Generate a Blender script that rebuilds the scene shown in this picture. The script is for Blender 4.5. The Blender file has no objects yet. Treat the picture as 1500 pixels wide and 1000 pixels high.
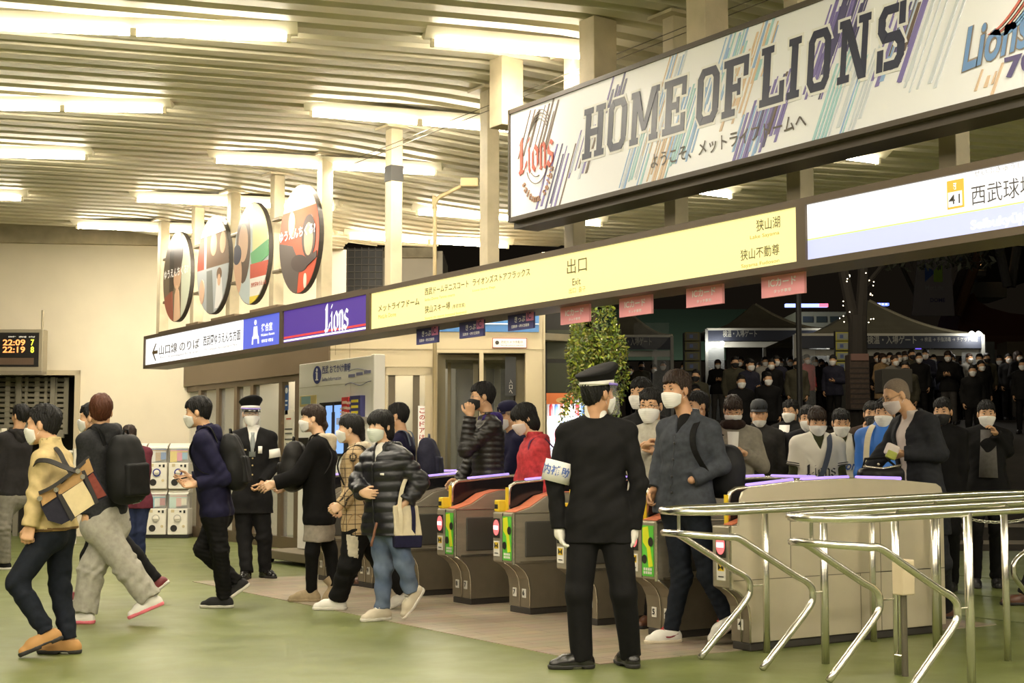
import bpy, bmesh, math, random
import numpy as np
from mathutils import Vector, Matrix
from concurrent.futures import ThreadPoolExecutor
PI = math.pi
SC = bpy.context.scene
COL = SC.collection
# ------------------------------------------------------------------ camera
# world axes: +Y runs along the row of ticket gates, +X runs through the gates, Z up, metres
FPX, EYE = 2083.0, 1.25
PITCH, YAW = math.atan(168/FPX), math.radians(33.33)
cd = bpy.data.cameras.new('camera'); cam = bpy.data.objects.new('camera', cd); COL.objects.link(cam)
cam.location = (0, 0, EYE); cam.rotation_euler = (PI/2+PITCH, 0, -YAW)
cd.sensor_width = 36; cd.lens = 36*FPX/1500; cd.clip_start = 0.05; cd.clip_end = 400
SC.camera = cam
# ------------------------------------------------------------------ world, exposure
wd = bpy.data.worlds.new('night'); SC.world = wd; wd.use_nodes = True
wd.node_tree.nodes['Background'].inputs[0].default_value = (0.0125, 0.0095, 0.0065, 1)
wd.node_tree.nodes['Background'].inputs[1].default_value = 0.32
SC.view_settings.view_transform = 'Standard'; SC.view_settings.look = 'None'
SC.view_settings.gamma = 1; SC.view_settings.use_curve_mapping = False
SC.view_settings.exposure = 0.7
LAMP = (1.0, 0.915, 0.77)          # warm fluorescent
def lamp(name, kind, loc, power, color, size=0.1, size_y=None, rot=(0,0,0), parent=None, spread=None):
    l = bpy.data.lights.new(name, kind); l.energy = power; l.color = color
    if kind == 'AREA':
        l.shape = 'RECTANGLE'; l.size = size; l.size_y = size_y or size
        if spread: l.spread = spread
    else: l.shadow_soft_size = size
    o = bpy.data.objects.new(name, l); COL.objects.link(o); o.location = loc; o.rotation_euler = rot
    if parent: o.parent = parent
    return o
# ------------------------------------------------------------------ measuring: a photo pixel to a world point at a known place
CF = np.array([math.sin(YAW)*math.cos(PITCH), math.cos(YAW)*math.cos(PITCH), math.sin(PITCH)])
CR = np.array([math.cos(YAW), -math.sin(YAW), 0.0]); CU = np.cross(CR, CF)
FH = np.array([math.sin(YAW), math.cos(YAW), 0.0])      # horizontal forward
def ray(x, y): return CF + CR*(x-750)/FPX + CU*(500-y)/FPX
O0 = np.array([0, 0, EYE])
def G(x, y, z=0.0):
    d = ray(x, y); return O0 + d*((z-EYE)/d[2])
def P(x, y, D):
    d = ray(x, y); return O0 + d*(D/(d@FH))
def PX(x, y, X):
    d = ray(x, y); return O0 + d*(X/d[0])
def A(*v): return np.array(v, float)
# ------------------------------------------------------------------ materials
MATS = {}
def nodes(m): return m.node_tree.nodes, m.node_tree.links
def mat(name, col, rough=0.6, metal=0.0, emit=None, estr=1.0, spec=0.5, noise=0.0, nscale=8.0, bump=0.0, bscale=60.0, alpha=None, coat=0.0, sheen=0.0, trans=0.0, col2=None, coord='Object', stretch=(1,1,1)):
    if name in MATS: return MATS[name]
    m = bpy.data.materials.new(name); m.use_nodes = True; MATS[name] = m
    N, L = nodes(m); b = N['Principled BSDF']
    b.inputs['Base Color'].default_value = (*col, 1); b.inputs['Roughness'].default_value = rough
    b.inputs['Metallic'].default_value = metal; b.inputs['Specular IOR Level'].default_value = spec
    if coat: b.inputs['Coat Weight'].default_value = coat
    if sheen: b.inputs['Sheen Weight'].default_value = sheen
    if trans: b.inputs['Transmission Weight'].default_value = trans
    if emit: b.inputs['Emission Color'].default_value = (*emit, 1); b.inputs['Emission Strength'].default_value = estr
    if alpha is not None: b.inputs['Alpha'].default_value = alpha
    if noise or bump or col2:
        tc = N.new('ShaderNodeTexCoord'); mp = N.new('ShaderNodeMapping'); mp.inputs['Scale'].default_value = stretch
        L.new(tc.outputs[coord], mp.inputs[0])
    if noise or col2:
        nz = N.new('ShaderNodeTexNoise'); nz.inputs['Scale'].default_value = nscale; nz.inputs['Detail'].default_value = 5
        L.new(mp.outputs[0], nz.inputs['Vector'])
        mx = N.new('ShaderNodeMix'); mx.data_type = 'RGBA'
        c2 = col2 if col2 else tuple(max(0, c*(1-noise)) for c in col)
        mx.inputs[6].default_value = (*col, 1); mx.inputs[7].default_value = (*c2, 1)
        mr = N.new('ShaderNodeMapRange'); mr.inputs[1].default_value = 0.35; mr.inputs[2].default_value = 0.7
        L.new(nz.outputs[0], mr.inputs[0]); L.new(mr.outputs[0], mx.inputs[0]); L.new(mx.outputs[2], b.inputs['Base Color'])
    if bump:
        n2 = N.new('ShaderNodeTexNoise'); n2.inputs['Scale'].default_value = bscale; n2.inputs['Detail'].default_value = 3
        L.new(mp.outputs[0], n2.inputs['Vector'])
        bp = N.new('ShaderNodeBump'); bp.inputs['Strength'].default_value = bump; bp.inputs['Distance'].default_value = 0.01
        L.new(n2.outputs[0], bp.inputs['Height']); L.new(bp.outputs[0], b.inputs['Normal'])
    return m
def emis(name, col, s=1.0):
    return mat(name, tuple(c*0.5 for c in col), rough=0.4, emit=col, estr=s)
# ------------------------------------------------------------------ objects
def tag(o, label=None, cat=None, group=None, kind=None):
    if label: o['label'] = label
    if cat: o['category'] = cat
    if group: o['group'] = group
    if kind: o['kind'] = kind
    return o
def thing(name, label, cat, loc=(0,0,0), rz=0.0, group=None):
    o = bpy.data.objects.new(name, None); COL.objects.link(o); o.empty_display_size = 0.1
    o.location = loc; o.rotation_euler = (0, 0, rz)
    return tag(o, label, cat, group)
def dup(root, loc, rz=None, label=None, group=None):
    r = root.copy(); COL.objects.link(r); r.location = loc
    if rz is not None: r.rotation_euler = (0, 0, rz)
    if label: r['label'] = label
    if group: r['group'] = group
    for ch in list(root.children):
        c = ch.copy(); COL.objects.link(c); c.parent = r
        for g in list(ch.children):
            d = g.copy(); COL.objects.link(d); d.parent = c
    return r
def mesh_obj(name, verts, faces, mats, parent=None, fm=None, smooth=False, loc=None):
    me = bpy.data.meshes.new(name); me.from_pydata([tuple(map(float, v)) for v in verts], [], faces)
    for m in (mats if isinstance(mats, (list, tuple)) else [mats]): me.materials.append(m)
    if fm is not None: me.polygons.foreach_set('material_index', list(fm))
    if smooth: me.polygons.foreach_set('use_smooth', [True]*len(me.polygons))
    me.update(); o = bpy.data.objects.new(name, me); COL.objects.link(o)
    if parent: o.parent = parent
    if loc is not None: o.location = loc
    return o
class MB:
    """collects shapes and links them as ONE mesh object"""
    def __init__(s): s.v = []; s.f = []; s.m = []; s.ms = []; s.cur = 0
    def mat(s, m):
        if m not in s.ms: s.ms.append(m)
        s.cur = s.ms.index(m); return s
    def add(s, vs, fs):
        n = len(s.v); s.v += [tuple(map(float, v)) for v in vs]
        s.f += [tuple(i+n for i in f) for f in fs]; s.m += [s.cur]*len(fs); return s
    def box(s, lo, hi):
        x0,y0,z0 = lo; x1,y1,z1 = hi
        return s.add([(x0,y0,z0),(x1,y0,z0),(x1,y1,z0),(x0,y1,z0),(x0,y0,z1),(x1,y0,z1),(x1,y1,z1),(x0,y1,z1)],
              [(0,3,2,1),(4,5,6,7),(0,1,5,4),(1,2,6,5),(2,3,7,6),(3,0,4,7)])
    def cbox(s, c, d): return s.box([c[i]-d[i]/2 for i in range(3)], [c[i]+d[i]/2 for i in range(3)])
    def bbox(s, lo, hi, b=0.01):
        """box with bevelled edges"""
        bm = bmesh.new(); bmesh.ops.create_cube(bm, size=1)
        c = [(lo[i]+hi[i])/2 for i in range(3)]; d = [hi[i]-lo[i] for i in range(3)]
        for v in bm.verts: v.co = Vector([c[i]+v.co[i]*d[i] for i in range(3)])
        bmesh.ops.bevel(bm, geom=bm.edges[:], offset=min(b, min(d)*0.45), segments=2, affect='EDGES', profile=0.5)
        bm.verts.index_update(); s.add([v.co[:] for v in bm.verts], [[v.index for v in f.verts] for f in bm.faces]); bm.free(); return s
    def prism(s, pts, a, b, axis=1):
        """polygon pts (2D, counter clockwise) extruded along axis from a to b"""
        n = len(pts)
        def q(p, t):
            return (p[0],t,p[1]) if axis == 1 else ((t,p[0],p[1]) if axis == 0 else (p[0],p[1],t))
        vs = [q(p, a) for p in pts]+[q(p, b) for p in pts]
        fs = [tuple(range(n))[::-1], tuple(range(n, 2*n))]+[(i, (i+1)%n, n+(i+1)%n, n+i) for i in range(n)]
        return s.add(vs, fs)
    def tube(s, pts, r, n=10, closed=False, caps=True):
        pts = [Vector(p) for p in pts]; k = len(pts); rs = r if isinstance(r, (list, tuple)) else [r]*k
        rings = []; prev = None
        for i in range(k):
            a = pts[(i-1)%k] if (closed or i > 0) else pts[i]; b = pts[(i+1)%k] if (closed or i < k-1) else pts[i]
            t = (b-a).normalized()
            if prev is None:
                u = t.orthogonal().normalized()
            else:
                u = (prev - t*prev.dot(t)); u = u.normalized() if u.length > 1e-6 else t.orthogonal().normalized()
            prev = u; w = t.cross(u)
            rings.append([pts[i]+(u*math.cos(2*PI*j/n)+w*math.sin(2*PI*j/n))*rs[i] for j in range(n)])
        vs = [v for rg in rings for v in rg]; fs = []
        for i in range(k if closed else k-1):
            i2 = (i+1)%k
            for j in range(n): fs.append((i*n+j, i*n+(j+1)%n, i2*n+(j+1)%n, i2*n+j))
        if caps and not closed: fs += [tuple(range(n))[::-1], tuple((k-1)*n+j for j in range(n))]
        return s.add(vs, fs)
    def lathe(s, prof, c=(0,0,0), n=20, sx=1, sy=1, ax='z'):
        vs = []; k = len(prof)
        for r, z in prof:
            for j in range(n):
                a = 2*PI*j/n; p = (r*math.cos(a)*sx, r*math.sin(a)*sy, z)
                if ax == 'x': p = (p[2], p[0], p[1])
                if ax == 'y': p = (p[0], p[2], p[1])
                vs.append((c[0]+p[0], c[1]+p[1], c[2]+p[2]))
        fs = [(i*n+j, i*n+(j+1)%n, (i+1)*n+(j+1)%n, (i+1)*n+j) for i in range(k-1) for j in range(n)]
        fs += [tuple(range(n))[::-1], tuple((k-1)*n+j for j in range(n))]
        return s.add(vs, fs)
    def xf(s, M, start=0):
        M = Matrix(M); s.v[start:] = [tuple(M @ Vector(v)) for v in s.v[start:]]; return s
    def build(s, name, parent=None, m=None, smooth=False, loc=None, auto=None):
        o = mesh_obj(name, s.v, s.f, s.ms or [m], parent, s.m if s.ms else None, smooth, loc)
        if smooth and auto: smooth_by_angle(o.data, auto)
        return o
def smooth_by_angle(me, ang=35):
    bm = bmesh.new(); bm.from_mesh(me)
    bmesh.ops.recalc_face_normals(bm, faces=bm.faces[:])
    for e in bm.edges:
        if len(e.link_faces) == 2 and e.calc_face_angle(0) > math.radians(ang): e.smooth = False
    bm.to_mesh(me); bm.free()
def box_obj(name, lo, hi, m, parent=None, b=0.0):
    k = MB().mat(m); k.bbox(lo, hi, b) if b else k.box(lo, hi)
    return k.build(name, parent)
def text_obj(name, body, size, M, m, parent=None, align='LEFT', bold=0.0, shear=0.0, depth=0.004, sx=1.0, space=1.0):
    """lettering as a real mesh standing on a surface; M places the text plane"""
    c = bpy.data.curves.new(name, 'FONT'); c.body = body; c.size = size; c.align_x = align; c.align_y = 'CENTER'
    c.offset = bold*size; c.shear = shear; c.extrude = depth; c.resolution_u = 3; c.space_character = space
    o = bpy.data.objects.new(name+'_c', c); COL.objects.link(o)
    dg = bpy.context.evaluated_depsgraph_get(); me = bpy.data.meshes.new_from_object(o.evaluated_get(dg))
    bpy.data.objects.remove(o); me.transform(Matrix(M) @ Matrix.Diagonal((sx,1,1,1))); me.materials.clear(); me.materials.append(m)
    r = bpy.data.objects.new(name, me); COL.objects.link(r)
    if parent: r.parent = parent
    return r
def frame_mat(origin, xdir, ydir):
    x = Vector(xdir).normalized(); y = Vector(ydir).normalized(); z = x.cross(y)
    return Matrix(((x.x,y.x,z.x,origin[0]),(x.y,y.y,z.y,origin[1]),(x.z,y.z,z.z,origin[2]),(0,0,0,1)))
def FACE(X, y, z):      # text plane on a sign that faces -X (towards the concourse); text runs towards -Y
    return frame_mat((X, y, z), (0,-1,0), (0,0,1))
RNG = random.Random(7)
# ------------------------------------------------------------------ organic shapes: smooth unions of tapered limbs, meshed as one continuous skin
def nrm(v):
    v = np.asarray(v, float); return v/max(np.linalg.norm(v), 1e-9)
class Cone:
    def __init__(s, a, b, ra, rb=None, k=0.02, ring=0.0, pitch=0.05):
        s.a = np.asarray(a, np.float32); s.b = np.asarray(b, np.float32); s.ra = ra; s.rb = ra if rb is None else rb
        s.k = k; s.ring = ring; s.L = float(np.linalg.norm(s.b-s.a)); s.nr = max(1, round(s.L/pitch))
    def d(s, p):
        ba = s.b-s.a; q = p-s.a; t = np.clip((q@ba)/max(float(ba@ba), 1e-9), 0, 1)
        e = q-t[..., None]*ba; r = np.sqrt(np.einsum('...i,...i', e, e))-(s.ra+t*(s.rb-s.ra))
        if s.ring: r = r-s.ring*(np.abs(np.sin(PI*s.nr*t))-0.6)
        return r
    def bb(s):
        r = max(s.ra, s.rb)+s.ring; return np.minimum(s.a, s.b)-r, np.maximum(s.a, s.b)+r
    def pts(s): return [s.a, s.b]
class Ell:
    """ellipsoid with frame R (rows: local axes)"""
    def __init__(s, c, r, R=None, k=0.02):
        s.c = np.asarray(c, np.float32); s.r = np.asarray(r, np.float32); s.R = np.eye(3, dtype=np.float32) if R is None else np.asarray(R, np.float32); s.k = k
    def d(s, p):
        q = (p-s.c)@s.R.T; u = q/s.r; k0 = np.sqrt(np.einsum('...i,...i', u, u)); w = u/s.r
        k1 = np.sqrt(np.einsum('...i,...i', w, w)); return k0*(k0-1)/np.maximum(k1, 1e-6)
    def bb(s): m = float(s.r.max()); return s.c-m, s.c+m
class RBox:
    def __init__(s, c, h, R=None, rad=0.03, k=0.02):
        s.c = np.asarray(c, np.float32); s.h = np.asarray(h, np.float32)-rad; s.R = np.eye(3, dtype=np.float32) if R is None else np.asarray(R, np.float32); s.rad = rad; s.k = k
    def d(s, p):
        q = np.abs((p-s.c)@s.R.T)-s.h; o = np.maximum(q, 0)
        return np.sqrt(np.einsum('...i,...i', o, o))+np.minimum(q.max(-1), 0)-s.rad
    def bb(s): m = float(np.linalg.norm(s.h+s.rad)); return s.c-m, s.c+m
class Grp:
    """a smooth union of shapes, then cut; cuts are functions f(p) that are positive where the shape is removed"""
    def __init__(s, prims, cuts=(), k=0.01): s.p = list(prims); s.cuts = list(cuts); s.k = k
def plane(pt, n):
    pt = np.asarray(pt, np.float32); n = np.asarray(n, np.float32); return lambda p: (p-pt)@n
def smin(a, b, k):
    if k <= 0: return np.minimum(a, b)
    h = np.maximum(k-np.abs(a-b), 0)/k; return np.minimum(a, b)-h*h*k*0.25
def folds(amp, freq, seed, stretch=(1,1,1)):
    r = np.random.RandomState(seed); K = r.normal(size=(5, 3))*freq*np.array(stretch); ph = r.uniform(0, 6.28, 5)
    K = K.astype(np.float32)
    def f(p):
        w = np.sin(p@K[3]*0.5+ph[3])*1.4+np.sin(p@K[4]*0.6+ph[4])*1.2
        return amp*(np.sin(p@K[0]+ph[0]+w)+np.sin(p@K[1]*1.3+ph[1]+w*0.8)+0.6*np.sin(p@K[2]*2.1+ph[2]-w))/2.2
    return f
def skin(groups, h, disp=None, amp=0.0):
    """returns verts, faces of the surface of the union of the groups, sampled every h metres"""
    lo = np.min([q.bb()[0] for g in groups for q in g.p], 0)-3*h-amp; hi = np.max([q.bb()[1] for g in groups for q in g.p], 0)+3*h+amp
    B = 8; nb = np.ceil((hi-lo)/(h*B)).astype(int); n = nb*B
    gx = [np.arange(nb[i])*B*h+lo[i]+(B-1)*h/2 for i in range(3)]
    C = np.stack(np.meshgrid(*gx, indexing='ij'), -1).reshape(-1, 3).astype(np.float32)
    hd = h*B*0.87+amp
    prims = [(gi, q) for gi, g in enumerate(groups) for q in g.p]
    D = np.stack([q.d(C) for _, q in prims], 1)
    act = np.where(D.min(1) < hd*1.25)[0]; D = D[act]
    sign_in = None
    off = np.stack(np.meshgrid(*[np.arange(B)*h-(B-1)*h/2]*3, indexing='ij'), -1).reshape(1, -1, 3).astype(np.float32)
    pts = C[act][:, None, :]+off
    out = np.full(pts.shape[:2], 10.0, np.float32)
    Dm = D.min(1)
    j = 0
    for gi, g in enumerate(groups):
        run = np.full(pts.shape[:2], 10.0, np.float32); hit = np.zeros(len(act), bool)
        for q in g.p:
            sel = np.where(D[:, j] < np.minimum(hd*1.25, Dm+2*hd*1.2)+q.k)[0]; j += 1
            if len(sel): run[sel] = smin(run[sel], q.d(pts[sel]).astype(np.float32), q.k); hit[sel] = True
        s2 = np.where(hit)[0]
        if not len(s2): continue
        r = run[s2]
        for c in g.cuts: r = np.maximum(r, c(pts[s2]).astype(np.float32))
        out[s2] = smin(out[s2], r, g.k)
    if disp is not None:
        near = np.where(np.abs(out).min(1) < amp+2*h)[0]
        out[near] += disp(pts[near]).astype(np.float32)
    F = np.full(n, 10.0, np.float32)
    # blocks far inside
    far = np.ones(len(C), bool); far[act] = False
    Fb = F.reshape(nb[0], B, nb[1], B, nb[2], B).transpose(0, 2, 4, 1, 3, 5).reshape(-1, B, B, B).copy()
    Fb[act] = out.reshape(-1, B, B, B)
    deep = far.copy()
    if deep.any():
        dmin = np.min(np.stack([q.d(C[deep]) for _, q in prims], 1), 1); idx = np.where(deep)[0]; Fb[idx[dmin < 0]] = -10
    F = Fb.reshape(nb[0], nb[1], nb[2], B, B, B).transpose(0, 3, 1, 4, 2, 5).reshape(n)
    F = np.clip(F, -10, 10)
    # surface nets
    I = F < 0
    cnt = np.zeros((n[0]-1, n[1]-1, n[2]-1), np.int8); cor = [(a, b, c) for a in (0, 1) for b in (0, 1) for c in (0, 1)]
    for a, b, c in cor: cnt += I[a:n[0]-1+a, b:n[1]-1+b, c:n[2]-1+c]
    cells = np.argwhere((cnt > 0) & (cnt < 8)).astype(np.int32)
    vid = np.full(cnt.shape, -1, np.int32); vid[cells[:, 0], cells[:, 1], cells[:, 2]] = np.arange(len(cells))
    val = np.stack([F[cells[:, 0]+a, cells[:, 1]+b, cells[:, 2]+c] for a, b, c in cor], 1)
    acc = np.zeros((len(cells), 3)); w = np.zeros(len(cells)); ca = np.array(cor, float)
    for i in range(8):
        for k in range(i+1, 8):
            if abs(ca[i]-ca[k]).sum() == 1:
                va, vb = val[:, i], val[:, k]; m = (va < 0) != (vb < 0)
                t = np.where(m, va/np.where(m, va-vb, 1), 0)
                acc[m] += ca[i]+(ca[k]-ca[i])*t[m][:, None]; w[m] += 1
    V = (cells+acc/np.maximum(w, 1)[:, None])*h+lo
    Q = []
    for ax in range(3):
        s0 = [slice(1, -1)]*3; s1 = [slice(1, -1)]*3; s0[ax] = slice(0, -1); s1[ax] = slice(1, None)
        a, b = I[tuple(s0)], I[tuple(s1)]
        e = np.argwhere(a != b); 
        if not len(e): continue
        fl = a[e[:, 0], e[:, 1], e[:, 2]]
        base = e+1; base[:, ax] -= 1
        u, v = (ax+1) % 3, (ax+2) % 3
        du = np.zeros(3, int); du[u] = 1; dv = np.zeros(3, int); dv[v] = 1
        f = [vid[tuple((base+o).T)] for o in (-du-dv, -dv, 0*du, -du)]
        f = np.stack(f, 1); f[~fl] = f[~fl][:, ::-1]; Q.append(f)
    Q = np.concatenate(Q); Q = Q[(Q >= 0).all(1)]
    return V, Q
def relax(V, Q, it=1, s=0.5):
    for _ in range(it):
        acc = np.zeros_like(V); c = np.zeros(len(V))
        for i in range(4):
            for k in (1, 3):
                np.add.at(acc, Q[:, i], V[Q[:, (i+k) % 4]]); np.add.at(c, Q[:, i], 1)
        V = V*(1-s)+s*acc/np.maximum(c, 1)[:, None]
    return V
def np_mesh(name, V, Q, mats, fm=None, attrs=None):
    me = bpy.data.meshes.new(name); nv, nf = len(V), len(Q)
    me.vertices.add(nv); me.vertices.foreach_set('co', np.asarray(V, np.float32).ravel())
    me.loops.add(nf*4); me.loops.foreach_set('vertex_index', np.asarray(Q, np.int32).ravel())
    me.polygons.add(nf); me.polygons.foreach_set('loop_start', np.arange(nf, dtype=np.int32)*4)
    for m in mats: me.materials.append(m)
    if fm is not None: me.polygons.foreach_set('material_index', np.asarray(fm, np.int32))
    me.polygons.foreach_set('use_smooth', np.ones(nf, bool))
    for k, a in (attrs or {}).items():
        at = me.attributes.new(k, 'FLOAT_VECTOR', 'POINT'); at.data.foreach_set('vector', np.asarray(a, np.float32).ravel())
    me.update(calc_edges=True); return me
# ------------------------------------------------------------------ people
JOBS = []
def job(name, root, groups, h, mats, disp=None, amp=0.0, fm=None, attr=None, after=None, sm=1, parent=None):
    JOBS.append(dict(name=name, root=root, groups=groups, h=h, mats=mats, disp=disp, amp=amp, fm=fm, attr=attr, after=after, sm=sm, parent=parent))
def run_jobs():
    def work(j):
        V, Q = skin(j['groups'], j['h'], j['disp'], j['amp'])
        if j['sm']: V = relax(V, Q, j['sm'], 0.5)
        fm = None
        if j['fm'] is not None: fm = j['fm'](V[Q].mean(1))
        at = {'tf': j['attr'](V)} if j['attr'] is not None else None
        return V, Q, fm, at
    with ThreadPoolExecutor(4) as ex: res = list(ex.map(work, JOBS))
    made = {}
    for i, (j, (V, Q, fm, at)) in enumerate(zip(JOBS, res)):
        o0 = np.array(j['root'].location)
        me = np_mesh(j['name'], V-o0, Q, j['mats'], fm, at)
        o = bpy.data.objects.new(j['name'], me); COL.objects.link(o); o.parent = j['root']
        if j['parent'] is not None: o.parent = made[id(j['parent'])]
        made[id(j['groups'])] = o
        if j['after']: j['after'](o, V, Q)
    JOBS.clear()
def facing(phi):
    a = math.radians(phi); return -FH*math.cos(a)-CR*math.sin(a)
UP = A(0, 0, 1)
def solve(parent, x, y, L, sg):
    d = ray(x, y); d = d/(d@FH); q = O0-parent; a = d@d; b = 2*(d@q); c = q@q-L*L; disc = b*b-4*a*c
    t = -b/(2*a)
    if disc > 0 and sg: t += sg*math.sqrt(disc)/(2*a)*min(1, abs(sg))
    return O0+d*t
class HM: pass
def skeleton(s):
    """joints of one figure from its pose"""
    m = HM(); m.s = s; H = s.get('H', 1.70); m.H = H; k = H/1.70; m.k = k
    feet = s['feet']; m.f = facing(s['phi'])
    if 'D' in s: D = s['D']
    else:
        fl = [f for f in feet if f[0] == 'flat'][0]; D = G(fl[1], fl[2])@FH
    m.D = D
    m.n = P(*s['neck'][:2], D+(s['neck'][2] if len(s['neck']) > 2 else 0)); m.p = P(*s['pel'][:2], D+(s['pel'][2] if len(s['pel']) > 2 else 0))
    m.u = nrm(m.n-m.p); m.ft = nrm(m.f-m.u*(m.f@m.u)); m.l = nrm(np.cross(m.u, m.ft))
    sh = s.get('sh', 0.165*k); m.R = np.stack([m.l, m.ft, m.u])
    m.S = [m.n+m.l*sh*sg-m.u*0.06 for sg in (1, -1)]
    if 'shp' in s:
        for i in (0, 1):
            if s['shp'][i]: m.S[i] = solve(m.n, *s['shp'][i][:2], sh, s['shp'][i][2])
    ua, fa, th, si = 0.285*k, 0.245*k, 0.41*k, 0.40*k
    m.E = []; m.W = []
    for i in (0, 1):
        e, w = s['arms'][i]; E = solve(m.S[i], *e[:2], ua, e[2]); m.E.append(E); m.W.append(solve(E, *w[:2], fa, w[2]))
    fl = s.get('hipw', 0.085*k); hl = nrm(np.cross(UP, m.f)); m.hl = hl
    m.hip = [m.p+hl*fl*sg-UP*0.03 for sg in (1, -1)]
    m.K = []; m.An = []; m.toe = []; m.fu = []; m.ff = []
    for i in (0, 1):
        kn = s['legs'][i]; ft = feet[i]
        if ft[0] == 'flat':
            d = facing(ft[3]); base = G(ft[1], ft[2]); an = base+UP*0.085-d*0.0; fu = UP; ff = d; K = solve(m.hip[i], *kn[:2], th, kn[2])
        elif ft[0] == 'none':
            K = solve(m.hip[i], *kn[:2], th, kn[2]); an = K-UP*si; fu = UP; ff = m.f
        else:
            K = solve(m.hip[i], *kn[:2], th, kn[2]); an = solve(K, ft[1], ft[2], si, ft[3]); tp = solve(an, ft[4], ft[5], 0.17, ft[6]); d = nrm(tp-an)
            up = nrm(K-an); lat = nrm(np.cross(up, d)); d0 = d
            # sole direction: toe point lies ahead of and below the ankle
            fu = nrm(np.cross(d, lat)); ang = math.radians(22); ff = nrm(d*math.cos(ang)+fu*math.sin(ang)); fu = nrm(np.cross(ff, lat))
            if fu@up < 0: fu = -fu
        m.K.append(K); m.An.append(an); m.ff.append(ff); m.fu.append(fu)
    # head
    hf = facing(s.get('hphi', s['phi'])); pt = math.radians(s.get('hpitch', 0)); m.hs = s.get('hs', 0.98)*1.0
    hf2 = nrm(hf*math.cos(pt)-UP*math.sin(pt)); hl2 = nrm(np.cross(UP, hf)); hu = -np.cross(hf2, hl2)*-1; ro = math.radians(s.get('hroll', 0))
    if ro: hl2, hu = hl2*math.cos(ro)+hu*math.sin(ro), hu*math.cos(ro)-hl2*math.sin(ro)
    m.hR = np.stack([hl2, hf2, hu]); hd = s['head']; m.hc = P(hd[0], hd[1], D+(hd[2] if len(hd) > 2 else 0))
    m.root = A(*(G(750, 900)*0)); g = m.p.copy(); g[2] = s.get('gz', 0); m.root = g
    return m
def HP(m, *q): return m.hc+m.hR.T@(np.array(q)*m.hs)
def head_prims(m, e=0.0, mask=False):
    hs = m.hs; h = lambda *q: HP(m, *q)
    pr = [Ell(h(0,-.012,.036), np.array((.076,.097,.086))*hs+e, m.hR, .02), Ell(h(0,.030,-.03), np.array((.060,.062,.086))*hs+e, m.hR, .03),
          Cone(h(.042,.0,-.065), h(.012,.066,-.100), .022*hs+e, .019*hs+e, .03), Cone(h(-.042,.0,-.065), h(-.012,.066,-.100), .022*hs+e, .019*hs+e, .03),
          Cone(h(0,.088,.012), h(0,.106,-.030), .008*hs+e, .0125*hs+e, .012), Ell(h(.040,.055,-.032), np.array((.028,.028,.026))*hs+e, m.hR, .03), Ell(h(-.040,.055,-.032), np.array((.028,.028,.026))*hs+e, m.hR, .03)]
    if not mask:
        pr += [Cone(h(.040,.076,.028), h(-.040,.076,.028), .011*hs+e, None, .02),
           Ell(h(.031,.074,.002), np.array((.017,.014,.010))*hs+e, m.hR, .008), Ell(h(-.031,.074,.002), np.array((.017,.014,.010))*hs+e, m.hR, .008),
           Cone(h(.017,.087,-.060), h(-.017,.087,-.060), .0065*hs+e, None, .012), Cone(h(.012,.086,-.069), h(-.012,.086,-.069), .007*hs+e, None, .008)]
        for sg in (1, -1): pr.append(Ell(h(.078*sg,-.014,-.010), np.array((.010,.020,.032))*hs+e, m.hR, .010))
    return pr
def hand_prims(W, d, nrmv, thumb, curl=0.4, s=1.0, spread=0.1, poses=None):
    """palm, four unequal fingers and a thumb; d towards the knuckles, nrmv out of the palm, thumb side vector"""
    d = nrm(d); t = nrm(thumb-d*(thumb@d)); n = nrm(np.cross(d, t)); n = n if n@nrmv > 0 else -n
    pr = []; kn = []
    for i in range(4):
        o = (1.5-i)*0.0205*s; b = W+d*0.018*s+t*o*0.7; q = W+d*(0.082-abs(1.2-i)*0.004)*s+t*o-n*0.004*s
        pr.append(Cone(b, q, .0145*s, .0115*s, .012)); kn.append(q)
    for i, Ln in enumerate((.072, .080, .074, .058)):
        c = (poses[i] if poses else curl)*(1+0.06*i); dir_ = nrm(d+t*(1.5-i)*spread*0.35); p = kn[i]; a = c*0.7; rr = (.0092, .0095, .009, .008)[i]*s
        for j, f in enumerate((.44, .31, .25)):
            v = dir_*math.cos(a)+n*math.sin(a); q = p+v*Ln*f*s; pr.append(Cone(p, q, rr*(1-.1*j), rr*(.93-.12*j), .005)); p = q; a += c*(1.0 if j == 0 else .75)
    b = W+d*0.022*s+t*0.026*s; v = nrm(d*0.62+t*0.62+n*0.45); q = b+v*0.040*s; pr.append(Cone(b, q, .0145*s, .011*s, .014))
    v2 = nrm(d*0.86+t*0.15+n*(0.35+curl*0.35)); q2 = q+v2*0.030*s; pr.append(Cone(q, q2, .0105*s, .0095*s, .005)); q3 = q2+nrm(v2+n*0.2*curl-t*.25*curl)*0.024*s; pr.append(Cone(q2, q3, .0095*s, .008*s, .004))
    return pr
def hand_of(m, i):
    hs = m.s.get('hands', ({}, {}))[i]
    if hs is None: return []
    W = m.W[i]; fd = nrm(W-m.E[i]); d = fd
    if 'to' in hs: d = nrm(solve(W, *hs['to'][:2], .15, hs['to'][2])-W)
    inward = -m.l*(1 if i == 0 else -1); th = m.f*0.9+UP*0.25
    if 'n' in hs: inward = sum(a*b for a, b in zip(hs['n'], (m.l, m.ft, m.u)))
    if 't' in hs: th = sum(a*b for a, b in zip(hs['t'], (m.l, m.ft, m.u)))
    return hand_prims(W-d*0.005, d, inward, th, hs.get('curl', .55), m.k*hs.get('s', 1.0), poses=hs.get('poses'))
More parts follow.
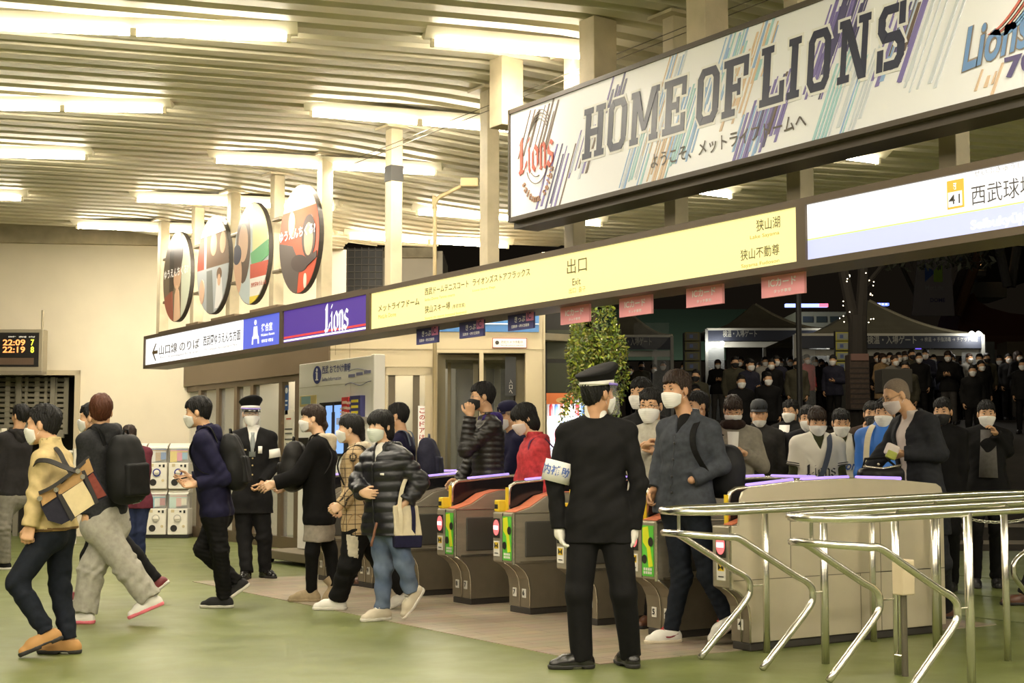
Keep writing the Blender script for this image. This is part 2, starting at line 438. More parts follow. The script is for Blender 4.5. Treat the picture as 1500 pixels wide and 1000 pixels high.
def torso_prims(m, e=0.0, low=0.0, b=1.0, k=.06):
    n, p, u, l, f = m.n, m.p, m.u, m.l, m.ft; kk = m.k; c1 = n-u*0.14*kk; w = p+u*0.15*kk; pr = []
    for sg in (1, -1):
        pr += [Cone(c1+l*sg*.080*kk*b+f*.005, w+l*sg*.060*kk*b, .094*kk*b+e, .082*kk*b+e, k), Cone(w+l*sg*.060*kk*b, p+m.hl*sg*.074*kk*b, .082*kk*b+e, .102*kk*b+e, k),
               Cone(n+l*sg*.045*kk-u*.005, m.S[0 if sg > 0 else 1]+l*sg*.012, .045+e*.8, .050+e*.9, .05)]
        if low > 0: pr.append(Cone(p+m.hl*sg*.074*kk*b, p+m.hl*sg*.085*kk*b-UP*low, .102*kk*b+e, .112*kk*b+e, k))
    pr += [Cone(c1+f*.022, w+f*.02, .088*kk*b+e, .086*kk*b+e, k), Cone(c1+u*.06, c1, .07+e, .09+e, k)]
    return pr
def sleeve(m, i, e=0.0, ring=0.0, cuff=0.0, short=None, pitch=.05, b=1.0):
    S, E, W = m.S[i], m.E[i], m.W[i]
    if short: 
        T = S+(E-S)*short; return Grp([Cone(S, E, .054*b+e, .054*b+e, .03)], [plane(T, nrm(E-S))], .03)
    d = nrm(W-E); T = W+d*cuff
    return Grp([Cone(S, E, .054*b+e, .046*b+e, .03, ring, pitch), Cone(E, W+d*(cuff+.03), .046*b+e, .037*b+e, .03, ring, pitch)], [plane(T, d)], .018)
def tframe(m):
    def f(V): return (V-m.n)@m.R.T
    return f
def body(m, h=0.005, mats=None):
    s = m.s; hp = head_prims(m); kk = m.k
    g = [Grp(hp, k=.01), Grp([Cone(HP(m, 0,-.028,-.055), m.n-m.u*.03+m.ft*.0, .051*m.hs, .060*kk, .03)], k=.03)]
    tp = [Cone(m.n-m.u*.12+m.l*q*.08, m.p+m.hl*q*.06, .075, .08, .06) for q in (1, -1)]+[Cone(m.n, m.n-m.u*.1, .055, .08, .05)]
    g.append(Grp(tp, k=.03))
    for i in (0, 1):
        g.append(Grp([Cone(m.n-m.u*.05, m.S[i], .05, .048, .03), Cone(m.S[i], m.E[i], .042, .036, .02), Cone(m.E[i], m.W[i], .036, .026, .02)], k=.02))
        hp_ = hand_of(m, i)
        if hp_: g.append(Grp(hp_, k=.012))
        g.append(Grp([Cone(m.hip[i], m.K[i], .07, .05, .04), Cone(m.K[i], m.An[i], .05, .036, .03)], k=.04))
    job('body', m.ro, g, h, [mats])
EYE_W = None
def face_bits(m, browcol, closed=False):
    for sg in (1, -1):
        R = Matrix(m.hR.T.tolist()).to_4x4(); k = MB().mat(mat('eye white', (.62,.58,.52), .3)); c = HP(m, .031*sg, .0845, .002)
        k.lathe([(.001,-.004),(.0075,-.0025),(.0105,0),(.0075,.0025),(.001,.004)], n=12, ax='y', sx=1.25*m.hs, sy=.5*m.hs); k.xf(Matrix.Translation(c) @ R)
        k.mat(mat('iris brown', (.02,.012,.008), .2)); c = HP(m, .031*sg, .0868, .0025); st = len(k.v)
        k.lathe([(.001,-.003),(.0058,-.001),(.0058,.001),(.001,.0035)], n=10, ax='y', sx=m.hs, sy=.78*m.hs); k.xf(Matrix.Translation(c) @ R, st)
        k.mat(mat('lash', (.015,.01,.008), .6))
        k.tube([HP(m, x*sg, y, z) for x, y, z in ((.016,.085,.006),(.026,.0895,.0095),(.036,.088,.0095),(.047,.078,.004))], [.0015,.0022,.0022,.0012], 6)
        k.xf(Matrix.Translation(-Vector(m.ro.location))); k.build('eye', m.ro, smooth=True)
    for sg in (1, -1):
        b = MB().mat(browcol); b.tube([HP(m, x*sg, y, z) for x, y, z in ((.013,.089,.023),(.026,.0905,.029),(.040,.084,.029),(.052,.070,.022))], [.003,.0042,.0036,.0018], 6)
        b.xf(Matrix.Translation(-Vector(m.ro.location))); b.build('eyebrow', m.ro, smooth=True)
ZL = {'short': ([-.13,-.085,-.045,-.030,-.018,.004,.014,.026,.045,.065,.13], [-.085,-.080,-.040,-.012,.018,.012,-.018,.004,.038,.052,.056]),
      'fringe': ([-.13,-.085,-.045,-.030,-.016,.006,.016,.030,.05,.075,.13], [-.09,-.085,-.042,-.012,.014,.008,-.024,.004,.032,.040,.040]),
      'high': ([-.13,-.085,-.045,-.030,-.018,.004,.014,.026,.045,.065,.13], [-.085,-.080,-.040,-.012,.018,.012,-.014,.030,.060,.072,.076]),
      'bob': ([-.13,-.06,-.02,.012,.03,.05,.075,.13], [-.14,-.14,-.14,-.10,-.04,.012,.022,.022]),
      'receding': ([-.13,-.085,-.04,-.012,.008,.022,.05,.075,.13], [-.085,-.082,-.045,-.022,.0,.03,.072,.088,.1]),
      'tied': ([-.13,-.085,-.04,-.012,.008,.022,.05,.075,.13], [-.08,-.06,-.03,-.005,.0,.006,.026,.03,.03])}
def hair(m, kind, mt, thick=.018, vol=(0,0,0), h=.004, extra=None, top=None, locks=True, rough=1.0):
    xs, zs = ZL[kind]; hs = m.hs
    def loc(p): return ((p-m.hc.astype(np.float32))@m.hR.T.astype(np.float32))/hs
    def cut(p):
        q = loc(p); z = np.interp(q[..., 1]-0.004*np.sin(q[..., 0]*120), xs, zs)+0.006*np.sin(q[..., 0]*190+q[..., 1]*60)
        return ((z-q[..., 2])*0.75*hs).astype(np.float32)
    e = thick; sw = .95 if kind in ('bob', 'tied') else .42
    pr = [Ell(HP(m, vol[0],-.014+vol[1],.040+vol[2]), np.array((.076,.097,.086))*hs+np.array((sw*e,e,e*.8)), m.hR, .02), Ell(HP(m, 0,-.035,-.02), np.array((.064,.066,.070))*hs+e*(.7 if sw > .5 else .12), m.hR, .03)]
    if kind in ('fringe', 'bob'): pr.append(Ell(HP(m, 0,.05,.055), np.array((.062,.052,.046))*hs+e*.4, m.hR, .02))
    g = [Grp(pr, [cut])]
    if locks and kind != 'receding':
        q = np.random.RandomState(hash_(m.s['id'])+1); lk = []
        zf = {'short': .050, 'fringe': .024, 'bob': .020, 'tied': .036, 'high': .066}.get(kind, .05)
        for i in range(15):
            a = math.radians(-62+124*i/14+q.uniform(-4, 4)); w_ = math.radians(q.uniform(-14, 14)); z1 = zf+q.uniform(-.014, .008)+.010*abs(math.sin(a))
            lk.append(Cone(HP(m, .068*math.sin(a), -.012+.088*math.cos(a), .088+q.uniform(-.01, .01)), HP(m, .0775*math.sin(a+w_), -.010+.1015*math.cos(a+w_), z1), .0125*hs, .0035, .010))
        for i in range(46):
            a = q.uniform(0, 6.28); el_ = q.uniform(.05, 1.35); d = A(math.cos(a)*math.cos(el_), math.sin(a)*math.cos(el_), math.sin(el_)); t_ = nrm(np.cross(d, A(0,0,1)) if el_ < 1.2 else A(1,0,0)); dn = nrm(np.cross(t_, d)); dn = dn if dn[2] < 0 else -dn; dr = nrm(dn+t_*q.uniform(-.8, .8))
            rd = np.array((.076+sw*e*.9, .097+e*.95, .086+e*.78)); p0 = A(0,-.014,.040)+d*rd*.93; p1 = A(0,-.014,.040)+d*rd*.98+dr*q.uniform(.02, .035)
            if p1[2] < (.03 if p1[1] < -.02 else .06): continue
            lk.append(Cone(HP(m, *p0), HP(m, *p1), .011*hs, .0025, .008))
        g.append(Grp(lk, k=.008))
    if kind == 'bob': g.append(Grp([Ell(HP(m, 0,-.045,-.055), np.array((.078,.062,.085))*hs+e*.6, m.hR, .02)], [cut], .02))
    if extra: g.append(Grp([Cone(HP(m, *a), HP(m, *b), ra, rb, .02) for a, b, ra, rb in extra], k=.012))
    rs = np.random.RandomState(hash_(m.s['id'])).uniform(0, 6, 3)
    def disp(p):
        q = loc(p); az = np.arctan2(q[..., 0], q[..., 1]+.03); r = np.sqrt(q[..., 0]**2+(q[..., 1]+.03)**2)
        rr = np.clip(r*18, 0, 1); z = q[..., 2]; x = q[..., 0]; y = q[..., 1]
        return rough*((.0020*np.sin(az*31+rs[0]+2*np.sin(z*60+rs[1])+x*40)+.0014*np.sin(az*57+rs[1]+z*90))*rr+.0016*np.sin(x*170+rs[2]+2*np.sin(y*60))*(1-rr*.6)+.0022*np.sin(az*9+rs[2]+z*30)*rr)
    job('hair', m.ro, g, h, [mt], disp, .005, sm=0)
def hash_(t): return sum((i+1)*ord(c) for i, c in enumerate(t)) % 9973
def mask(m, mt, h=.004, low=0.0):
    hs = m.hs
    def loc(p): return ((p-m.hc.astype(np.float32))@m.hR.T.astype(np.float32))/hs
    def cut(p):
        q = loc(p); y = q[..., 1]; zt = np.interp(y, [.0,.03,.06,.10,.13], [-.040,-.034,-.026,-.014,-.010])-low; zb = np.interp(y, [.0,.03,.06,.10,.13], [-.082,-.095,-.118,-.128,-.12])-low*.5
        return (np.maximum(np.maximum(q[..., 2]-zt, zb-q[..., 2]), .022-y+np.abs(q[..., 0])*.12)*hs*.9).astype(np.float32)
    pr = head_prims(m, .0085, True)+[Ell(HP(m, 0,.068,-.055), np.array((.054,.052,.056))*hs, m.hR, .03)]
    def disp(p):
        q = loc(p); return .0011*np.sin(q[..., 2]*420+8*q[..., 0]**2)*np.clip((.06-np.abs(q[..., 0]))*40, 0, 1)
    loops = []
    for sg in (1, -1):
        loops += [Cone(HP(m, .060*sg,.035,-.040-low), HP(m, .080*sg,-.012,.012), .0022, None, 0), Cone(HP(m, .052*sg,.035,-.085-low), HP(m, .081*sg,-.022,-.030), .0022, None, 0), Cone(HP(m, .080*sg,-.012,.012), HP(m, .083*sg,-.03,.0), .0022, None, 0)]
    job('face_mask', m.ro, [Grp(pr, [cut]), Grp(loops, k=0)], h*.8, [mt], disp, .002)
def glasses(m, mt, low=0.0):
    k = MB().mat(mt)
    for sg in (1, -1):
        k.tube([HP(m, sg*.033+.023*math.cos(a), .102-.0006*abs(math.cos(a))*30*.4, -.003-low+.016*math.sin(a)) for a in [2*PI*i/16 for i in range(16)]], .0016, 6, closed=True)
        k.tube([HP(m, sg*.056,.096,.002-low), HP(m, sg*.078,.05,.004-low), HP(m, sg*.083,-.015,.006)], .0018, 6)
    k.tube([HP(m, .011,.106,-.001-low), HP(m, 0,.109,.001-low), HP(m, -.011,.106,-.001-low)], .0016, 6)
    k.xf(Matrix.Translation(-Vector(m.ro.location))); k.build('eyeglasses', m.ro, smooth=True)
def shoe(m, i, up, sole, h=.005, boot=0.0, lace=None, heel=False):
    an, f, u = m.An[i], m.ff[i], m.fu[i]; l = nrm(np.cross(u, f)); o = an-u*.085
    pr = [Cone(o-f*.040+u*.045, o+f*.09+u*.042, .037, .039, .03), Cone(o+f*.09+l*.004+u*.036, o+f*.165+u*.028, .039, .031, .03), Cone(o-f*.038+u*.03, o+f*.1+u*.026, .036, .040, .02),
          Cone(o-f*.012+u*.06, an+u*(.015+boot), .041, .043+boot*.06, .03), Cone(o+f*.03+u*.075, o+f*.11+u*.048, .032, .030, .03)]
    g = [Grp(pr, [plane(o+u*.012, -u)]+([plane(an+u*(.005+boot), u)]), 0)]
    def after_dummy(ob, V, Q): pass
    job('shoe', m.ro, g, h, [up])
    sp = [Cone(o-f*.040+u*.02, o+f*.09+u*.02, .042, .046, .02), Cone(o+f*.09+u*.02, o+f*.168+u*.02, .046, .036, .02)]
    g2 = [Grp(sp, [plane(o, -u), plane(o+u*.027, u)], 0)]
    if heel: g2[0].cuts.append(lambda p: np.minimum(np.minimum((p-o)@f+.005, .06-(p-o)@f), .013-(p-o)@u))
    job('sole', m.ro, g2, h, [sole], parent=g)
    if lace:
        k = MB().mat(lace)
        for q in range(4):
            a = .045+q*.018; z = .108-q*.011
            k.tube([o+f*a+l*.026+u*(z-.012), o+f*(a+.004)+u*z, o+f*(a+.008)-l*.026+u*(z-.012)], .004, 6)
        k.xf(Matrix.Translation(-Vector(m.ro.location))); k.build('laces', m.ro, smooth=True)
def trousers(m, mt, e=.012, h=.008, wr=.004, b=1.0, flare=0.0, cut=.03, mats=None, fm=None, ankle=.0):
    g = [Grp([Cone(m.p+m.hl*q*.06*b+UP*.08, m.p+m.hl*q*.07*b-UP*.05, .085*b+e, .098*b+e, .05) for q in (1, -1)], k=.03)]
    for i in (0, 1):
        d = nrm(m.An[i]-m.K[i]); T = m.An[i]+d*(cut-.03)
        g.append(Grp([Cone(m.hip[i], m.K[i], .084*b+e, .058*b+e+flare*.5, .04), Cone(m.K[i], m.An[i]+d*.06, .058*b+e+flare*.5, .042*b+e+flare+ankle, .03)], [plane(T, d)], .035))
    fo = folds(wr, 26, hash_(m.s['id'])+3, (1, 1, 1.4))
    kn = [m.K[0], m.K[1], m.An[0], m.An[1]]
    def disp(p):
        w = 0.35
        for c in kn: w = w+np.exp(-((p-c.astype(np.float32))**2).sum(-1)/.018)*1.1
        return fo(p)*w
    job('trousers', m.ro, g, h, mats or [mt], disp, wr*2, fm=fm, attr=tframe(m))
def top(m, name, mt, e=.018, hem=-.02, low=0.0, h=.008, wr=.004, ring=0.0, pitch=.06, b=1.0, cuff=-.01, cuts=(), collar=None, short=None, mats=None, fm=None, after=None, sl=(1, 1), extra=(), se=None, tring=0.0, hang=False):
    """a garment over torso and arms: hem is measured up the spine from the pelvis (or straight down from it when hang)"""
    hp = m.p+m.u*hem if not hang else m.p+UP*hem
    g = [Grp(torso_prims(m, e, low, b), [plane(hp, -m.u if not hang else -UP)]+list(cuts), 0)]
    for i in (0, 1):
        if sl[i]: g.append(sleeve(m, i, e*.75 if se is None else se, ring, cuff, short, pitch, b if b < 1.12 else 1.08))
    if collar:
        ht, r, lean = collar; ht += .035; top_ = m.n+m.u*ht+m.ft*lean
        ce, ci = [Cone(m.n-m.u*.03, top_, r, r*.98, .02)], Cone(m.n-m.u*.06, top_+m.u*.05, r-.012, r-.010)
        g.append(Grp(ce, [plane(top_, m.u), lambda p: -ci.d(p)]+list(cuts), .015))
    for x in extra: g.append(x)
    fo = folds(wr, 20, hash_(m.s['id'])+11, (1, 1, 1.6)); el = [m.E[0], m.E[1], m.p+m.u*.12]
    nn = m.n.astype(np.float32); uu = m.u.astype(np.float32)
    def disp(p):
        w = 0.45
        for c in el: w = w+np.exp(-((p-c.astype(np.float32))**2).sum(-1)/.015)*1.0
        r = fo(p)*w
        if tring: r = r-tring*(np.abs(np.sin(((p-nn)@uu)*PI/pitch))-.6)
        return r
    job(name, m.ro, g, h, mats or [mt], disp, wr*2+tring, fm=fm, attr=tframe(m), after=after)
def hood(m, mt, r=.030, drop=.05, back=.10, h=.007, wide=.095, name='hood', front=.07, fdrop=.10):
    """a hood lying round the neck and down the back"""
    n = m.n+m.u*.018; l, f, u = m.l, m.ft, m.u
    ring_ = [n+f*front-u*fdrop*.6+l*.045, n+f*.045+l*wide*.85-u*.01, n-f*.03+l*wide+u*.015, n-f*back*.8+l*wide*.6+u*.015, n-f*back-u*.0]
    ring2 = [q-l*2*((q-n)@l) for q in ring_]
    pr = [Cone(rg[i], rg[i+1], r*(.75+.06*i), r*(.8+.06*i), .02) for rg in (ring_, ring2) for i in range(4)]
    pr += [Ell(n-f*(back*.95)-u*drop, (wide*.85, .045, .085), m.R, .04)]
    fo = folds(.004, 30, hash_(m.s['id'])+5)
    job(name, m.ro, [Grp(pr)], h, [mt], fo, .006)
def vcut(m, w0=.05, depth=.30, top_=.02, front=.0):
    """opening down the front: removes |x| < w(z) in front of the chest"""
    nn = m.n.astype(np.float32); R = m.R.astype(np.float32)
    def f(p):
        q = (p-nn)@R.T; w = np.interp(q[..., 2], [-depth, -depth*.02, .1], [0.0, w0, w0+.02])
        return np.minimum(np.minimum((w-np.abs(q[..., 0]))*.9, q[..., 1]-front), q[..., 2]+depth).astype(np.float32)
    return f
def surf(V, m, x, z, back=False, tol=.012):
    q = (V-m.n)@m.R.T; s = np.where((np.abs(q[:, 0]-x) < tol) & (np.abs(q[:, 2]-z) < tol))[0]
    if not len(s): return m.n+m.R.T@A(x, .12, z)
    return V[s[np.argmin(q[s, 1]) if back else np.argmax(q[s, 1])]]
def on_skin(V, x, y):
    d = V-O0; z = d@CF; px = 750+FPX*(d@CR)/z; py = 500-FPX*(d@CU)/z; q = (px-x)**2+(py-y)**2; s = np.where(q < q.min()+4)[0]; return V[s[np.argmin(z[s])]]
def front_line(V, m, x0, z0, x1, z1, n=14, off=.002):
    return [surf(V, m, x0+(x1-x0)*t/n, z0+(z1-z0)*t/n)+m.ft*off for t in range(n+1)]
def add_part(m, name, mb, smooth=True, parent=None):
    mb.xf(Matrix.Translation(-Vector(m.ro.location))); return mb.build(name, parent or m.ro, smooth=smooth)
def buttons(m, V, zs, x, mt, r=.009):
    for z in zs:
        k = MB().mat(mt); k.lathe([(.001,-.003),(r,-.002),(r,.002),(r*.6,.004),(.001,.004)], n=10, ax='y'); c = surf(V, m, x, z)+m.ft*.002
        k.xf(Matrix.Translation(c) @ Matrix(m.R.T.tolist()).to_4x4()); add_part(m, 'button', k)
def cap_peaked(m, cloth, bandm, peak, tilt=0.0, name='peaked_cap'):
    ro = m.ro; R = Matrix(m.hR.T.tolist()).to_4x4(); M = Matrix.Translation(Vector(HP(m, 0,-.008,.05))-Vector(ro.location)) @ R @ Matrix.Rotation(math.radians(tilt), 4, 'X') @ Matrix.Scale(m.hs*1.06, 4)
    k = MB().mat(cloth)
    st = len(k.v); prof = [(.085,.0),(.094,.002),(.097,.030),(.101,.040),(.118,.066),(.126,.078),(.124,.086),(.110,.094),(.07,.100),(.02,.103),(.001,.103)]
    k.lathe(prof, n=32, sx=.92, sy=1.12)
    for i in range(st, len(k.v)):
        x, y, z = k.v[i]; t = max(0, z-.03); k.v[i] = (x, y+t*.12, z+y*t*3.0+max(0, y)*t*2.0)
    k.xf(M); c = k.build(name, ro, smooth=True)
    b = MB().mat(bandm); b.lathe([(.0955,.004),(.0985,.006),(.0998,.028),(.0965,.030)], n=32, sx=.92, sy=1.12); b.xf(M); bo = b.build('cap_band', ro, smooth=True); bo.parent = c
    v = MB().mat(peak); n = 15; vs = []; fs = []
    for t, (rr, dz) in enumerate(((.0, .004), (.5, -.012), (1.0, -.038))):
        for i in range(n):
            a = math.radians(-62+124*i/(n-1)); ex = .052*rr*math.cos(math.radians((-62+124*i/(n-1))*1.4))**.6 if abs(-62+124*i/(n-1))*1.4 < 90 else 0
            vs.append(((.094*.92+ex*.7)*math.sin(a)*1.0, (.094*1.12+ex)*math.cos(a), .006+dz))
    N = len(vs); vs += [(x, y, z-.004) for x, y, z in vs]
    for t in range(2):
        for i in range(n-1):
            a = t*n+i; fs += [(a, a+n, a+n+1, a+1), (N+a, N+a+1, N+a+n+1, N+a+n)]
    for i in range(n-1): fs.append((2*n+i, N+2*n+i, N+2*n+i+1, 2*n+i+1))
    v.add(vs, fs); v.xf(M); vo = v.build('visor', ro, smooth=True); vo.parent = c
    return c
def face_shield(m, clear, bandm, drop=.20):
    ro = m.ro; k = MB().mat(clear); n = 21; vs = []; fs = []
    for t in range(5):
        for i in range(n):
            a = math.radians(-85+170*i/(n-1)); rx, ry = .098, .150-.008*t*.0; z = .075-drop*t/4
            vs.append(HP(m, rx*math.sin(a)*(1+.04*t), -.012+ry*math.cos(a)*(1+.035*t), z))
    for t in range(4):
        for i in range(n-1): fs.append((t*n+i, t*n+i+1, (t+1)*n+i+1, (t+1)*n+i))
    k.add(vs, fs); k.xf(Matrix.Translation(-Vector(ro.location))); o = k.build('face_shield', ro, smooth=True)
    so = o.modifiers.new('thick', 'SOLIDIFY'); so.thickness = .0015
    b = MB().mat(bandm); pts = [HP(m, .100*math.sin(a), -.012+.151*math.cos(a), .066) for a in [math.radians(-88+176*i/20) for i in range(21)]]
    pts2 = [HP(m, .1005*math.sin(a), -.012+.1515*math.cos(a), .052) for a in [math.radians(-88+176*i/20) for i in range(21)]]
    b.add([p for pr in zip(pts, pts2) for p in pr], [(2*i, 2*i+2, 2*i+3, 2*i+1) for i in range(20)]); b.xf(Matrix.Translation(-Vector(ro.location))); bo = b.build('shield_band', ro, smooth=True); bo.parent = o
    s2 = bo.modifiers.new('thick', 'SOLIDIFY'); s2.thickness = .003
    # strap round the back of the head
    t = MB().mat(mat('white elastic', (.75,.72,.66), .8)); t.tube([HP(m, .098*math.sin(a), -.012+.118*math.cos(a), .058) for a in [math.radians(95+170*i/12) for i in range(13)]], .004, 6)
    t.xf(Matrix.Translation(-Vector(ro.location))); to = t.build('elastic_strap', ro, smooth=True); to.parent = o
    return o
SKIN_D = dict(rough=.5, noise=.10, nscale=20)
SK1 = mat('skin warm', (.62,.36,.20), .5, noise=.12, nscale=14); SK2 = mat('skin tan', (.50,.27,.145), .5, noise=.12, nscale=14); SK3 = mat('skin light', (.70,.44,.27), .5, noise=.10, nscale=14)
HB = mat('black hair', (.006,.005,.0045), .55, bump=.5, bscale=160, spec=.28); HBR = mat('dark brown hair', (.022,.011,.006), .55, bump=.5, bscale=160, spec=.3); HRED = mat('reddish brown hair', (.075,.022,.008), .55, bump=.5, bscale=160, spec=.3)
HGR = mat('grey stubble', (.30,.22,.15), .7, noise=.3, nscale=90)
WHM = mat('white mask cloth', (.80,.78,.74), .8); BKM = mat('black mask cloth', (.012,.011,.011), .7); PKM = mat('pale mask cloth', (.66,.58,.56), .8)
def person(s, label, group=None, cat='person'):
    m = skeleton(s); m.ro = thing('person', label, cat, tuple(m.root), group=group); return m
# straps and packs carried by people
def strap(name, pts, w, mt, parent, side, th=.006):
    """flat webbing along pts; side gives the width direction"""
    pts = [np.asarray(p, float) for p in pts]; k = MB().mat(mt); vs = []; n = len(pts); base = np.array(parent.location) if parent else np.zeros(3)
    for i, p in enumerate(pts):
        t = nrm(pts[min(i+1, n-1)]-pts[max(i-1, 0)]); sd = side(i) if callable(side) else np.asarray(side, float); sd = nrm(sd-t*(sd@t)); up = np.cross(t, sd)
        for a, b in ((1, 1), (-1, 1), (-1, -1), (1, -1)): vs.append(p+sd*w/2*a+up*th/2*b-base)
    fs = [(i*4+j, i*4+(j+1) % 4, i*4+4+(j+1) % 4, i*4+4+j) for i in range(n-1) for j in range(4)]+[(3, 2, 1, 0), tuple((n-1)*4+j for j in range(4))]
    k.add(vs, fs); return k.build(name, parent, smooth=False)
def smooth_pts(pts, n=5):
    """Catmull-Rom through pts"""
    pts = [np.asarray(p, float) for p in pts]; out = []
    for i in range(len(pts)-1):
        p0, p1, p2, p3 = pts[max(i-1, 0)], pts[i], pts[i+1], pts[min(i+2, len(pts)-1)]
        for j in range(n):
            t = j/n; out.append(.5*((2*p1)+(p2-p0)*t+(2*p0-5*p1+4*p2-p3)*t*t+(3*p1-p0-3*p2+p3)*t**3))
    return out+[pts[-1]]
def backpack(m, label, mt, size=(.15,.09,.23), off=.20, drop=.22, straps=(1, 1), front=False, mt2=None, lean=0.0, side=0.0, cat='backpack', stm=None, name='backpack', sw=.045, e=.03, after=None):
    """a soft pack behind (or in front of) the chest, with a front pocket, top handle and shoulder straps"""
    sg = 1 if front else -1; c = m.n-m.u*drop+m.ft*off*sg+m.l*side; R = m.R
    if lean:
        a = math.radians(lean); R = np.stack([m.l, m.ft*math.cos(a)+m.u*math.sin(a), m.u*math.cos(a)-m.ft*math.sin(a)])
    ro = thing(name, label, cat, tuple(c)); fo = folds(.004, 22, hash_(label))
    job('pack_body', ro, [Grp([RBox(c-R[2]*size[2]*.14-R[1]*sg*size[1]*.1, (size[0]*.96, size[1]*.88, size[2]*.84), R, min(size)*.86, .02), RBox(c+R[2]*size[2]*.32-R[1]*sg*size[1]*.16, (size[0]*.80, size[1]*.74, size[2]*.66), R, min(size)*.72, .06), Ell(c-R[2]*size[2]*.30+R[1]*sg*size[1]*.15, (size[0]*1.02, size[1]*1.0, size[2]*.68), R, .06)])], .008, [mt], fo, .008, after=after)
    pc = c-R[2]*size[2]*.34+R[1]*sg*size[1]*.86
    job('front_pocket', ro, [Grp([RBox(pc, (size[0]*.74, size[1]*.36, size[2]*.48), R, size[1]*.24, .02)])], .008, [mt2 or mt], fo, .008)
    k = MB().mat(stm or mt); top_ = c+R[2]*size[2]*1.0; k.tube([top_+R[0]*.03-R[2]*.02-np.array(ro.location), top_+R[0]*.02+R[2]*.03-np.array(ro.location), top_-R[0]*.02+R[2]*.03-np.array(ro.location), top_-R[0]*.03-R[2]*.02-np.array(ro.location)], .008, 8); k.build('carry_loop', ro, smooth=True)
    for i, q in enumerate((1, -1)):
        if not straps[i]: continue
        l = m.l*q; f, u, n = m.ft*(-sg), m.u, m.n; x = .100*m.k; r = .088*m.k+e*.85   # f points from the pack towards the other side of the body
        pts = [n+l*x*.8-f*(r-.01)-u*.10, n+l*x-f*.07+u*(.012+e*.6), n+l*x*1.05+f*.01+u*(.020+e*.7), n+l*x*1.08+f*(r*.72)-u*.045, n+l*x*1.15+f*(r+.012)-u*.14, n+l*x*1.35+f*(r*.82)-u*.25, n+l*(x*1.65)+f*.02-u*.33, n+l*x*1.3-f*r*.8-u*.37]
        strap('shoulder_strap', smooth_pts(pts, 5), sw, stm or mt, ro, m.l)
    return ro
BLKSH = mat('black shoe', (.014,.013,.012), .45)
# ------------------------------------------------------------------ setting
def struct(o): o['kind'] = 'structure'; return o
RA = YAW+math.radians(73.3)                       # heading of the roof ribs
RV = A(math.sin(RA), math.cos(RA), 0)
QV = A(math.sin(RA-PI/2), math.cos(RA-PI/2), 0)   # heading across the ribs, away from us
def roof_z(X, Y=0):
    t = max(0.0, min(1.0, (X-6.2)/2.6)); s = t*t*(3-2*t)
    return max(4.74-.22*s-max(0, X-8.5)*.10, 4.40)
def roof_hit(x, y, dz=.0):
    d = ray(x, y); lo, hi = 1.0, 80.0
    f = lambda t: (O0+d*t)[2]-(roof_z((O0+d*t)[0])-dz)
    for _ in range(60):
        mid = (lo+hi)/2
        if f(mid) > 0: hi = mid
        else: lo = mid
    return O0+d*lo
# floor: green coated concrete
def floor_mat():
    m = mat('green floor coating', (.165,.192,.058), .38, noise=.22, nscale=.9, bump=.06, bscale=14)
    N, L = nodes(m); b = N['Principled BSDF']
    tc = N.new('ShaderNodeTexCoord'); mp = N.new('ShaderNodeMapping'); mp.inputs['Scale'].default_value = (1.1, 1.1, 1); mp.inputs['Rotation'].default_value = (0,0,.35)
    nz = N.new('ShaderNodeTexNoise'); nz.inputs['Scale'].default_value = 2.2; nz.inputs['Detail'].default_value = 6; L.new(tc.outputs['Object'], mp.inputs[0]); L.new(mp.outputs[0], nz.inputs['Vector'])
    mr = N.new('ShaderNodeMapRange'); mr.inputs[3].default_value = .24; mr.inputs[4].default_value = .55; L.new(nz.outputs[0], mr.inputs[0]); L.new(mr.outputs[0], b.inputs['Roughness'])
    return m
def tile_mat():
    m = mat('beige floor tile', (.36,.28,.18), .42); N, L = nodes(m); b = N['Principled BSDF']
    tc = N.new('ShaderNodeTexCoord'); br = N.new('ShaderNodeTexBrick'); br.inputs['Scale'].default_value = 1; br.inputs['Brick Width'].default_value = .9; br.inputs['Row Height'].default_value = .15
    br.inputs['Mortar Size'].default_value = .004; br.inputs['Color1'].default_value = (.43,.355,.25,1); br.inputs['Color2'].default_value = (.35,.285,.20,1); br.inputs['Mortar'].default_value = (.16,.12,.08,1)
    L.new(tc.outputs['Object'], br.inputs['Vector']); nz = N.new('ShaderNodeTexNoise'); nz.inputs['Scale'].default_value = 5
    mx = N.new('ShaderNodeMix'); mx.data_type = 'RGBA'; mx.blend_type = 'MULTIPLY'; mx.inputs[0].default_value = .35; L.new(br.outputs[0], mx.inputs[6]); L.new(nz.outputs[1], mx.inputs[7]); L.new(tc.outputs['Object'], nz.inputs['Vector']); L.new(br.outputs[0], mx.inputs[6])
    L.new(mx.outputs[2], b.inputs['Base Color']); return m
TILE_X = (5.22, 8.9); TILE_Y = (6.97, 13.75)
g0 = lambda a, b: QV*a+RV*b
struct(MB().mat(floor_mat()).box((-14,-16,-.2), (19,30,0)).build('floor'))
struct(MB().mat(tile_mat()).box((TILE_X[0],TILE_Y[0],-.05), (TILE_X[1],TILE_Y[1],.004)).build('floor_tiles'))
struct(MB().mat(mat('floor joint', (.10,.12,.04), .6)).box((9.15,-6,-.02), (9.19,12,.003)).box((10.6,-6,-.02), (10.64,12,.003)).box((12.2,-6,-.02), (12.24,12,.003)).build('floor_line'))
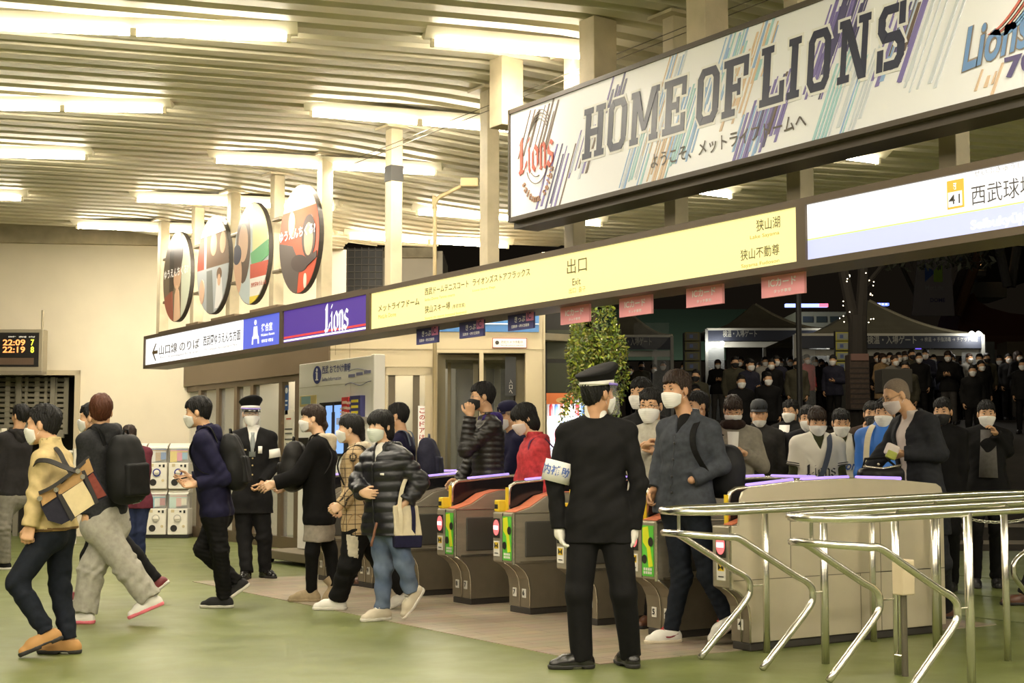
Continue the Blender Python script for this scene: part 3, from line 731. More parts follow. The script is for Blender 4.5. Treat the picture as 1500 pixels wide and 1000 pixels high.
# ribbed steel roof deck
def deck():
    v = []; f = []; prof = []; b = -11.0; pit = .29
    while b < 21.8: prof += [(b, .0), (b+.07, .0), (b+.10, -.075), (b+.25, -.075), (b+.28, .0)]; b += pit
    na = 90; al = np.linspace(-19, 19, na)
    for (bb, dz) in prof:
        for a in al:
            p = QV*bb+RV*a; v.append((p[0], p[1], roof_z(p[0])+dz))
    n = len(prof)
    for i in range(n-1):
        for j in range(na-1):
            q = v[i*na+j]
            if q[0] > 9.0 and q[0]*FH[0]+q[1]*FH[1] > 20.6: continue
            f.append((i*na+j, i*na+j+1, (i+1)*na+j+1, (i+1)*na+j))
    m = mat('roof deck paint', (.60,.55,.41), .5, noise=.18, nscale=1.4)
    return struct(mesh_obj('ceiling', v, f, m))
deck()
# wall at the far left with its concrete beam and the shuttered opening
WA = YAW+math.radians(82.5); WV = A(math.sin(WA), math.cos(WA), 0); WN = A(-math.cos(WA), math.sin(WA), 0)   # WN points away from us
if WN@FH < 0: WN = -WN
WO = P(250, 600, 22.6); WO[2] = 0
def wall_box(name, a0, a1, z0, z1, d0, d1, m, b=0, parent=None):
    """box on the far wall: a along the wall (right is positive), d away from us behind its face"""
    k = MB().mat(m); (k.bbox if b else k.box)((a0, d0, z0), (a1, d1, z1), *([b] if b else []))
    M = Matrix(((WV[0], WN[0], 0, WO[0]), (WV[1], WN[1], 0, WO[1]), (0, 0, 1, 0), (0, 0, 0, 1))); k.xf(M)
    return k.build(name, parent)
WALLM = mat('cream wall paint', (.76,.68,.52), .7, noise=.10, nscale=1.2, bump=.05, bscale=30)
CONC = mat('pale concrete', (.52,.44,.29), .75, noise=.28, nscale=3.5, bump=.15, bscale=40)
sx = -1.62      # right edge of the shuttered opening along the wall
k = MB().mat(WALLM); k.box((-16,0,2.52), (2.75,.4,4.60)); k.box((sx+.22,0,0), (2.75,.4,2.52))
WM = Matrix(((WV[0], WN[0], 0, WO[0]), (WV[1], WN[1], 0, WO[1]), (0, 0, 1, 0), (0, 0, 0, 1)))
k.xf(WM); struct(k.build('wall_left'))
struct(wall_box('trim_1', -16, 2.7, 4.60, 5.0, -.12, .4, CONC))
struct(wall_box('trim_2', sx+.14, sx+.22, 0, 2.60, -.05, .3, mat('door frame paint', (.50,.42,.28), .5)))
struct(wall_box('trim_3', -16, sx+.22, 2.52, 2.60, -.05, .3, MATS['door frame paint']))
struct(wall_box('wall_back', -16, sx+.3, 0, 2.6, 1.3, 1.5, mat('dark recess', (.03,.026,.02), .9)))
# pierced rolling shutter: rows of stubby slats between upright strips
def shutter():
    t = thing('rolling_shutter', 'grey pierced rolling shutter half closing the opening in the cream wall', 'shutter', tuple(WO+WV*(-4)))
    base = Matrix.Translation(-Vector(t.location)) @ WM; sm = mat('shutter steel', (.21,.19,.135), .45, metal=.3)
    k = MB().mat(sm); z = 1.62
    a0, a1 = -6.2, sx-.06
    while z < 2.50:
        k.prism([(.27,z),(.33,z-.012),(.33,z+.040),(.29,z+.050)], a0, a1, 0); z += .082
    a = a0; sl = 0
    while a < a1: k.box((a, .275, 1.6), (a+(.045 if sl % 3 else .075), .32, 2.5)); a += .15; sl += 1
    k.xf(base); k.build('curtain', t)
    for i, a in enumerate((-5.0,-3.95,-3.3,-2.42,-1.9)):
        p = MB().mat(mat('shutter post', (.20,.18,.13), .5)); p.box((a, .22, 0), (a+.075, .29, 2.5)); p.xf(base); p.build('guide_post', t)
    b = MB().mat(sm); b.bbox((a0, .26, 1.54), (a1, .36, 1.62), .01); b.xf(base); b.build('bottom_bar', t)
shutter()
# ------------------------------------------------------------------ waiting room front (brown frames) to the left beyond the gates
BRF = mat('bronze frame', (.16,.115,.07), .4, metal=.35); GLS = mat('window glass', (.85,.88,.85), .03, alpha=.16, spec=.7)
XF = 8.06
def facade():
    y0, y1 = 16.55, 24.2
    struct(MB().mat(BRF).box((XF,y0-.0,2.35), (XF+.3,y1,3.3)).box((XF,y1-1.1,0), (XF+.3,y1+.2,2.35)).build('wall_front'))
    n = 0; ys = [16.62, 17.62, 18.15, 19.15, 19.75, 20.45, 21.2, 22.0, 22.9]
    for i in range(len(ys)-1):
        w = thing('window_%d' % (i+1), 'x', 'window', (XF+.1, ys[i], 0)); del w['label']; del w['category']; w['kind'] = 'structure'
        k = MB().mat(BRF); W = ys[i+1]-ys[i]; wd_ = .055
        k.box((-.05,0,0), (.05,wd_,2.35)); k.box((-.05,W-wd_,0), (.05,W,2.35)); k.box((-.05,wd_,2.27), (.05,W-wd_,2.35)); k.box((-.05,wd_,0), (.05,W-wd_,.16)); k.build('window_frame', w)
        box_obj('pane', (-.008,wd_,.16), (.008,W-wd_,2.27), GLS, w)
    inm = mat('room paint', (.46,.40,.28), .8, noise=.1)
    struct(MB().mat(inm).box((12.2,16.9,0), (12.4,24.5,3.2)).build('wall_rear')); struct(MB().mat(inm).box((8.4,24.1,0), (12.4,24.3,3.2)).build('wall_end'))
    struct(MB().mat(inm).box((8.1,16.6,2.9), (12.4,24.3,3.0)).build('ceiling_room'))
    # room lamps, partitions and leaflet rack seen through the glass
    for i, y in enumerate((18.3, 20.6, 22.6)):
        t = thing('room_lamp', ('slim ceiling lamp in the glazed room, nearest the information board', 'slim ceiling lamp in the middle of the glazed room', 'slim ceiling lamp at the far end of the glazed room')[i], 'lamp', (10.0,y,2.9))
        box_obj('housing', (-.6,-.08,-.05), (.6,.08,0), mat('lamp tray', (.7,.66,.55), .5), t); box_obj('tube', (-.55,-.02,-.08), (.55,.02,-.05), emis('lamp tube', (1,.93,.75), 7), t)
        lamp('room light', 'AREA', (0,0,-.12), 14, LAMP, 1.1, .15, (0,0,0), t)
    t = thing('vertical_blind', 'grey vertical blind hanging inside the dark glazed room', 'blind', (10.6,17.6,0)); bm_ = mat('blind fabric', (.20,.19,.15), .8)
    for i in range(8):
        box_obj('blind_slat', (0,.16*i,.3), (.02,.16*i+.13,2.6), bm_, t)
    t = thing('leaflet_rack', 'leaflet rack with rows of coloured pamphlets behind the glass door', 'rack', (8.75,17.75,0)); box_obj('back_panel', (.1,-.4,0), (.13,.45,1.75), mat('rack board', (.55,.48,.34), .6), t)
    for r in range(5):
        box_obj('rack_tray', (-.02,-.4,.25+r*.3), (.1,.45,.28+r*.3), BRF, t)
        for c in range(5):
            q = RNG; col = (q.uniform(.15,.6), q.uniform(.15,.5), q.uniform(.12,.45)); p = MB().mat(mat('leaflet %d%d' % (r, c), col, .5)); p.box((.0,-.36+c*.165,.285+r*.3), (.03,-.24+c*.165,.50+r*.3)); o = p.build('leaflet', None); o.location = t.location
            tag(o, 'coloured leaflet standing in the rack behind the glass door', 'leaflet', 'leaflets in the rack behind the glass')
facade()
t = thing('paper_notice', 'white printed notice taped on the glass door beside the officer with a face shield', 'notice', (8.178,17.95,1.55))
box_obj('sheet', (-.03,-.17,-.33), (-.02,.17,.33), mat('paper', (.78,.74,.64), .7), t)
for i, (z, w, c) in enumerate(((.20,.16,(.5,.1,.06)),(.06,.24,(.1,.1,.1)),(.0,.22,(.1,.1,.1)),(-.08,.24,(.1,.1,.1)),(-.14,.14,(.1,.1,.1)))): box_obj('print_line', (-.032,-w/2,z), (-.03,w/2,z+.02), mat('print %d' % (i > 0), c, .7), t)
t = thing('small_notice', 'small white notice under the printed notice on the glass door', 'notice', (8.178,17.95,1.05)); box_obj('sheet', (-.03,-.15,-.06), (-.02,.15,.06), MATS['paper'], t); box_obj('print_line', (-.032,-.1,-.012), (-.03,.1,.012), MATS['print 1'], t)
t = thing('glass_sticker', 'blue vertical sticker on the dark glass door near the brown post', 'sticker', (8.178,18.03,2.02)); box_obj('sheet', (-.03,-.05,-.2), (-.02,.05,.2), mat('sticker blue', (.03,.09,.25), .5), t)
MB().mat(mat('sticker white', (.75,.75,.7), .6)).lathe([(.001,-.003),(.04,-.003),(.04,.003),(.001,.003)], (-.03,0,.13), 14, ax='x').box((-.034,-.035,-.02), (-.03,.035,.0)).box((-.034,-.03,-.08), (-.03,.03,-.06)).build('sticker_marks', t)
# ------------------------------------------------------------------ beige shop wall beyond the gates
BG = mat('beige cladding', (.56,.47,.31), .55, noise=.06, nscale=2)
BA = YAW+math.radians(87.5); BV = A(math.sin(BA), math.cos(BA), 0); BN = A(-BV[1], BV[0], 0); BN = BN if BN@FH > 0 else -BN
BO = P(483, 600, 18.25); BO[2] = 0
BM = Matrix(((BV[0], BN[0], 0, BO[0]), (BV[1], BN[1], 0, BO[1]), (0, 0, 1, 0), (0, 0, 0, 1)))
def ba(x): return (x-483)*18.25/FPX          # along the wall from its left end
def bz(y): return EYE+(668-y)*18.25/FPX
def bbox_(k, x0, x1, y0, y1, d0, d1): return k.box((ba(x0), d0, bz(y1)), (ba(x1), d1, bz(y0)))
k = MB().mat(BG)
bbox_(k, 483, 797, 436, 512, 0, .15); bbox_(k, 483, 636, 511, 537, .01, .15); k.box((ba(483), .01, 0), (ba(553), .15, bz(537))); k.box((ba(770), 0, 0), (ba(797), .35, bz(512)))
bbox_(k, 634, 640, 512, 1000, -.02, .15); k.box((ba(634), -.02, 0), (ba(640), .15, bz(512))); bbox_(k, 636, 770, 512, 516, -.01, .15); k.box((ba(702), -.02, 0), (ba(708), .12, bz(515)))
k.xf(BM); struct(k.build('wall_right'))
k = MB().mat(mat('panel joint', (.30,.25,.16), .7)); bbox_(k, 483, 797, 510.3, 511.2, -.004, .0); bbox_(k, 490, 491, 440, 520, -.004, .0); bbox_(k, 511, 512, 440, 600, -.004, .0); bbox_(k, 640, 797, 455, 456, -.004, 0); k.xf(BM); struct(k.build('trim_4'))
# sliding doors: left pair pale inside, right one open passage with dark rooms behind
dr = thing('door_1', 'x', 'door'); del dr['label']; del dr['category']; dr['kind'] = 'structure'
FRM = mat('beige door frame', (.50,.42,.28), .45)
k = MB().mat(FRM)
for x0, x1 in ((553,566),(622,636)): k.box((ba(x0), .02, 0), (ba(x1), .10, bz(537)))
bbox_(k, 553, 636, 537, 549, .02, .10); k.xf(BM); k.build('door_frame', dr)
k = MB().mat(mat('dark mullion', (.12,.095,.06), .5)); k.box((ba(568), .05, 0), (ba(578), .12, bz(549))); k.box((ba(604), .05, 0), (ba(614), .12, bz(549))); k.xf(BM); k.build('mullion', dr)
k = MB().mat(GLS); k.box((ba(566), .07, 0), (ba(622), .08, bz(549))); k.xf(BM); k.build('pane', dr)
k = MB().mat(mat('shop interior', (.58,.51,.36), .8)); k.box((ba(545), .9, 0), (ba(640), 1.0, 3)); k.xf(BM); struct(k.build('wall_shop'))
lamp('shop light', 'AREA', tuple(BM @ Vector((ba(595), .5, 2.9))), 10, LAMP, .8, .3, (0,0,0), None)
dr2 = thing('door_2', 'x', 'door'); del dr2['label']; del dr2['category']; dr2['kind'] = 'structure'
k = MB().mat(mat('olive jamb', (.17,.145,.085), .5))
for x0, x1, d0 in ((640,652,.2),(655,660,.9),(694,702,.6),(708,714,.7),(730,740,1.6),(757,770,.3)): k.box((ba(x0), d0, 0), (ba(x1), d0+.12, bz(517)))
bbox_(k, 640, 770, 516, 524, .3, 2.2); k.xf(BM); k.build('door_frame', dr2)
k = MB().mat(GLS); k.box((ba(655), 1.0, 0), (ba(702), 1.01, bz(524))); k.box((ba(708), .9, 0), (ba(757), .91, bz(524))); k.xf(BM); k.build('pane', dr2)
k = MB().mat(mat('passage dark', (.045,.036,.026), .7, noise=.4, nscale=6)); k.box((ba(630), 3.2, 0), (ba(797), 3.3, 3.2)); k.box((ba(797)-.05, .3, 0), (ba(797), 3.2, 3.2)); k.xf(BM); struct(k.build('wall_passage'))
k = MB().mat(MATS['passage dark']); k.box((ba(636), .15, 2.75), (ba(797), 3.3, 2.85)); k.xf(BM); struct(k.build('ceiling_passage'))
k = MB().mat(BG); k.box((ba(797)-.02, .0, 0), (ba(797)+.02, 3.3, 3.9)); k.xf(BM); struct(k.build('wall_side'))
# ------------------------------------------------------------------ columns behind the sign band
CXY = 6.92
def col_y(x): 
    d = ray(x, 400); return (O0+d*((CXY-.066)/d[0]))[1]
colx = [230, 279, 331, 394, 463, 563, 702, 826, 973, 1153, 1378]
COLM = mat('column paint', (.58,.50,.34), .55, noise=.22, nscale=5)
for i, x in enumerate(colx):
    y = col_y(x)-.07; w = .066
    o = MB().mat(COLM).bbox((CXY-.066,y-w,2.63), (CXY+.066,y+w,roof_z(CXY)-.05), .006).box((CXY-.15,y-w-.08,roof_z(CXY)-.10), (CXY+.15,y+w+.08,roof_z(CXY)-.075)).build('column'); struct(o)
    if i == 5:
        t = MB().mat(mat('black tape', (.02,.018,.014), .5)); t.box((CXY-.072,y-w-.006,4.06), (CXY+.072,y+w+.006,4.22)); b = t.build('tape_band', None); tag(b, 'black tape bound around the top of a pale column', 'tape')
ROOFC = roof_z(CXY)
for i in range(2):
    t = MB().mat(mat('thin wire', (.12,.10,.07), .6)); t.tube([(CXY-.12-.05*i,5.0,ROOFC-.22-.07*i), (CXY-.12-.05*i,13.3,ROOFC-.30-.07*i)], .004, 5); tag(t.build('overhead_wire'), 'upper thin overhead wire along the column tops' if i == 0 else 'lower thin overhead wire along the column tops', 'wire')
for i, x in enumerate((755, 888, 1047)):      # deeper pillars that carry the long banner
    y = (O0+ray(x, 100)*((6.75)/ray(x, 100)[0]))[1]-.13
    struct(MB().mat(CONC).bbox((6.46,y-.10,4.06), (6.68,y+.10,4.66), .006).build('pillar'))
# ------------------------------------------------------------------ fluorescent strip lights under the roof
TRAY = mat('light tray', (.80,.74,.58), .45); TUBE = emis('fluorescent tube', (1,.90,.70), 42.0); CAPM = mat('lamp holder', (.70,.64,.48), .5)
def strip_light(p0, p1, label, power=1.0, group=None):
    p0 = np.array(p0); p1 = np.array(p1); c = (p0+p1)/2; L = np.linalg.norm(p1-p0); d = nrm(p1-p0)
    t = thing('strip_light', label, 'ceiling light', tuple(c), 0, group); M = Matrix.Identity(4); lat = nrm(np.cross(UP, d)); up = np.cross(d, lat)
    M = Matrix(((d[0], lat[0], up[0], 0), (d[1], lat[1], up[1], 0), (d[2], lat[2], up[2], 0), (0, 0, 0, 1)))
    k = MB().mat(TRAY).prism([(-.15,.035),(-.035,-.03),(.035,-.03),(.15,.035)], -L/2-.06, L/2+.06, 0); k.xf(M); k.build('reflector', t)
    n = max(1, round(L/1.25))
    for i in range(n):
        a, b = -L/2+L*i/n+.03, -L/2+L*(i+1)/n-.03
        k = MB().mat(TUBE).tube([(a,0,-.062), (b,0,-.062)], .021, 10); k.xf(M); k.build('tube', t, smooth=True)
        for q in (a-.02, b+.02):
            k = MB().mat(CAPM).box((q-.015,-.025,-.09), (q+.015,.025,-.02)); k.xf(M); k.build('lamp_holder', t)
    rz = math.atan2(d[1], d[0]); l = lamp('tube light', 'AREA', (0,0,-.11), 22*L*power, LAMP, L*.96, .10, (0,0,rz), t)
    return t
HID = [((-40,28),(425,46),'near strip light across the upper left corner of the ceiling'),((632,52),(858,73),'short strip light ending just left of the banner top'),((-60,148),(243,153),'strip light in the second row, cut by the picture edge'),
 ((455,158),(775,184),'strip light in the second row running behind the tall column by the banner'),((-40,219),(128,223),'short visible end of a strip light in the third row by the left edge'),((315,228),(640,246),'long strip light above the red and black round poster'),
 ((-60,281),(34,285),'tip of a strip light low at the left edge above the cream wall'),((200,286),(492,299),'strip light above the two middle round posters'),((610,305),(882,322),'strip light behind the street lamp arm'),
 ((113,326),(486,341),'strip light nearest the cream wall beam'),((510,341),(745,355),'farthest strip light, right of the taped column'),((985,268),(1072,280),'strip light glimpsed between banner and yellow sign'),((1200,217),(1287,228),'strip light glimpsed between banner and white station sign')]
for a, b, lb in HID: strip_light(roof_hit(*a, .10), roof_hit(*b, .10), lb, 1.0)
# the same lights carry on over the concourse around and behind us
for i, (bq, ar) in enumerate([(b_, a_) for b_ in (7.2, 4.6, 1.8, -1.6, -5) for a_ in (-8.5,-4.3, .2, 4.6, 9.0, 13.0)]):
    p = QV*bq+RV*ar
    if p[0] > 6.2 and p[1] > 4: continue
    p0 = p-RV*1.25; p1 = p+RV*1.25; p0[2] = roof_z(p0[0])-.12; p1[2] = roof_z(p1[0])-.12
    strip_light(p0, p1, 'strip light in the rows over the concourse', .9, 'strip lights over the open concourse')
# ------------------------------------------------------------------ signs over the gates
def sy(x, y=420, X=6.37): return PX(x, y, X)[1]
def sz(x, y, X=6.37): return PX(x, y, X)[2]
def fit(name, body, M, w, h, m, parent, bold=0.0, shear=0.0, depth=.003):
    """lettering fitted to a box w x h whose lower left corner is the origin of M"""
    o = text_obj(name, body, 1.0, Matrix.Identity(4), m, parent, 'LEFT', bold, shear, 0.0)
    c = np.array([v.co[:] for v in o.data.vertices]); lo, hi = c.min(0), c.max(0); s = np.maximum(hi-lo, 1e-6)
    T = M @ Matrix.Diagonal((w/s[0], h/s[1], 1, 1)) @ Matrix.Translation((-lo[0], -lo[1], 0)); o.data.transform(T); return o
def ftext(body, X, x0, x1, ya, yb, m, parent, bold=0.0, shear=0.0, name='lettering', XR=6.37):
    """text on a plane facing -X, spanning pixels x0..x1, with its top at ya and bottom at yb where it begins"""
    y0, y1 = sy(x0, (ya+yb)/2, XR), sy(x1, (ya+yb)/2, XR); zt, zb = sz(x0, ya, XR), sz(x0, yb, XR)
    o = fit(name, body, FACE(X, y0, zb), abs(y0-y1), zt-zb, m, parent, bold, shear)
    return o
FRD = mat('sign frame', (.115,.085,.055), .45, metal=.3); INK = mat('dark ink', (.045,.038,.03), .6); OCH = mat('ochre ink', (.55,.40,.02), .6)
YEL = emis('yellow sign face', (1,.86,.34), .62); WHT = emis('white sign face', (.98,.98,1), .66); BLU = emis('blue sign face', (.10,.13,.62), .60); PUR = emis('purple sign face', (.075,.035,.24), .66); LAV = emis('lavender sign face', (.52,.56,.90), .60)
WHL = emis('white sign lettering', (1,1,1), .68); RED = emis('red sign stripe', (.75,.06,.05), .6); GRN = emis('lime sign stripe', (.62,.85,.22), .6); ORG = emis('orange sign mark', (1,.42,.05), .6)
XS = 6.37; ZB, ZT = 2.425, 2.865
def lightbox(name, label, x0, x1, parts, frame_r=.035):
    ya, yb = sy(x0), sy(x1); t = thing(name, label, 'sign', (XS, (ya+yb)/2, ZB)); o = Vector(t.location)
    k = MB().mat(FRD); k.box((XS,yb,ZB), (XS+.34,ya,ZB+.045)); k.box((XS,yb,ZT-.045), (XS+.34,ya,ZT)); k.box((XS,ya-.04,ZB+.045), (XS+.34,ya,ZT-.045)); k.box((XS,yb,ZB+.045), (XS+.34,yb+.04,ZT-.045)); k.box((XS+.3,yb+.04,ZB+.045), (XS+.34,ya-.04,ZT-.045))
    k.xf(Matrix.Translation(-o)); k.build('frame', t)
    for nm, a, b, c0, c1, m in parts:     # panels: pixel range and height share
        p = MB().mat(m); y0 = ya-.04 if a is None else sy(a); y1 = yb+.04 if b is None else sy(b); h = ZT-ZB-.09
        p.box((XS+.02,y1,ZB+.045+h*c0), (XS+.04,y0,ZB+.045+h*c1)); p.xf(Matrix.Translation(-o)); p.build(nm, t)
    return t, o
def sub(o, org): o.data.transform(Matrix.Translation(-org)); return o
XT = XS+.016
# 1 white and blue direction sign
t, o = lightbox('direction_sign', 'white and blue lit sign with a left arrow and a waiting room symbol', 212, 412, [('panel', None, 355, 0, 1, WHT), ('panel', 355, None, 0, 1, BLU)])
GRY = mat('grey ink', (.16,.14,.12), .6); PAL = mat('pale ink', (.52,.50,.50), .6); BRN = mat('arrow ink', (.13,.085,.035), .6)
k = MB().mat(BRN); ya = sy(221, 517); za = 2.625
k.prism([(ya,za),(ya-.13,za+.115),(ya-.16,za+.115),(ya-.07,za+.022),(ya-.21,za+.022),(ya-.21,za-.022),(ya-.07,za-.022),(ya-.16,za-.115),(ya-.13,za-.115)][::-1], XT, XT+.003, 0); k.xf(Matrix.Translation(-o)); k.build('arrow', t)
for b_, x0, x1, y0, y1, m in (('山口線 のりば',231,290,508,522,GRY),('For Yamaguchi Line',233,288,524,528,PAL),('西武園ゆうえんち方面',296,350,494,509,INK),('For Seibuen Amusement Park',298,346,512,516,PAL)): sub(ftext(b_, XT, x0, x1, y0-2, y1-2, m, t, .012), o)
for b_, x0, x1, y0, y1 in (('待合室',381,397,474,486),('Waiting Room',380,400,489,494),('候车室 대합실',381,398,497,502)): sub(ftext(b_, XT, x0, x1, y0, y1, WHL, t, .02), o)
k = MB().mat(WHL); yc = sy(372, 490); zc = 2.645                     # seated people symbol
k.lathe([(.001,-.002),(.028,-.002),(.028,.002),(.001,.002)], (XT, yc, zc+.115), 16, ax='x')
k.prism([(yc+.06,zc-.03),(yc+.045,zc+.07),(yc-.045,zc+.07),(yc-.06,zc-.03),(yc-.09,zc-.05),(yc-.10,zc-.13),(yc-.07,zc-.13),(yc-.06,zc-.07),(yc+.06,zc-.07),(yc+.07,zc-.13),(yc+.10,zc-.13),(yc+.09,zc-.05)], XT, XT+.003, 0)
k.xf(Matrix.Translation(-o)); k.build('seat_pictogram', t)
# 2 purple team sign
t, o = lightbox('team_sign', 'purple lit sign with white gothic lettering over red and white stripes', 412, 539, [('panel', None, None, .20, 1, PUR), ('panel', None, None, 0, .045, PUR), ('white_stripe', None, None, .045, .10, WHL), ('panel', None, None, .10, .14, PUR), ('red_stripe', None, None, .14, .20, RED)])
def gothic(body, X, x0, x1, ya, yb, m, parent, org, XR=6.37, rise=0.0, rows=1):
    """broken-stroke blackletter drawn with a broad pen"""
    GL = {'L': [((.30,1),(.12,.86)),((.22,.95),(.22,.12)),((.36,1.0),(.36,.14)),((.05,.10),(.25,.0)),((.22,.10),(.55,.03)),((.5,.02),(.85,.16)),((.85,.16),(.95,.30))],
          'i': [((.0,.60),(.35,.72)),((.35,.72),(.35,.12)),((.35,.12),(.62,.0)),((.15,.92),(.5,1.0))],
          'o': [((.45,.74),(.08,.58)),((.10,.60),(.10,.16)),((.08,.16),(.45,.0)),((.45,.74),(.85,.56)),((.82,.58),(.82,.14)),((.85,.18),(.45,.0))],
          'n': [((.0,.62),(.2,.74)),((.2,.74),(.2,.06)),((.08,.06),(.32,.0)),((.2,.62),(.55,.75)),((.55,.75),(.82,.60)),((.80,.62),(.80,.06)),((.70,.06),(.96,.0))],
          's': [((.80,.66),(.45,.76)),((.45,.76),(.15,.58)),((.15,.58),(.22,.42)),((.22,.44),(.78,.32)),((.78,.34),(.80,.12)),((.80,.14),(.45,.0)),((.45,.0),(.08,.14))]}
    GL['a'] = GL['o'][:3]+[((.45,.74),(.8,.74)),((.8,.74),(.8,.06)),((.8,.06),(.98,.0))]; GL['t'] = [((.3,.95),(.3,.1)),((.3,.1),(.65,0)),((.02,.68),(.62,.72))]; GL['m'] = GL['n'][:6]; GL['e'] = GL['o'][:3]+[((.45,.74),(.8,.6)),((.8,.6),(.2,.34)),((.45,0),(.8,.12))]
    GL['b'] = [((.15,1.05),(.15,.1)),((.15,.6),(.5,.74)),((.5,.74),(.82,.55)),((.82,.55),(.82,.15)),((.82,.15),(.45,0)),((.45,0),(.12,.12))]; GL['u'] = [((.12,.74),(.12,.12)),((.12,.14),(.45,0)),((.45,0),(.78,.16)),((.78,.74),(.78,.06)),((.7,.06),(.95,0))]
    y0, y1 = sy(x0, (ya+yb)/2, XR), sy(x1, (ya+yb)/2, XR); zt, zb = sz(x0, ya, XR), sz(x0, yb, XR); H = zt-zb; W = y0-y1
    adv = {'L': 1.15, 'i': .62, 't': .65}; tot = sum(adv.get(c, 1.0) for c in body); cx = 0; k = MB().mat(m)
    for c in body:
        w = W*adv.get(c, 1.0)/tot; pen = .20 if len(body) < 6 else .24
        for ip, ((ax, az), (bx, bz_)) in enumerate(GL.get(c, [])):
            hz = 1.0 if c in 'L' else (.92 if c != 'i' else .95)
            P0 = (y0-(cx+ax*w*.92), zb+az*H*hz+rise*cx); P1 = (y0-(cx+bx*w*.92), zb+bz_*H*hz+rise*cx); pw = w*pen*.5; ph = H*.045
            k.prism([(P0[0]+pw,P0[1]-ph),(P0[0]-pw,P0[1]+ph),(P1[0]-pw,P1[1]+ph),(P1[0]+pw,P1[1]-ph)], X-.0005*ip, X+.003, 0)
        cx += w
    k.xf(Matrix.Translation(-org)); return k.build('lettering', parent)
gothic('Lions', XT, 474, 509, 447, 486, WHL, t, o)
# 3 yellow exit sign
t, o = lightbox('exit_sign', 'long yellow lit exit sign with dark Japanese lettering', 539, 1174, [('panel', None, None, 0, 1, YEL)])
YI = mat('yellow sign ink', (.10,.085,.012), .6)
for b_, x0, x1, y0, y1, m, bo in (('メットライフドーム',552,612,447,457,YI,.02),('MetLife Dome',552,578,461,467,OCH,.0),('西武ドームテニスコート',620,684,422,432.5,YI,.012),('Seibu Dome Tennis courts',620,664,437,441,OCH,0),('ライオンズストアフラックス',690,774,408,419,YI,.012),('Lions Store Flags',690,723,424,428,OCH,0),
   ('狭山スキー場',620,657,448,459,YI,.012),('(季節営業)',660,679,446,453,YI,.0),('Sayama ski resort (seasonal business)',620,681,464,469,OCH,0),('出口',828,857,380,402,YI,.0),('Exit',836,848,408,418,YI,.005),('出口  출구',831,855,422,430,OCH,0),
   ('狭山湖',1105,1140,322,339,YI,.005),('Lake Sayama',1096,1139,345,352,OCH,.005),('狭山不動尊',1082,1139,366,382,YI,.005),('Sayama Fudoson',1083,1139,387,394,OCH,.005)): sub(ftext(b_, XT, x0, x1, y0, y1, m, t, bo), o)
# 4 white station name sign
t, o = lightbox('station_sign', 'white and lavender lit station name sign at the right end of the sign band', 1174, 1570, [('panel', None, None, .38, 1, WHT), ('lime_stripe', None, None, .355, .38, GRN), ('panel', None, None, 0, .355, LAV)])
IN2 = mat('station ink', (.09,.08,.08), .6)
for b_, x0, x1, y0, y1, m, bo in (('西武球場前',1420,1541,272,301,IN2,.0),('せいぶきゅうじょうまえ',1424,1540,250,259,PAL,0),('Seibukyūjō-mae',1419,1548,322,341,WHL,.03)): sub(ftext(b_, XT, x0, x1, y0, y1, m, t, bo), o)
k = MB().mat(ORG); ya, yb = sy(1384, 285), sy(1409, 285); zt, zb = sz(1384, 265), sz(1384, 307); k.bbox((XT+.000,yb,zb), (XT+.008,ya,zt), .012); k.mat(WHL).box((XT-.004,yb+.012,zb+.012), (XT,ya-.012,zb+(zt-zb)*.58)); k.box((XT-.004,yb+.05,zb+(zt-zb)*.66), (XT,ya-.05,zt-.02)); k.xf(Matrix.Translation(-o)); k.build('station_number_plate', t)
sub(ftext('41', XT-.008, 1388, 1405, 286, 300, IN2, t, .005), o); sub(ftext('SI', XT-.008, 1392, 1401, 270, 278, ORG, t, .03), o)
struct(MB().mat(FRD).box((XS+.34,3.6,ZB+.10), (CXY+.06,sy(214),ZB+.22)).box((XS+.05,12.5,ZT), (XS+.3,sy(228),ZT+.03)).build('beam'))
for x0, x1 in ((260,277),(296,330),(352,392)):    # spacer boxes on top of the band
    b = MB().mat(mat('spacer brown', (.20,.145,.085), .5)).box((XS+.12,sy(x1),ZT), (XS+.30,sy(x0),ZT+.075)).build('spacer_box'); tag(b, 'brown spacer box on the sign band below the round posters', 'box', 'spacer boxes on the sign band')
# ------------------------------------------------------------------ the long banner
XH = 6.33; HZB, HZT = 3.165, 4.10
ya, yb = sy(744, 250, XH), sy(1570, 60, XH)
ban = thing('banner_sign', 'huge white banner sign with navy slab letters hung above the sign band', 'sign', (XH, (ya+yb)/2, HZB)); ob = Vector(ban.location); TB = Matrix.Translation(-ob)
k = MB().mat(mat('banner frame', (.075,.058,.042), .5)); k.box((XH,yb,HZB), (XH+.42,ya,HZB+.035)); k.box((XH,yb,HZT-.035), (XH+.42,ya,HZT)); k.box((XH,ya-.02,HZB), (XH+.42,ya,HZT)); k.box((XH,yb,HZB), (XH+.42,yb+.03,HZT)); k.box((XH+.30,yb,HZB), (XH+.33,ya,HZT)); k.box((XH+.06,yb,HZB-.05), (XH+.3,ya,HZB)); k.xf(TB); k.build('frame', ban)
PNL = mat('banner face', (.87,.87,.92), .30)
k = MB().mat(PNL).box((XH+.015,yb+.02,HZB+.03), (XH+.03,ya-.02,HZT-.03)); k.xf(TB); k.build('panel', ban)
XB = XH+.008
NAV = mat('banner navy', (.045,.048,.085), .35)
def ch(x0, x1, y0, y1): return [(x0,y0),(x1,y0),(x1,y1),(x0,y1)]
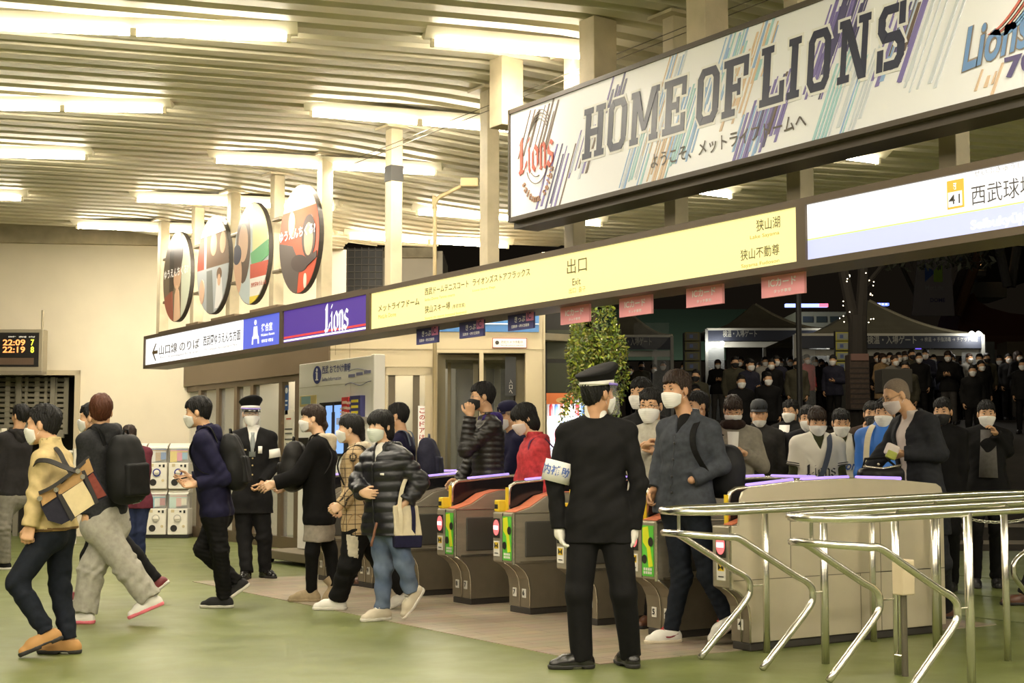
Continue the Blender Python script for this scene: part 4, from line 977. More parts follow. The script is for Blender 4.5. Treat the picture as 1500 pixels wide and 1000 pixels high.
_O = [ch(0,.27,.17,.83), ch(.73,1,.17,.83), ch(.2,.8,.86,1), ch(.2,.8,0,.14), [(0,.83),(.27,.80),(.34,.86),(.2,1)], [(1,.83),(.8,1),(.66,.86),(.73,.80)], [(0,.17),(.2,0),(.34,.14),(.27,.20)], [(1,.17),(.73,.20),(.66,.14),(.8,0)]]
SLAB = {'H': [ch(.09,.34,0,1), ch(.66,.91,0,1), ch(0,.43,0,.12), ch(.57,1,0,.12), ch(0,.43,.88,1), ch(.57,1,.88,1), ch(.3,.7,.43,.57)], 'O': _O,
 'M': [ch(.05,.23,0,1), ch(.77,.95,0,1), ch(0,.30,0,.12), ch(.70,1,0,.12), ch(0,.2,.88,1), ch(.8,1,.88,1), [(.05,1),(.28,1),(.56,.22),(.44,.22)], [(.95,1),(.56,.22),(.44,.22),(.72,1)]],
 'E': [ch(.10,.38,0,1), ch(0,.98,.87,1), ch(.80,.98,.66,.9), ch(0,.98,0,.13), ch(.80,.98,.1,.34), ch(.3,.66,.44,.57), ch(.58,.70,.36,.65)],
 'F': [ch(.10,.38,0,1), ch(0,.98,.87,1), ch(.80,.98,.64,.9), ch(0,.52,0,.12), ch(.3,.66,.42,.55), ch(.58,.70,.34,.63)],
 'L': [ch(.10,.38,0,1), ch(0,.50,.88,1), ch(0,.98,0,.13), ch(.80,.98,.1,.36)], 'I': [ch(.24,.76,0,1), ch(0,1,0,.12), ch(0,1,.88,1)],
 'N': [ch(.08,.26,0,1), ch(.74,.92,0,1), ch(0,.38,0,.12), ch(0,.28,.88,1), ch(.62,1,.88,1), [(.08,1),(.32,1),(.92,0),(.68,0)]],
 'S': [ch(.2,.72,.86,1), ch(0,.27,.62,.83), ch(.2,.8,.43,.58), ch(.73,1,.17,.40), ch(.28,.8,0,.14), ch(.76,.98,.66,1), ch(.02,.24,0,.34), [(0,.83),(.27,.80),(.34,.86),(.2,1)], [(0,.62),(.2,.43),(.36,.58),(.27,.64)], [(1,.40),(.8,.58),(.64,.43),(.73,.37)], [(1,.17),(.73,.20),(.66,.14),(.8,0)]]}
def slab(c, y0, y1, z0, z1, m, parent, sh=.10, out=0.0, X=XB):
    k = MB().mat(m); W = y0-y1; H = z1-z0
    for ip, p in enumerate(SLAB[c]):
        q = [(y0-(u*W+v*H*sh), z0+v*H) for u, v in p]
        if out:
            cx = sum(a for a, b in q)/len(q); cz = sum(b for a, b in q)/len(q); q = [(a+math.copysign(out, a-cx), b+math.copysign(out, b-cz)) for a, b in q]
        k.prism(q[::-1], X-.0004*ip, X+.004, 0)
    k.xf(TB); return k.build('letter' if not out else 'letter_outline', parent)
zb0 = sz(851, 234.5, XH); zt0 = sz(857, 160, XH)
for c, x0, x1 in (('H',851,882),('O',887,914),('M',920,961),('E',968,1001),('O',1017,1049),('F',1055,1092),('L',1110,1146),('I',1150,1168),('O',1179,1212),('N',1224,1270),('S',1281,1322)):
    ym = 195-(x0-855)*.24; y0, y1 = sy(x0, ym, XH), sy(x1, ym, XH)
    slab(c, y0, y1, zb0, zt0, mat('outline white', (.80,.79,.78), .4), ban, out=.018, X=XB+.003); slab(c, y0, y1, zb0, zt0, NAV, ban)
for c0, x0, x1 in (('ようこそ、メットライフドームへ',952,1180),):
    y0, y1 = sy(x0, 235, XH), sy(x1, 190, XH); zb, zt = sz(954, 247, XH), sz(954, 226, XH)
    fit('lettering', c0, TB @ FACE(XB, y0, zb), y0-y1, zt-zb, mat('banner ink', (.12,.10,.09), .5), ban, .012)
# slanting colour streaks
def streaks():
    r = random.Random(3); k = MB(); cols = {'n': (.10,.09,.20), 'p': (.22,.18,.45), 't': (.38,.60,.66), 'o': (.68,.50,.36), 'b': (.30,.45,.72), 'k': (.17,.12,.10), 'l': (.62,.66,.74)}
    G_ = [(752,796,.55,1,'kk',9),(800,842,.0,.55,'kpn',7),(868,892,.72,1,'np',6),(838,868,.25,.7,'kpl',7),(925,962,.0,.5,'tbl',9),(948,975,.3,1,'lbo',9),(968,1000,.0,.5,'oot',8),(990,1030,.1,.75,'bt',10),(1030,1066,.5,1,'tbb',9),(1058,1096,.3,.85,'oo',7),(1075,1110,.6,1,'bto',8),(1094,1140,.0,.4,'npb',10),(1122,1160,.1,.6,'npk',9),(1180,1215,.3,1,'npp',9),(1196,1240,.6,1,'np',10),(1220,1290,.0,.6,'tlb',12),(1285,1345,.3,1,'lbp',9),(1340,1400,.2,.9,'l',5),(1452,1500,.0,.2,'oo',5),(1300,1330,.4,.8,'npk',6)]
    H = HZT-HZB-.07
    for x0, x1, a, b, cs, n in G_:
        for i in range(n):
            x = x0+(x1-x0)*(i+r.random()*.8)/n; y = sy(x, 200-(x-855)*.24, XH); w = r.uniform(.008, .030); z0 = HZB+.035+H*min(max(a+r.uniform(-.06,.08), 0), .95); z1 = HZB+.035+H*max(min(b+r.uniform(-.12,.03), 1), .1)
            if z1-z0 < .05: continue
            c = r.choice(cs); k.mat(mat('streak '+c, cols[c], .4)); s0 = (z0-HZB)*.50-.22; s1 = (z1-HZB)*.50-.22
            q = [(y-s0,z0),(y-w-s0,z0),(y-w*.7-s1,z1),(y-s1,z1)]
            if min(p[0] for p in q) < yb+.04 or max(p[0] for p in q) > ya-.03: continue
            k.prism(q[::-1], XH+.0125-.00002*len(k.m)/6, XH+.016, 0)
    k.xf(TB); k.build('streak_artwork', ban)
streaks()
RDL = mat('red logo ink', (.55,.13,.09), .5)
gothic('Lions', XB, 759, 811, 205, 256, RDL, ban, ob, XH)
def arc_text(body, cy, cz, R, a0, a1, size, m):
    n = len(body)
    for i, c in enumerate(body):
        if c == ' ': continue
        a = math.radians(a0+(a1-a0)*i/(n-1)); p = (cy-R[0]*math.sin(a), cz-R[1]*math.cos(a))
        text_obj('lettering', c, size, TB @ FACE(XB, p[0], p[1]) @ Matrix.Rotation(a, 4, 'Z'), m, ban, 'CENTER', .02)
yc = sy(785, 240, XH); arc_text('saitama seibu', yc, sz(785, 236, XH), (.21,.30), -58, 72, .085, mat('logo ink', (.42,.24,.16), .5))
k = MB().mat(mat('logo line', (.20,.16,.14), .5)); zc_ = sz(785, 232, XH)
for (r0, r1, a0, a1) in ((.15,.17,-70,75),(.10,.115,-50,20)): k.tube([(XB, yc-r0*1.0*math.sin(math.radians(a0+(a1-a0)*i/14)), zc_-.03-r1*math.cos(math.radians(a0+(a1-a0)*i/14))) for i in range(15)], .004, 5)
for q in range(4): k.tube([(XB, yc+.12-.26*i/10-q*.012, zc_+.22+.13*math.sin(PI*i/12)+q*.022-.05*i/10) for i in range(11)], .0035, 5)
k.xf(TB); k.build('logo_lines', ban)
LB = mat('script blue', (.16,.30,.58), .4)
def script(body, x0, x1, yt, ybm, m, X, bold): 
    y0, y1 = sy(x0, (yt+ybm)/2, XH), sy(x1, (yt+ybm)/2, XH); zt, zb = sz(x0, yt, XH), sz(x0, ybm, XH)
    return fit('lettering', body, TB @ FACE(X, y0, zb), y0-y1, zt-zb, m, ban, bold, .35)
o1 = script('Lions', 1405, 1512, 44, 108, mat('script shade', (.30,.24,.20), .5), XB+.003, .05); o2 = script('Lions', 1407, 1510, 44, 106, LB, XB, .02)
for q in (o1, o2):
    y0 = sy(1407, 76, XH)-ob.y
    for v in q.data.vertices: v.co.z += (y0-v.co.y)*.10
y0, y1 = sy(1470, 100, XH), sy(1520, 90, XH); fit('lettering', '70', TB @ FACE(XB, y0, sz(1470, 116, XH)), y0-y1, sz(1470, 84, XH)-sz(1470, 116, XH), mat('seventy ink', (.10,.08,.22), .4), ban, .04)
k = MB()
for j, (c, dz) in enumerate((((.62,.16,.12),0),((.78,.76,.74),.02),((.62,.16,.12),.04),((.78,.76,.74),.06),((.20,.38,.66),.08),((.20,.38,.66),.10))):
    k.mat(mat('ribbon %.2f%.2f' % (c[0], c[2]), c, .4)); yq, zq = sy(1440, 50, XH), sz(1440, 52, XH)
    pts = [(yq-.02-.30*i/8-dz*.9, zq+.25*(i/8)**1.6-dz*.25) for i in range(9)]
    for i in range(8):
        (a, b), (c2, d) = pts[i], pts[i+1]; k.prism([(a,b),(a-.024,b-.008),(c2-.024,d-.008),(c2,d)], XB, XB+.004, 0)
k.xf(TB); k.build('ribbon_artwork', ban)
# ------------------------------------------------------------------ hanging lane tags
PNK = mat('pink tag', (.92,.38,.43), .5); NVY = mat('navy tag', (.075,.075,.23), .5); TWH = mat('tag white', (.92,.90,.88), .6); MAG = mat('tag magenta', (.85,.30,.55), .5)
XG = 6.50
def hang_tag(x0, x1, yt, yb_, label, pink):
    y0, y1 = PX(x0, yt, XG)[1], PX(x1, yt, XG)[1]; zt, zb = PX(x0, yt, XG)[2], PX(x0, yb_, XG)[2]; t = thing('lane_tag', label, 'sign', (XG, (y0+y1)/2, zt), 0, 'pink lane tags' if pink else 'navy lane tags'); og = Vector(t.location); T = Matrix.Translation(-og)
    k = MB().mat(PNK if pink else NVY).box((XG,y1,zb), (XG+.02,y0,zt)); k.xf(T); k.build('board', t); W, H = y0-y1, zt-zb
    k = MB().mat(FRD)
    k.tube([(XG+.01, y0-W*.2, zt), (XG+.01, y0-W*.2, ZB+.02)], .004, 6); k.xf(T); k.build('hanger', t); k = MB().mat(FRD); k.tube([(XG+.01, y0-W*.8, zt), (XG+.01, y0-W*.8, ZB+.02)], .004, 6); k.xf(T); k.build('hanger', t)
    q = lambda u, v: T @ FACE(XG-.003, y0-W*u, zb+H*v)
    if pink: fit('lettering', 'ICカード', q(.18,.42), W*.64, H*.36, TWH, t, .02); fit('lettering', 'タッチ専用', q(.30,.14), W*.40, H*.16, TWH, t, .012)
    else:
        fit('lettering', 'きっぷ', q(.28,.42), W*.42, H*.34, TWH, t, .02); fit('lettering', '回数券・磁気定期券', q(.16,.12), W*.70, H*.18, TWH, t, .012)
        k = MB().mat(MAG).box((XG-.004,y1-.01,zb+H*.42), (XG,y0-W*.74,zt)); k.xf(T); k.build('ic_patch', t); fit('lettering', 'IC', T @ FACE(XG-.007, y0-W*.79, zb+H*.52), W*.16, H*.36, NVY, t, .02)
for i, a in enumerate(((821,863,449,476),(907,954,436,465),(1005,1058,419,451),(1115,1178,403,437))): hang_tag(*a, 'pink lane tag under the yellow sign, '+('nearest the navy tags','second from the navy tags','third from the navy tags','below the corner where the white sign begins')[i], True)
for i, a in enumerate(((610,641,480,505),(673,708,471,496),(744,781,459,485))): hang_tag(*a, 'navy lane tag with a pink corner, '+('farthest from the pink tags','middle of the three','next to the first pink tag')[i], False)
# ------------------------------------------------------------------ round posters between the columns
def poster(x, y, ry, label, art):
    XP = 6.80; yc, zc = PX(x, y, XP)[1:3:1][0], PX(x, y, XP)[2]; R = ry*PX(x, y, XP)[1]/PX(x, y, XP)[1]*((PX(x, y, XP)-O0)@FH)/FPX
    t = thing('round_poster', label, 'poster', (XP, yc, zc), 0, None)
    k = MB().mat(mat('poster rim', (.05,.042,.035), .5)); k.lathe([(.001,.0),(R,.0),(R,.055),(.001,.055)], (0,0,0), 44, sx=.86, ax='x'); k.build('rim', t)
    k = MB()
    def disc_clip(poly):
        out = poly
        for i in range(40):
            a = 2*PI*i/40; n = (math.cos(a), math.sin(a)); res = []
            for j in range(len(out)):
                p, q = out[j], out[(j+1) % len(out)]; dp = p[0]*n[0]+p[1]*n[1]-.985; dq = q[0]*n[0]+q[1]*n[1]-.985
                if dp <= 0: res.append(p)
                if dp*dq < 0: s = dp/(dp-dq); res.append((p[0]+(q[0]-p[0])*s, p[1]+(q[1]-p[1])*s))
            out = res
            if not out: break
        return out
    for i, (col, poly) in enumerate(art):
        p = disc_clip(poly)
        if len(p) < 3: continue
        k.mat(mat('poster %.2f %.2f %.2f' % col, col, .3)); ar = sum(p[j][0]*p[(j+1) % len(p)][1]-p[(j+1) % len(p)][0]*p[j][1] for j in range(len(p)))
        if ar > 0: p = p[::-1]
        k.prism([(-u*R*.86, v*R) for u, v in p][::1], -.002-.0012*(i+1), 0, 0)
    k.build('artwork', t); return t, R
def el(cx, cy, rx, ry, n=20, rot=0): return [(cx+rx*math.cos(2*PI*i/n)*math.cos(rot)-ry*math.sin(2*PI*i/n)*math.sin(rot), cy+rx*math.cos(2*PI*i/n)*math.sin(rot)+ry*math.sin(2*PI*i/n)*math.cos(rot)) for i in range(n)]
bgp = ch(-1.2,1.2,-1.2,1.2)
t, R = poster(259, 405, 67, 'round poster with dark hair and a raised hand, leftmost of the four', [((.16,.12,.08), bgp), ((.62,.66,.52), ch(.35,1.2,-1.2,1.2)), ((.66,.42,.27), el(.05,.05,.28,.34)), ((.07,.045,.03), el(.0,.55,.45,.5)), ((.05,.035,.025), ch(-.5,-.2,-.3,.6)), ((.70,.46,.30), [(-.15,-1.1),(.35,-1.1),(.2,-.35),(.05,-.2),(-.1,-.4)]), ((.30,.08,.05), [(-1,-1),(-.2,-1),(-.3,-.3),(-.8,-.4)])])
fit('lettering', 'ゆうえんちくる?', FACE(-.014, R*.75, R*.0), R*1.5, R*.2, TWH, t, .03)
t, R = poster(312, 388, 73, 'round poster with two pictures one above the other, second from the cream wall', [((.62,.60,.55), bgp), ((.45,.10,.07), ch(-1.2,-.55,-.05,1.2)), ((.17,.11,.07), ch(-.4,1.2,-.05,.62)), ((.60,.38,.24), el(.05,.42,.2,.24)), ((.60,.38,.24), el(.62,.40,.18,.22)), ((.78,.77,.72), ch(-1.2,1.2,.62,1.2)), ((.40,.43,.45), ch(-1.2,1.2,-1.2,-.05)), ((.20,.21,.20), [(-.3,-1.1),(.15,-1.1),(.0,-.1),(-.35,-.1)]), ((.72,.72,.72), [(.2,-.9),(.7,-.9),(.6,-.3),(.3,-.3)]), ((.18,.11,.07), el(.45,-.22,.15,.13)), ((.64,.42,.28), el(.45,-.34,.09,.12)), ((.60,.40,.28), el(-.62,-.5,.16,.25))])
t, R = poster(368, 371, 76, 'round poster with a white caption box and yellow foot, third from the cream wall', [((.50,.58,.60), bgp), ((.13,.09,.07), el(-.45,.2,.42,.75)), ((.66,.45,.31), el(-.45,.25,.28,.38)), ((.62,.40,.27), el(-.75,-.35,.24,.4)), ((.05,.05,.08), el(-.8,.05,.25,.2)), ((.70,.70,.35), ch(.1,1.2,.0,1.2)), ((.15,.42,.20), [(.0,.0),(1.1,.2),(1.1,-.1),(.1,-.35)]), ((.55,.12,.08), ch(.0,1.2,-.5,-.22)), ((.80,.78,.72), ch(.0,1.2,-.85,-.5)), ((.78,.62,.08), ch(.0,1.2,-1.2,-.85))])
fit('lettering', '西武園ゆうえんち', FACE(-.018, -R*.08, -R*.68), R*.72, R*.09, mat('poster red', (.5,.1,.06), .5), t, .02)
t, R = poster(438, 350, 81, 'round red and black poster with white lettering, rightmost of the four', [((.58,.10,.05), bgp), ((.72,.55,.42), ch(-1.2,1.2,.55,1.2)), ((.11,.09,.08), [(-1.2,.05),(-.3,-.1),(.05,-.45),(-.1,-1.2),(-1.2,-1.2)]), ((.07,.05,.045), el(.05,-.45,.42,.16,20,-.1)), ((.07,.05,.045), el(.5,.0,.34,.4)), ((.62,.40,.26), el(.5,-.05,.22,.3)), ((.60,.42,.30), el(-.35,.3,.16,.24)), ((.07,.05,.045), [(.3,-.4),(.9,-.3),(.9,-.42),(.4,-.55)]), ((.75,.70,.62), el(.35,-.8,.06,.14))])
fit('lettering', 'ゆうえんちくる?', FACE(-.015, R*.82, R*.02), R*1.55, R*.2, TWH, t, .035)
for x, ys in ((243,(380,443)),(288,(362,430)),(343,(345,415)),(404,(322,398))):
    for y in ys:
        p = PX(x, y, 6.83); b = MB().mat(mat('bracket steel', (.22,.18,.12), .4, metal=.5)).bbox((p[0]-.03,p[1]-.16,p[2]-.02), (p[0]+.05,p[1]+.05,p[2]+.02), .008).build('poster_bracket'); tag(b, 'small metal bracket holding a round poster to a column', 'bracket', 'poster brackets on the columns')
# ------------------------------------------------------------------ departure board on the far left
DB = 21.5; pL, pR = P(-70, 510, DB), P(63, 510, DB); t = thing('departure_board', 'grey electronic departure board with orange times above the shutter', 'display', tuple(A(*(pL+pR)/2)))
zt, zb = P(63, 482, DB)[2], P(63, 546, DB)[2]; W = np.linalg.norm(pR-pL); ctr = (pL+pR)/2; MD = frame_mat((0,0,0), tuple(CR), (0,0,1)); z0 = zb-ctr[2]; z1 = zt-ctr[2]
def dbx(name, x0, x1, za, zb_, d0, d1, m, b=0):
    k = MB().mat(m); (k.bbox if b else k.box)((x0,za,d0), (x1,zb_,d1), *([b] if b else [])); k.xf(MD); return k.build(name, t)
def dx(x): return (x-63)*DB/FPX+W/2
def dz(y): return (P(30, y, DB)[2])-ctr[2]
dbx('case', -W/2, W/2, z0, z1, -.22, .0, mat('board case', (.30,.26,.18), .4, metal=.2), .015); dbx('screen', dx(-60), dx(57), dz(537), dz(487), 0, .006, mat('black screen', (.012,.010,.009), .3)); dbx('lower_strip', dx(-58), dx(50), dz(534), dz(524), .006, .009, mat('strip brown', (.10,.06,.035), .5)); dbx('gutter', -W/2, W/2, z0-.03, z0+.03, -.2, .03, mat('board base', (.20,.17,.12), .4))
LO = emis('orange led', (1,.30,.08), 1.3); LY = emis('yellow led', (.85,.85,.05), 1.2)
for b_, x0, x1, y0, y1, m in (('22:09',4,37,497,506,LO),('22:19',4,37,507.5,516.5,LO),('7',45,50,497,506,LY),('8',45,50,507.5,516.5,LY),('のりば',42,51,492,494.5,TWH),('時 刻',12,38,492,494.5,TWH)):
    M = MD @ Matrix.Translation((dx(x0), dz(y1), .008)); fit('lettering', b_, M, dx(x1)-dx(x0), dz(y0)-dz(y1), m, t, .02)
k = MB().mat(mat('hang rod', (.35,.30,.2), .5)); k.tube([(dx(58),z1,-.1),(dx(58),z1+.3,-.1)], .02, 8); k.xf(MD); k.build('hanger', t)
# ------------------------------------------------------------------ small signs on the beige shop wall
def wplate(name, label, cat, x0, x1, y0, y1, m, d=.0, th=.02, group=None):
    k = MB().mat(m); bbox_(k, x0, x1, y0, y1, d-th, d); c = BM @ Vector((ba((x0+x1)/2), d-th, bz((y0+y1)/2))); k.xf(Matrix.Translation(-c) @ BM); t = thing(name, label, cat, tuple(c), 0, group); k.build('board', t); return t, c
def wtext(t, c, body, x0, x1, y0, y1, m, d, bold=0.0):
    M = Matrix.Translation(-c) @ BM @ Matrix(((1,0,0,ba(x0)),(0,0,-1,d),(0,1,0,bz(y1)),(0,0,0,1))); return fit('lettering', body, M, ba(x1)-ba(x0), bz(y0)-bz(y1), m, t, bold)
t, c = wplate('camera_notice', 'small white security camera notice with a red border on the beige wall', 'sign', 721, 772, 494, 509, mat('notice red', (.35,.08,.06), .6)); k = MB().mat(TWH); bbox_(k, 722, 771, 495, 508, -.024, -.02); k.xf(Matrix.Translation(-c) @ BM); k.build('face', t)
wtext(t, c, '防犯カメラ作動中', 734, 766, 498, 502, INK, -.026, .0); wtext(t, c, 'Security camera in operation', 734, 767, 504, 506, INK, -.026)
k = MB().mat(INK).lathe([(.019,-.002),(.026,-.002),(.026,.002),(.019,.002)], (ba(728), -.026, bz(501)), 16, ax='y').lathe([(.001,-.002),(.010,-.002),(.010,.002),(.001,.002)], (ba(728), -.026, bz(501)), 12, ax='y'); k.xf(Matrix.Translation(-c) @ BM); k.build('camera_pictogram', t)
t, c = wplate('shop_fascia', 'blue and white striped shop fascia behind the navy tags', 'sign', 570, 790, 440, 485, mat('fascia blue', (.05,.17,.42), .4)); 
k = MB().mat(TWH); bbox_(k, 570, 790, 472.5, 474, -.024, -.02); k.xf(Matrix.Translation(-c) @ BM); k.build('white_stripe', t); k = MB().mat(mat('fascia light', (.62,.70,.74), .4)); bbox_(k, 570, 690, 440, 470, -.026, -.02); k.xf(Matrix.Translation(-c) @ BM); k.build('pale_panel', t)
t, c = wplate('door_strip_notice', 'tall narrow white notice with red lettering on the sliding door', 'sign', 612, 624, 594, 690, TWH, .06)
for i, chh in enumerate('このドアは開きません'): wtext(t, c, chh, 614, 622, 598+i*9.6, 605+i*9.6, mat('notice ink', (.42,.06,.05), .6), .036, .02)
t, c = wplate('passage_sign', 'dark vertical sign hanging in the passage by the beige pillar', 'sign', 741, 757, 520, 578, mat('passage sign', (.02,.022,.03), .4), .25)
for ch_, y in (('入',555),('口',563),('へ',570)): wtext(t, c, ch_, 747, 752, y-1, y+5, PAL, .225, .01)
# ------------------------------------------------------------------ white information board
XI = 7.25; y0, y1 = PX(437, 650, XI)[1], PX(545, 650, XI)[1]; zt = PX(437, 534, XI)[2]
t = thing('information_board', 'tall white information board with blue lettering standing on a low grey base', 'board', (XI, (y0+y1)/2, 0)); og = Vector(t.location); T = Matrix.Translation(-og)
WB = mat('white board', (.86,.83,.75), .45)
k = MB().mat(WB).bbox((XI,y1,.16), (XI+.10,y0,zt), .006); k.xf(T); k.build('panel', t)
k = MB().mat(mat('white edge', (.80,.77,.68), .4)).bbox((XI-.02,y1-.07,.16), (XI+.12,y1,zt+.01), .01); k.xf(T); k.build('edge_post', t)
k = MB().mat(mat('base grey', (.16,.13,.085), .5)).bbox((XI-.35,y1-.1,.05), (XI+.4,y0+.22,.15), .01)
k.xf(T); k.build('base', t)
for yy in (y1, y0+.1):
    k = MB().mat(mat('castor black', (.02,.018,.015), .5)).lathe([(.001,-.015),(.028,-.015),(.028,.015),(.001,.015)], (XI-.28,yy,.028), 12, ax='y'); k.xf(T); k.build('castor', t)
k = MB().mat(mat('seam', (.45,.40,.30), .6)); zs = PX(440, 568, XI)[2]; k.box((XI-.002,y1,zs-.004), (XI,y0,zs)); ys = PX(513, 600, XI)[1]; k.box((XI-.002,ys-.004,.2), (XI,ys,zs)); k.xf(T); k.build('seam', t)
IB = mat('info blue', (.045,.055,.22), .5); yq = PX(465, 548, XI)[1]; zq = PX(465, 549, XI)[2]
k = MB().mat(IB).lathe([(.001,-.003),(.105,-.003),(.105,.003),(.001,.003)], (XI-.004,yq,zq), 24, ax='x'); k.mat(TWH).box((XI-.010,yq-.018,zq-.055), (XI-.006,yq+.018,zq+.028)).box((XI-.010,yq-.035,zq-.065), (XI-.006,yq+.035,zq-.05)).box((XI-.010,yq-.012,zq+.02), (XI-.006,yq+.032,zq+.034)).lathe([(.001,-.002),(.02,-.002),(.02,.002),(.001,.002)], (XI-.008,yq,zq+.058), 12, ax='x'); k.xf(T); k.build('info_mark', t)
for b_, x0, x1, ya_, yb_, bo in (('西武 おでかけ情報',472,514,536,548,.015),('Seibu Information',472,500,553,558.5,.0)): sub(ftext(b_, XI-.004, x0, x1, ya_, yb_, IB, t, bo, XR=XI), og)
k = MB().mat(mat('train line', (.22,.22,.36), .6))
yA, zA = PX(512, 556, XI)[1], PX(512, 556, XI)[2]
for q in range(3): k.bbox((XI-.006,yA-.14-q*.19,zA+.025+q*.012), (XI-.003,yA+.02-q*.19,zA+.06+q*.012), .006)
k.tube([(XI-.004, yA+.10-i*.07, zA-.055+.02*math.sin(i*.9)) for i in range(11)], .004, 5); k.tube([(XI-.004, yA+.02-i*.06, zA+.095+.02*math.sin(i*.5)) for i in range(10)], .003, 5); k.xf(T); k.build('train_drawing', t)
def board_item(name, label, cat, x0, x1, ya_, yb_, m, d0=.03, group=None):
    a, b = PX(x0, (ya_+yb_)/2, XI), PX(x1, (ya_+yb_)/2, XI); za, zb = PX(x0, ya_, XI)[2], PX(x0, yb_, XI)[2]; q = thing(name, label, cat, (XI, a[1], zb), 0, group); k = MB().mat(m).bbox((-d0,b[1]-a[1],0), (0,0,za-zb), .004); k.build('body', q); return q, a, b, za, zb
q, a, b, za, zb = board_item('monitor', 'black framed screen showing a blue picture on the white information board', 'monitor', 473, 511, 590, 668, mat('monitor black', (.012,.011,.01), .35), .05)
k = MB().mat(emis('monitor picture', (.20,.36,.75), .8)).box((-.054,b[1]-a[1]+.03,.03), (-.05,-.18,za-zb-.04)); k.build('screen', q); k = MB().mat(mat('bottle dark', (.03,.03,.06), .5)); k.box((-.058,-.42,.06), (-.054,-.34,.50)).box((-.058,-.40,.50), (-.054,-.36,.60)); k.build('picture_shape', q); k = MB().mat(mat('thumbnail', (.16,.11,.07), .5)).box((-.054,-.15,.05), (-.05,-.03,za-zb-.06)); k.build('side_strip', q)
for i, (x0, x1, y0_, y1_, c, lb) in enumerate(((504,513,594,614,(.62,.50,.42),'white and red leaflet at the front of the board holder'),(507,517,582,614,(.62,.05,.05),'red leaflet standing in the board holder'),(514,522,583,614,(.55,.04,.06),'narrow red leaflet beside the navy one'),(519,535,580,613,(.06,.06,.20),'navy and yellow leaflet at the right of the board holder'))):
    q, a, b, za, zb = board_item('brochure', lb, 'leaflet', x0, x1, y0_, y1_, mat('brochure %d' % i, c, .4), .05+.01*(i % 2))
    k = MB().mat(mat('brochure mark %d' % (i == 3), (.80,.66,.05) if i == 3 else (.75,.55,.45), .5)); h = za-zb; w = a[1]-b[1]
    for j in range(3): k.box((-.067,-w*.8,h*(.2+.25*j)), (-.061,-w*.2,h*(.32+.25*j)))
    k.build('print', q)
q, a, b, za, zb = board_item('brochure_holder', 'wire leaflet holder on the white information board', 'holder', 503, 538, 612, 622, mat('holder', (.50,.46,.38), .3, alpha=.6), .09)
q, a, b, za, zb = board_item('yellow_poster', 'small yellow poster at the left of the white information board', 'poster', 440, 464, 580, 596, mat('poster yellow', (.62,.50,.22), .5), .008); k = MB().mat(mat('poster sky', (.25,.40,.45), .5)).box((-.012,-.30,.03), (-.008,-.05,.12)); k.build('picture', q)
q, a, b, za, zb = board_item('black_panel', 'small black panel low on the white information board', 'panel', 438, 452, 641, 662, MATS['monitor black'], .01); 
# ------------------------------------------------------------------ ticket gates
STL = mat('brushed steel', (.50,.45,.35), .36, metal=.55, noise=.18, nscale=4, stretch=(1,1,6)); STD = mat('dark steel', (.27,.23,.165), .42, metal=.5, noise=.2, nscale=5); EDG = mat('bright steel edge', (.62,.57,.47), .25, metal=.9)
PLN = mat('gate plinth', (.035,.03,.024), .6); PANL = mat('grey side panel', (.075,.07,.06), .45); CORL = mat('coral reader plate', (.66,.20,.10), .45); SMK = mat('smoked guard panel', (.012,.011,.012), .15, spec=.6)
LED = emis('violet light bar', (.40,.27,.95), .85); LED2 = emis('pale light bar', (.75,.80,1.0), 1.4); YLB = mat('yellow reader', (.75,.52,.03), .4); GRNP = mat('green poster', (.12,.55,.06), .4); YLP = mat('poster yellow green', (.72,.74,.03), .4); BLP = mat('poster black', (.02,.02,.015), .5); REDP = emis('red no entry light', (.95,.16,.16), .8); WHP = emis('white entry bar', (1,.85,.85), .9); STK = mat('white sticker', (.75,.72,.64), .6)
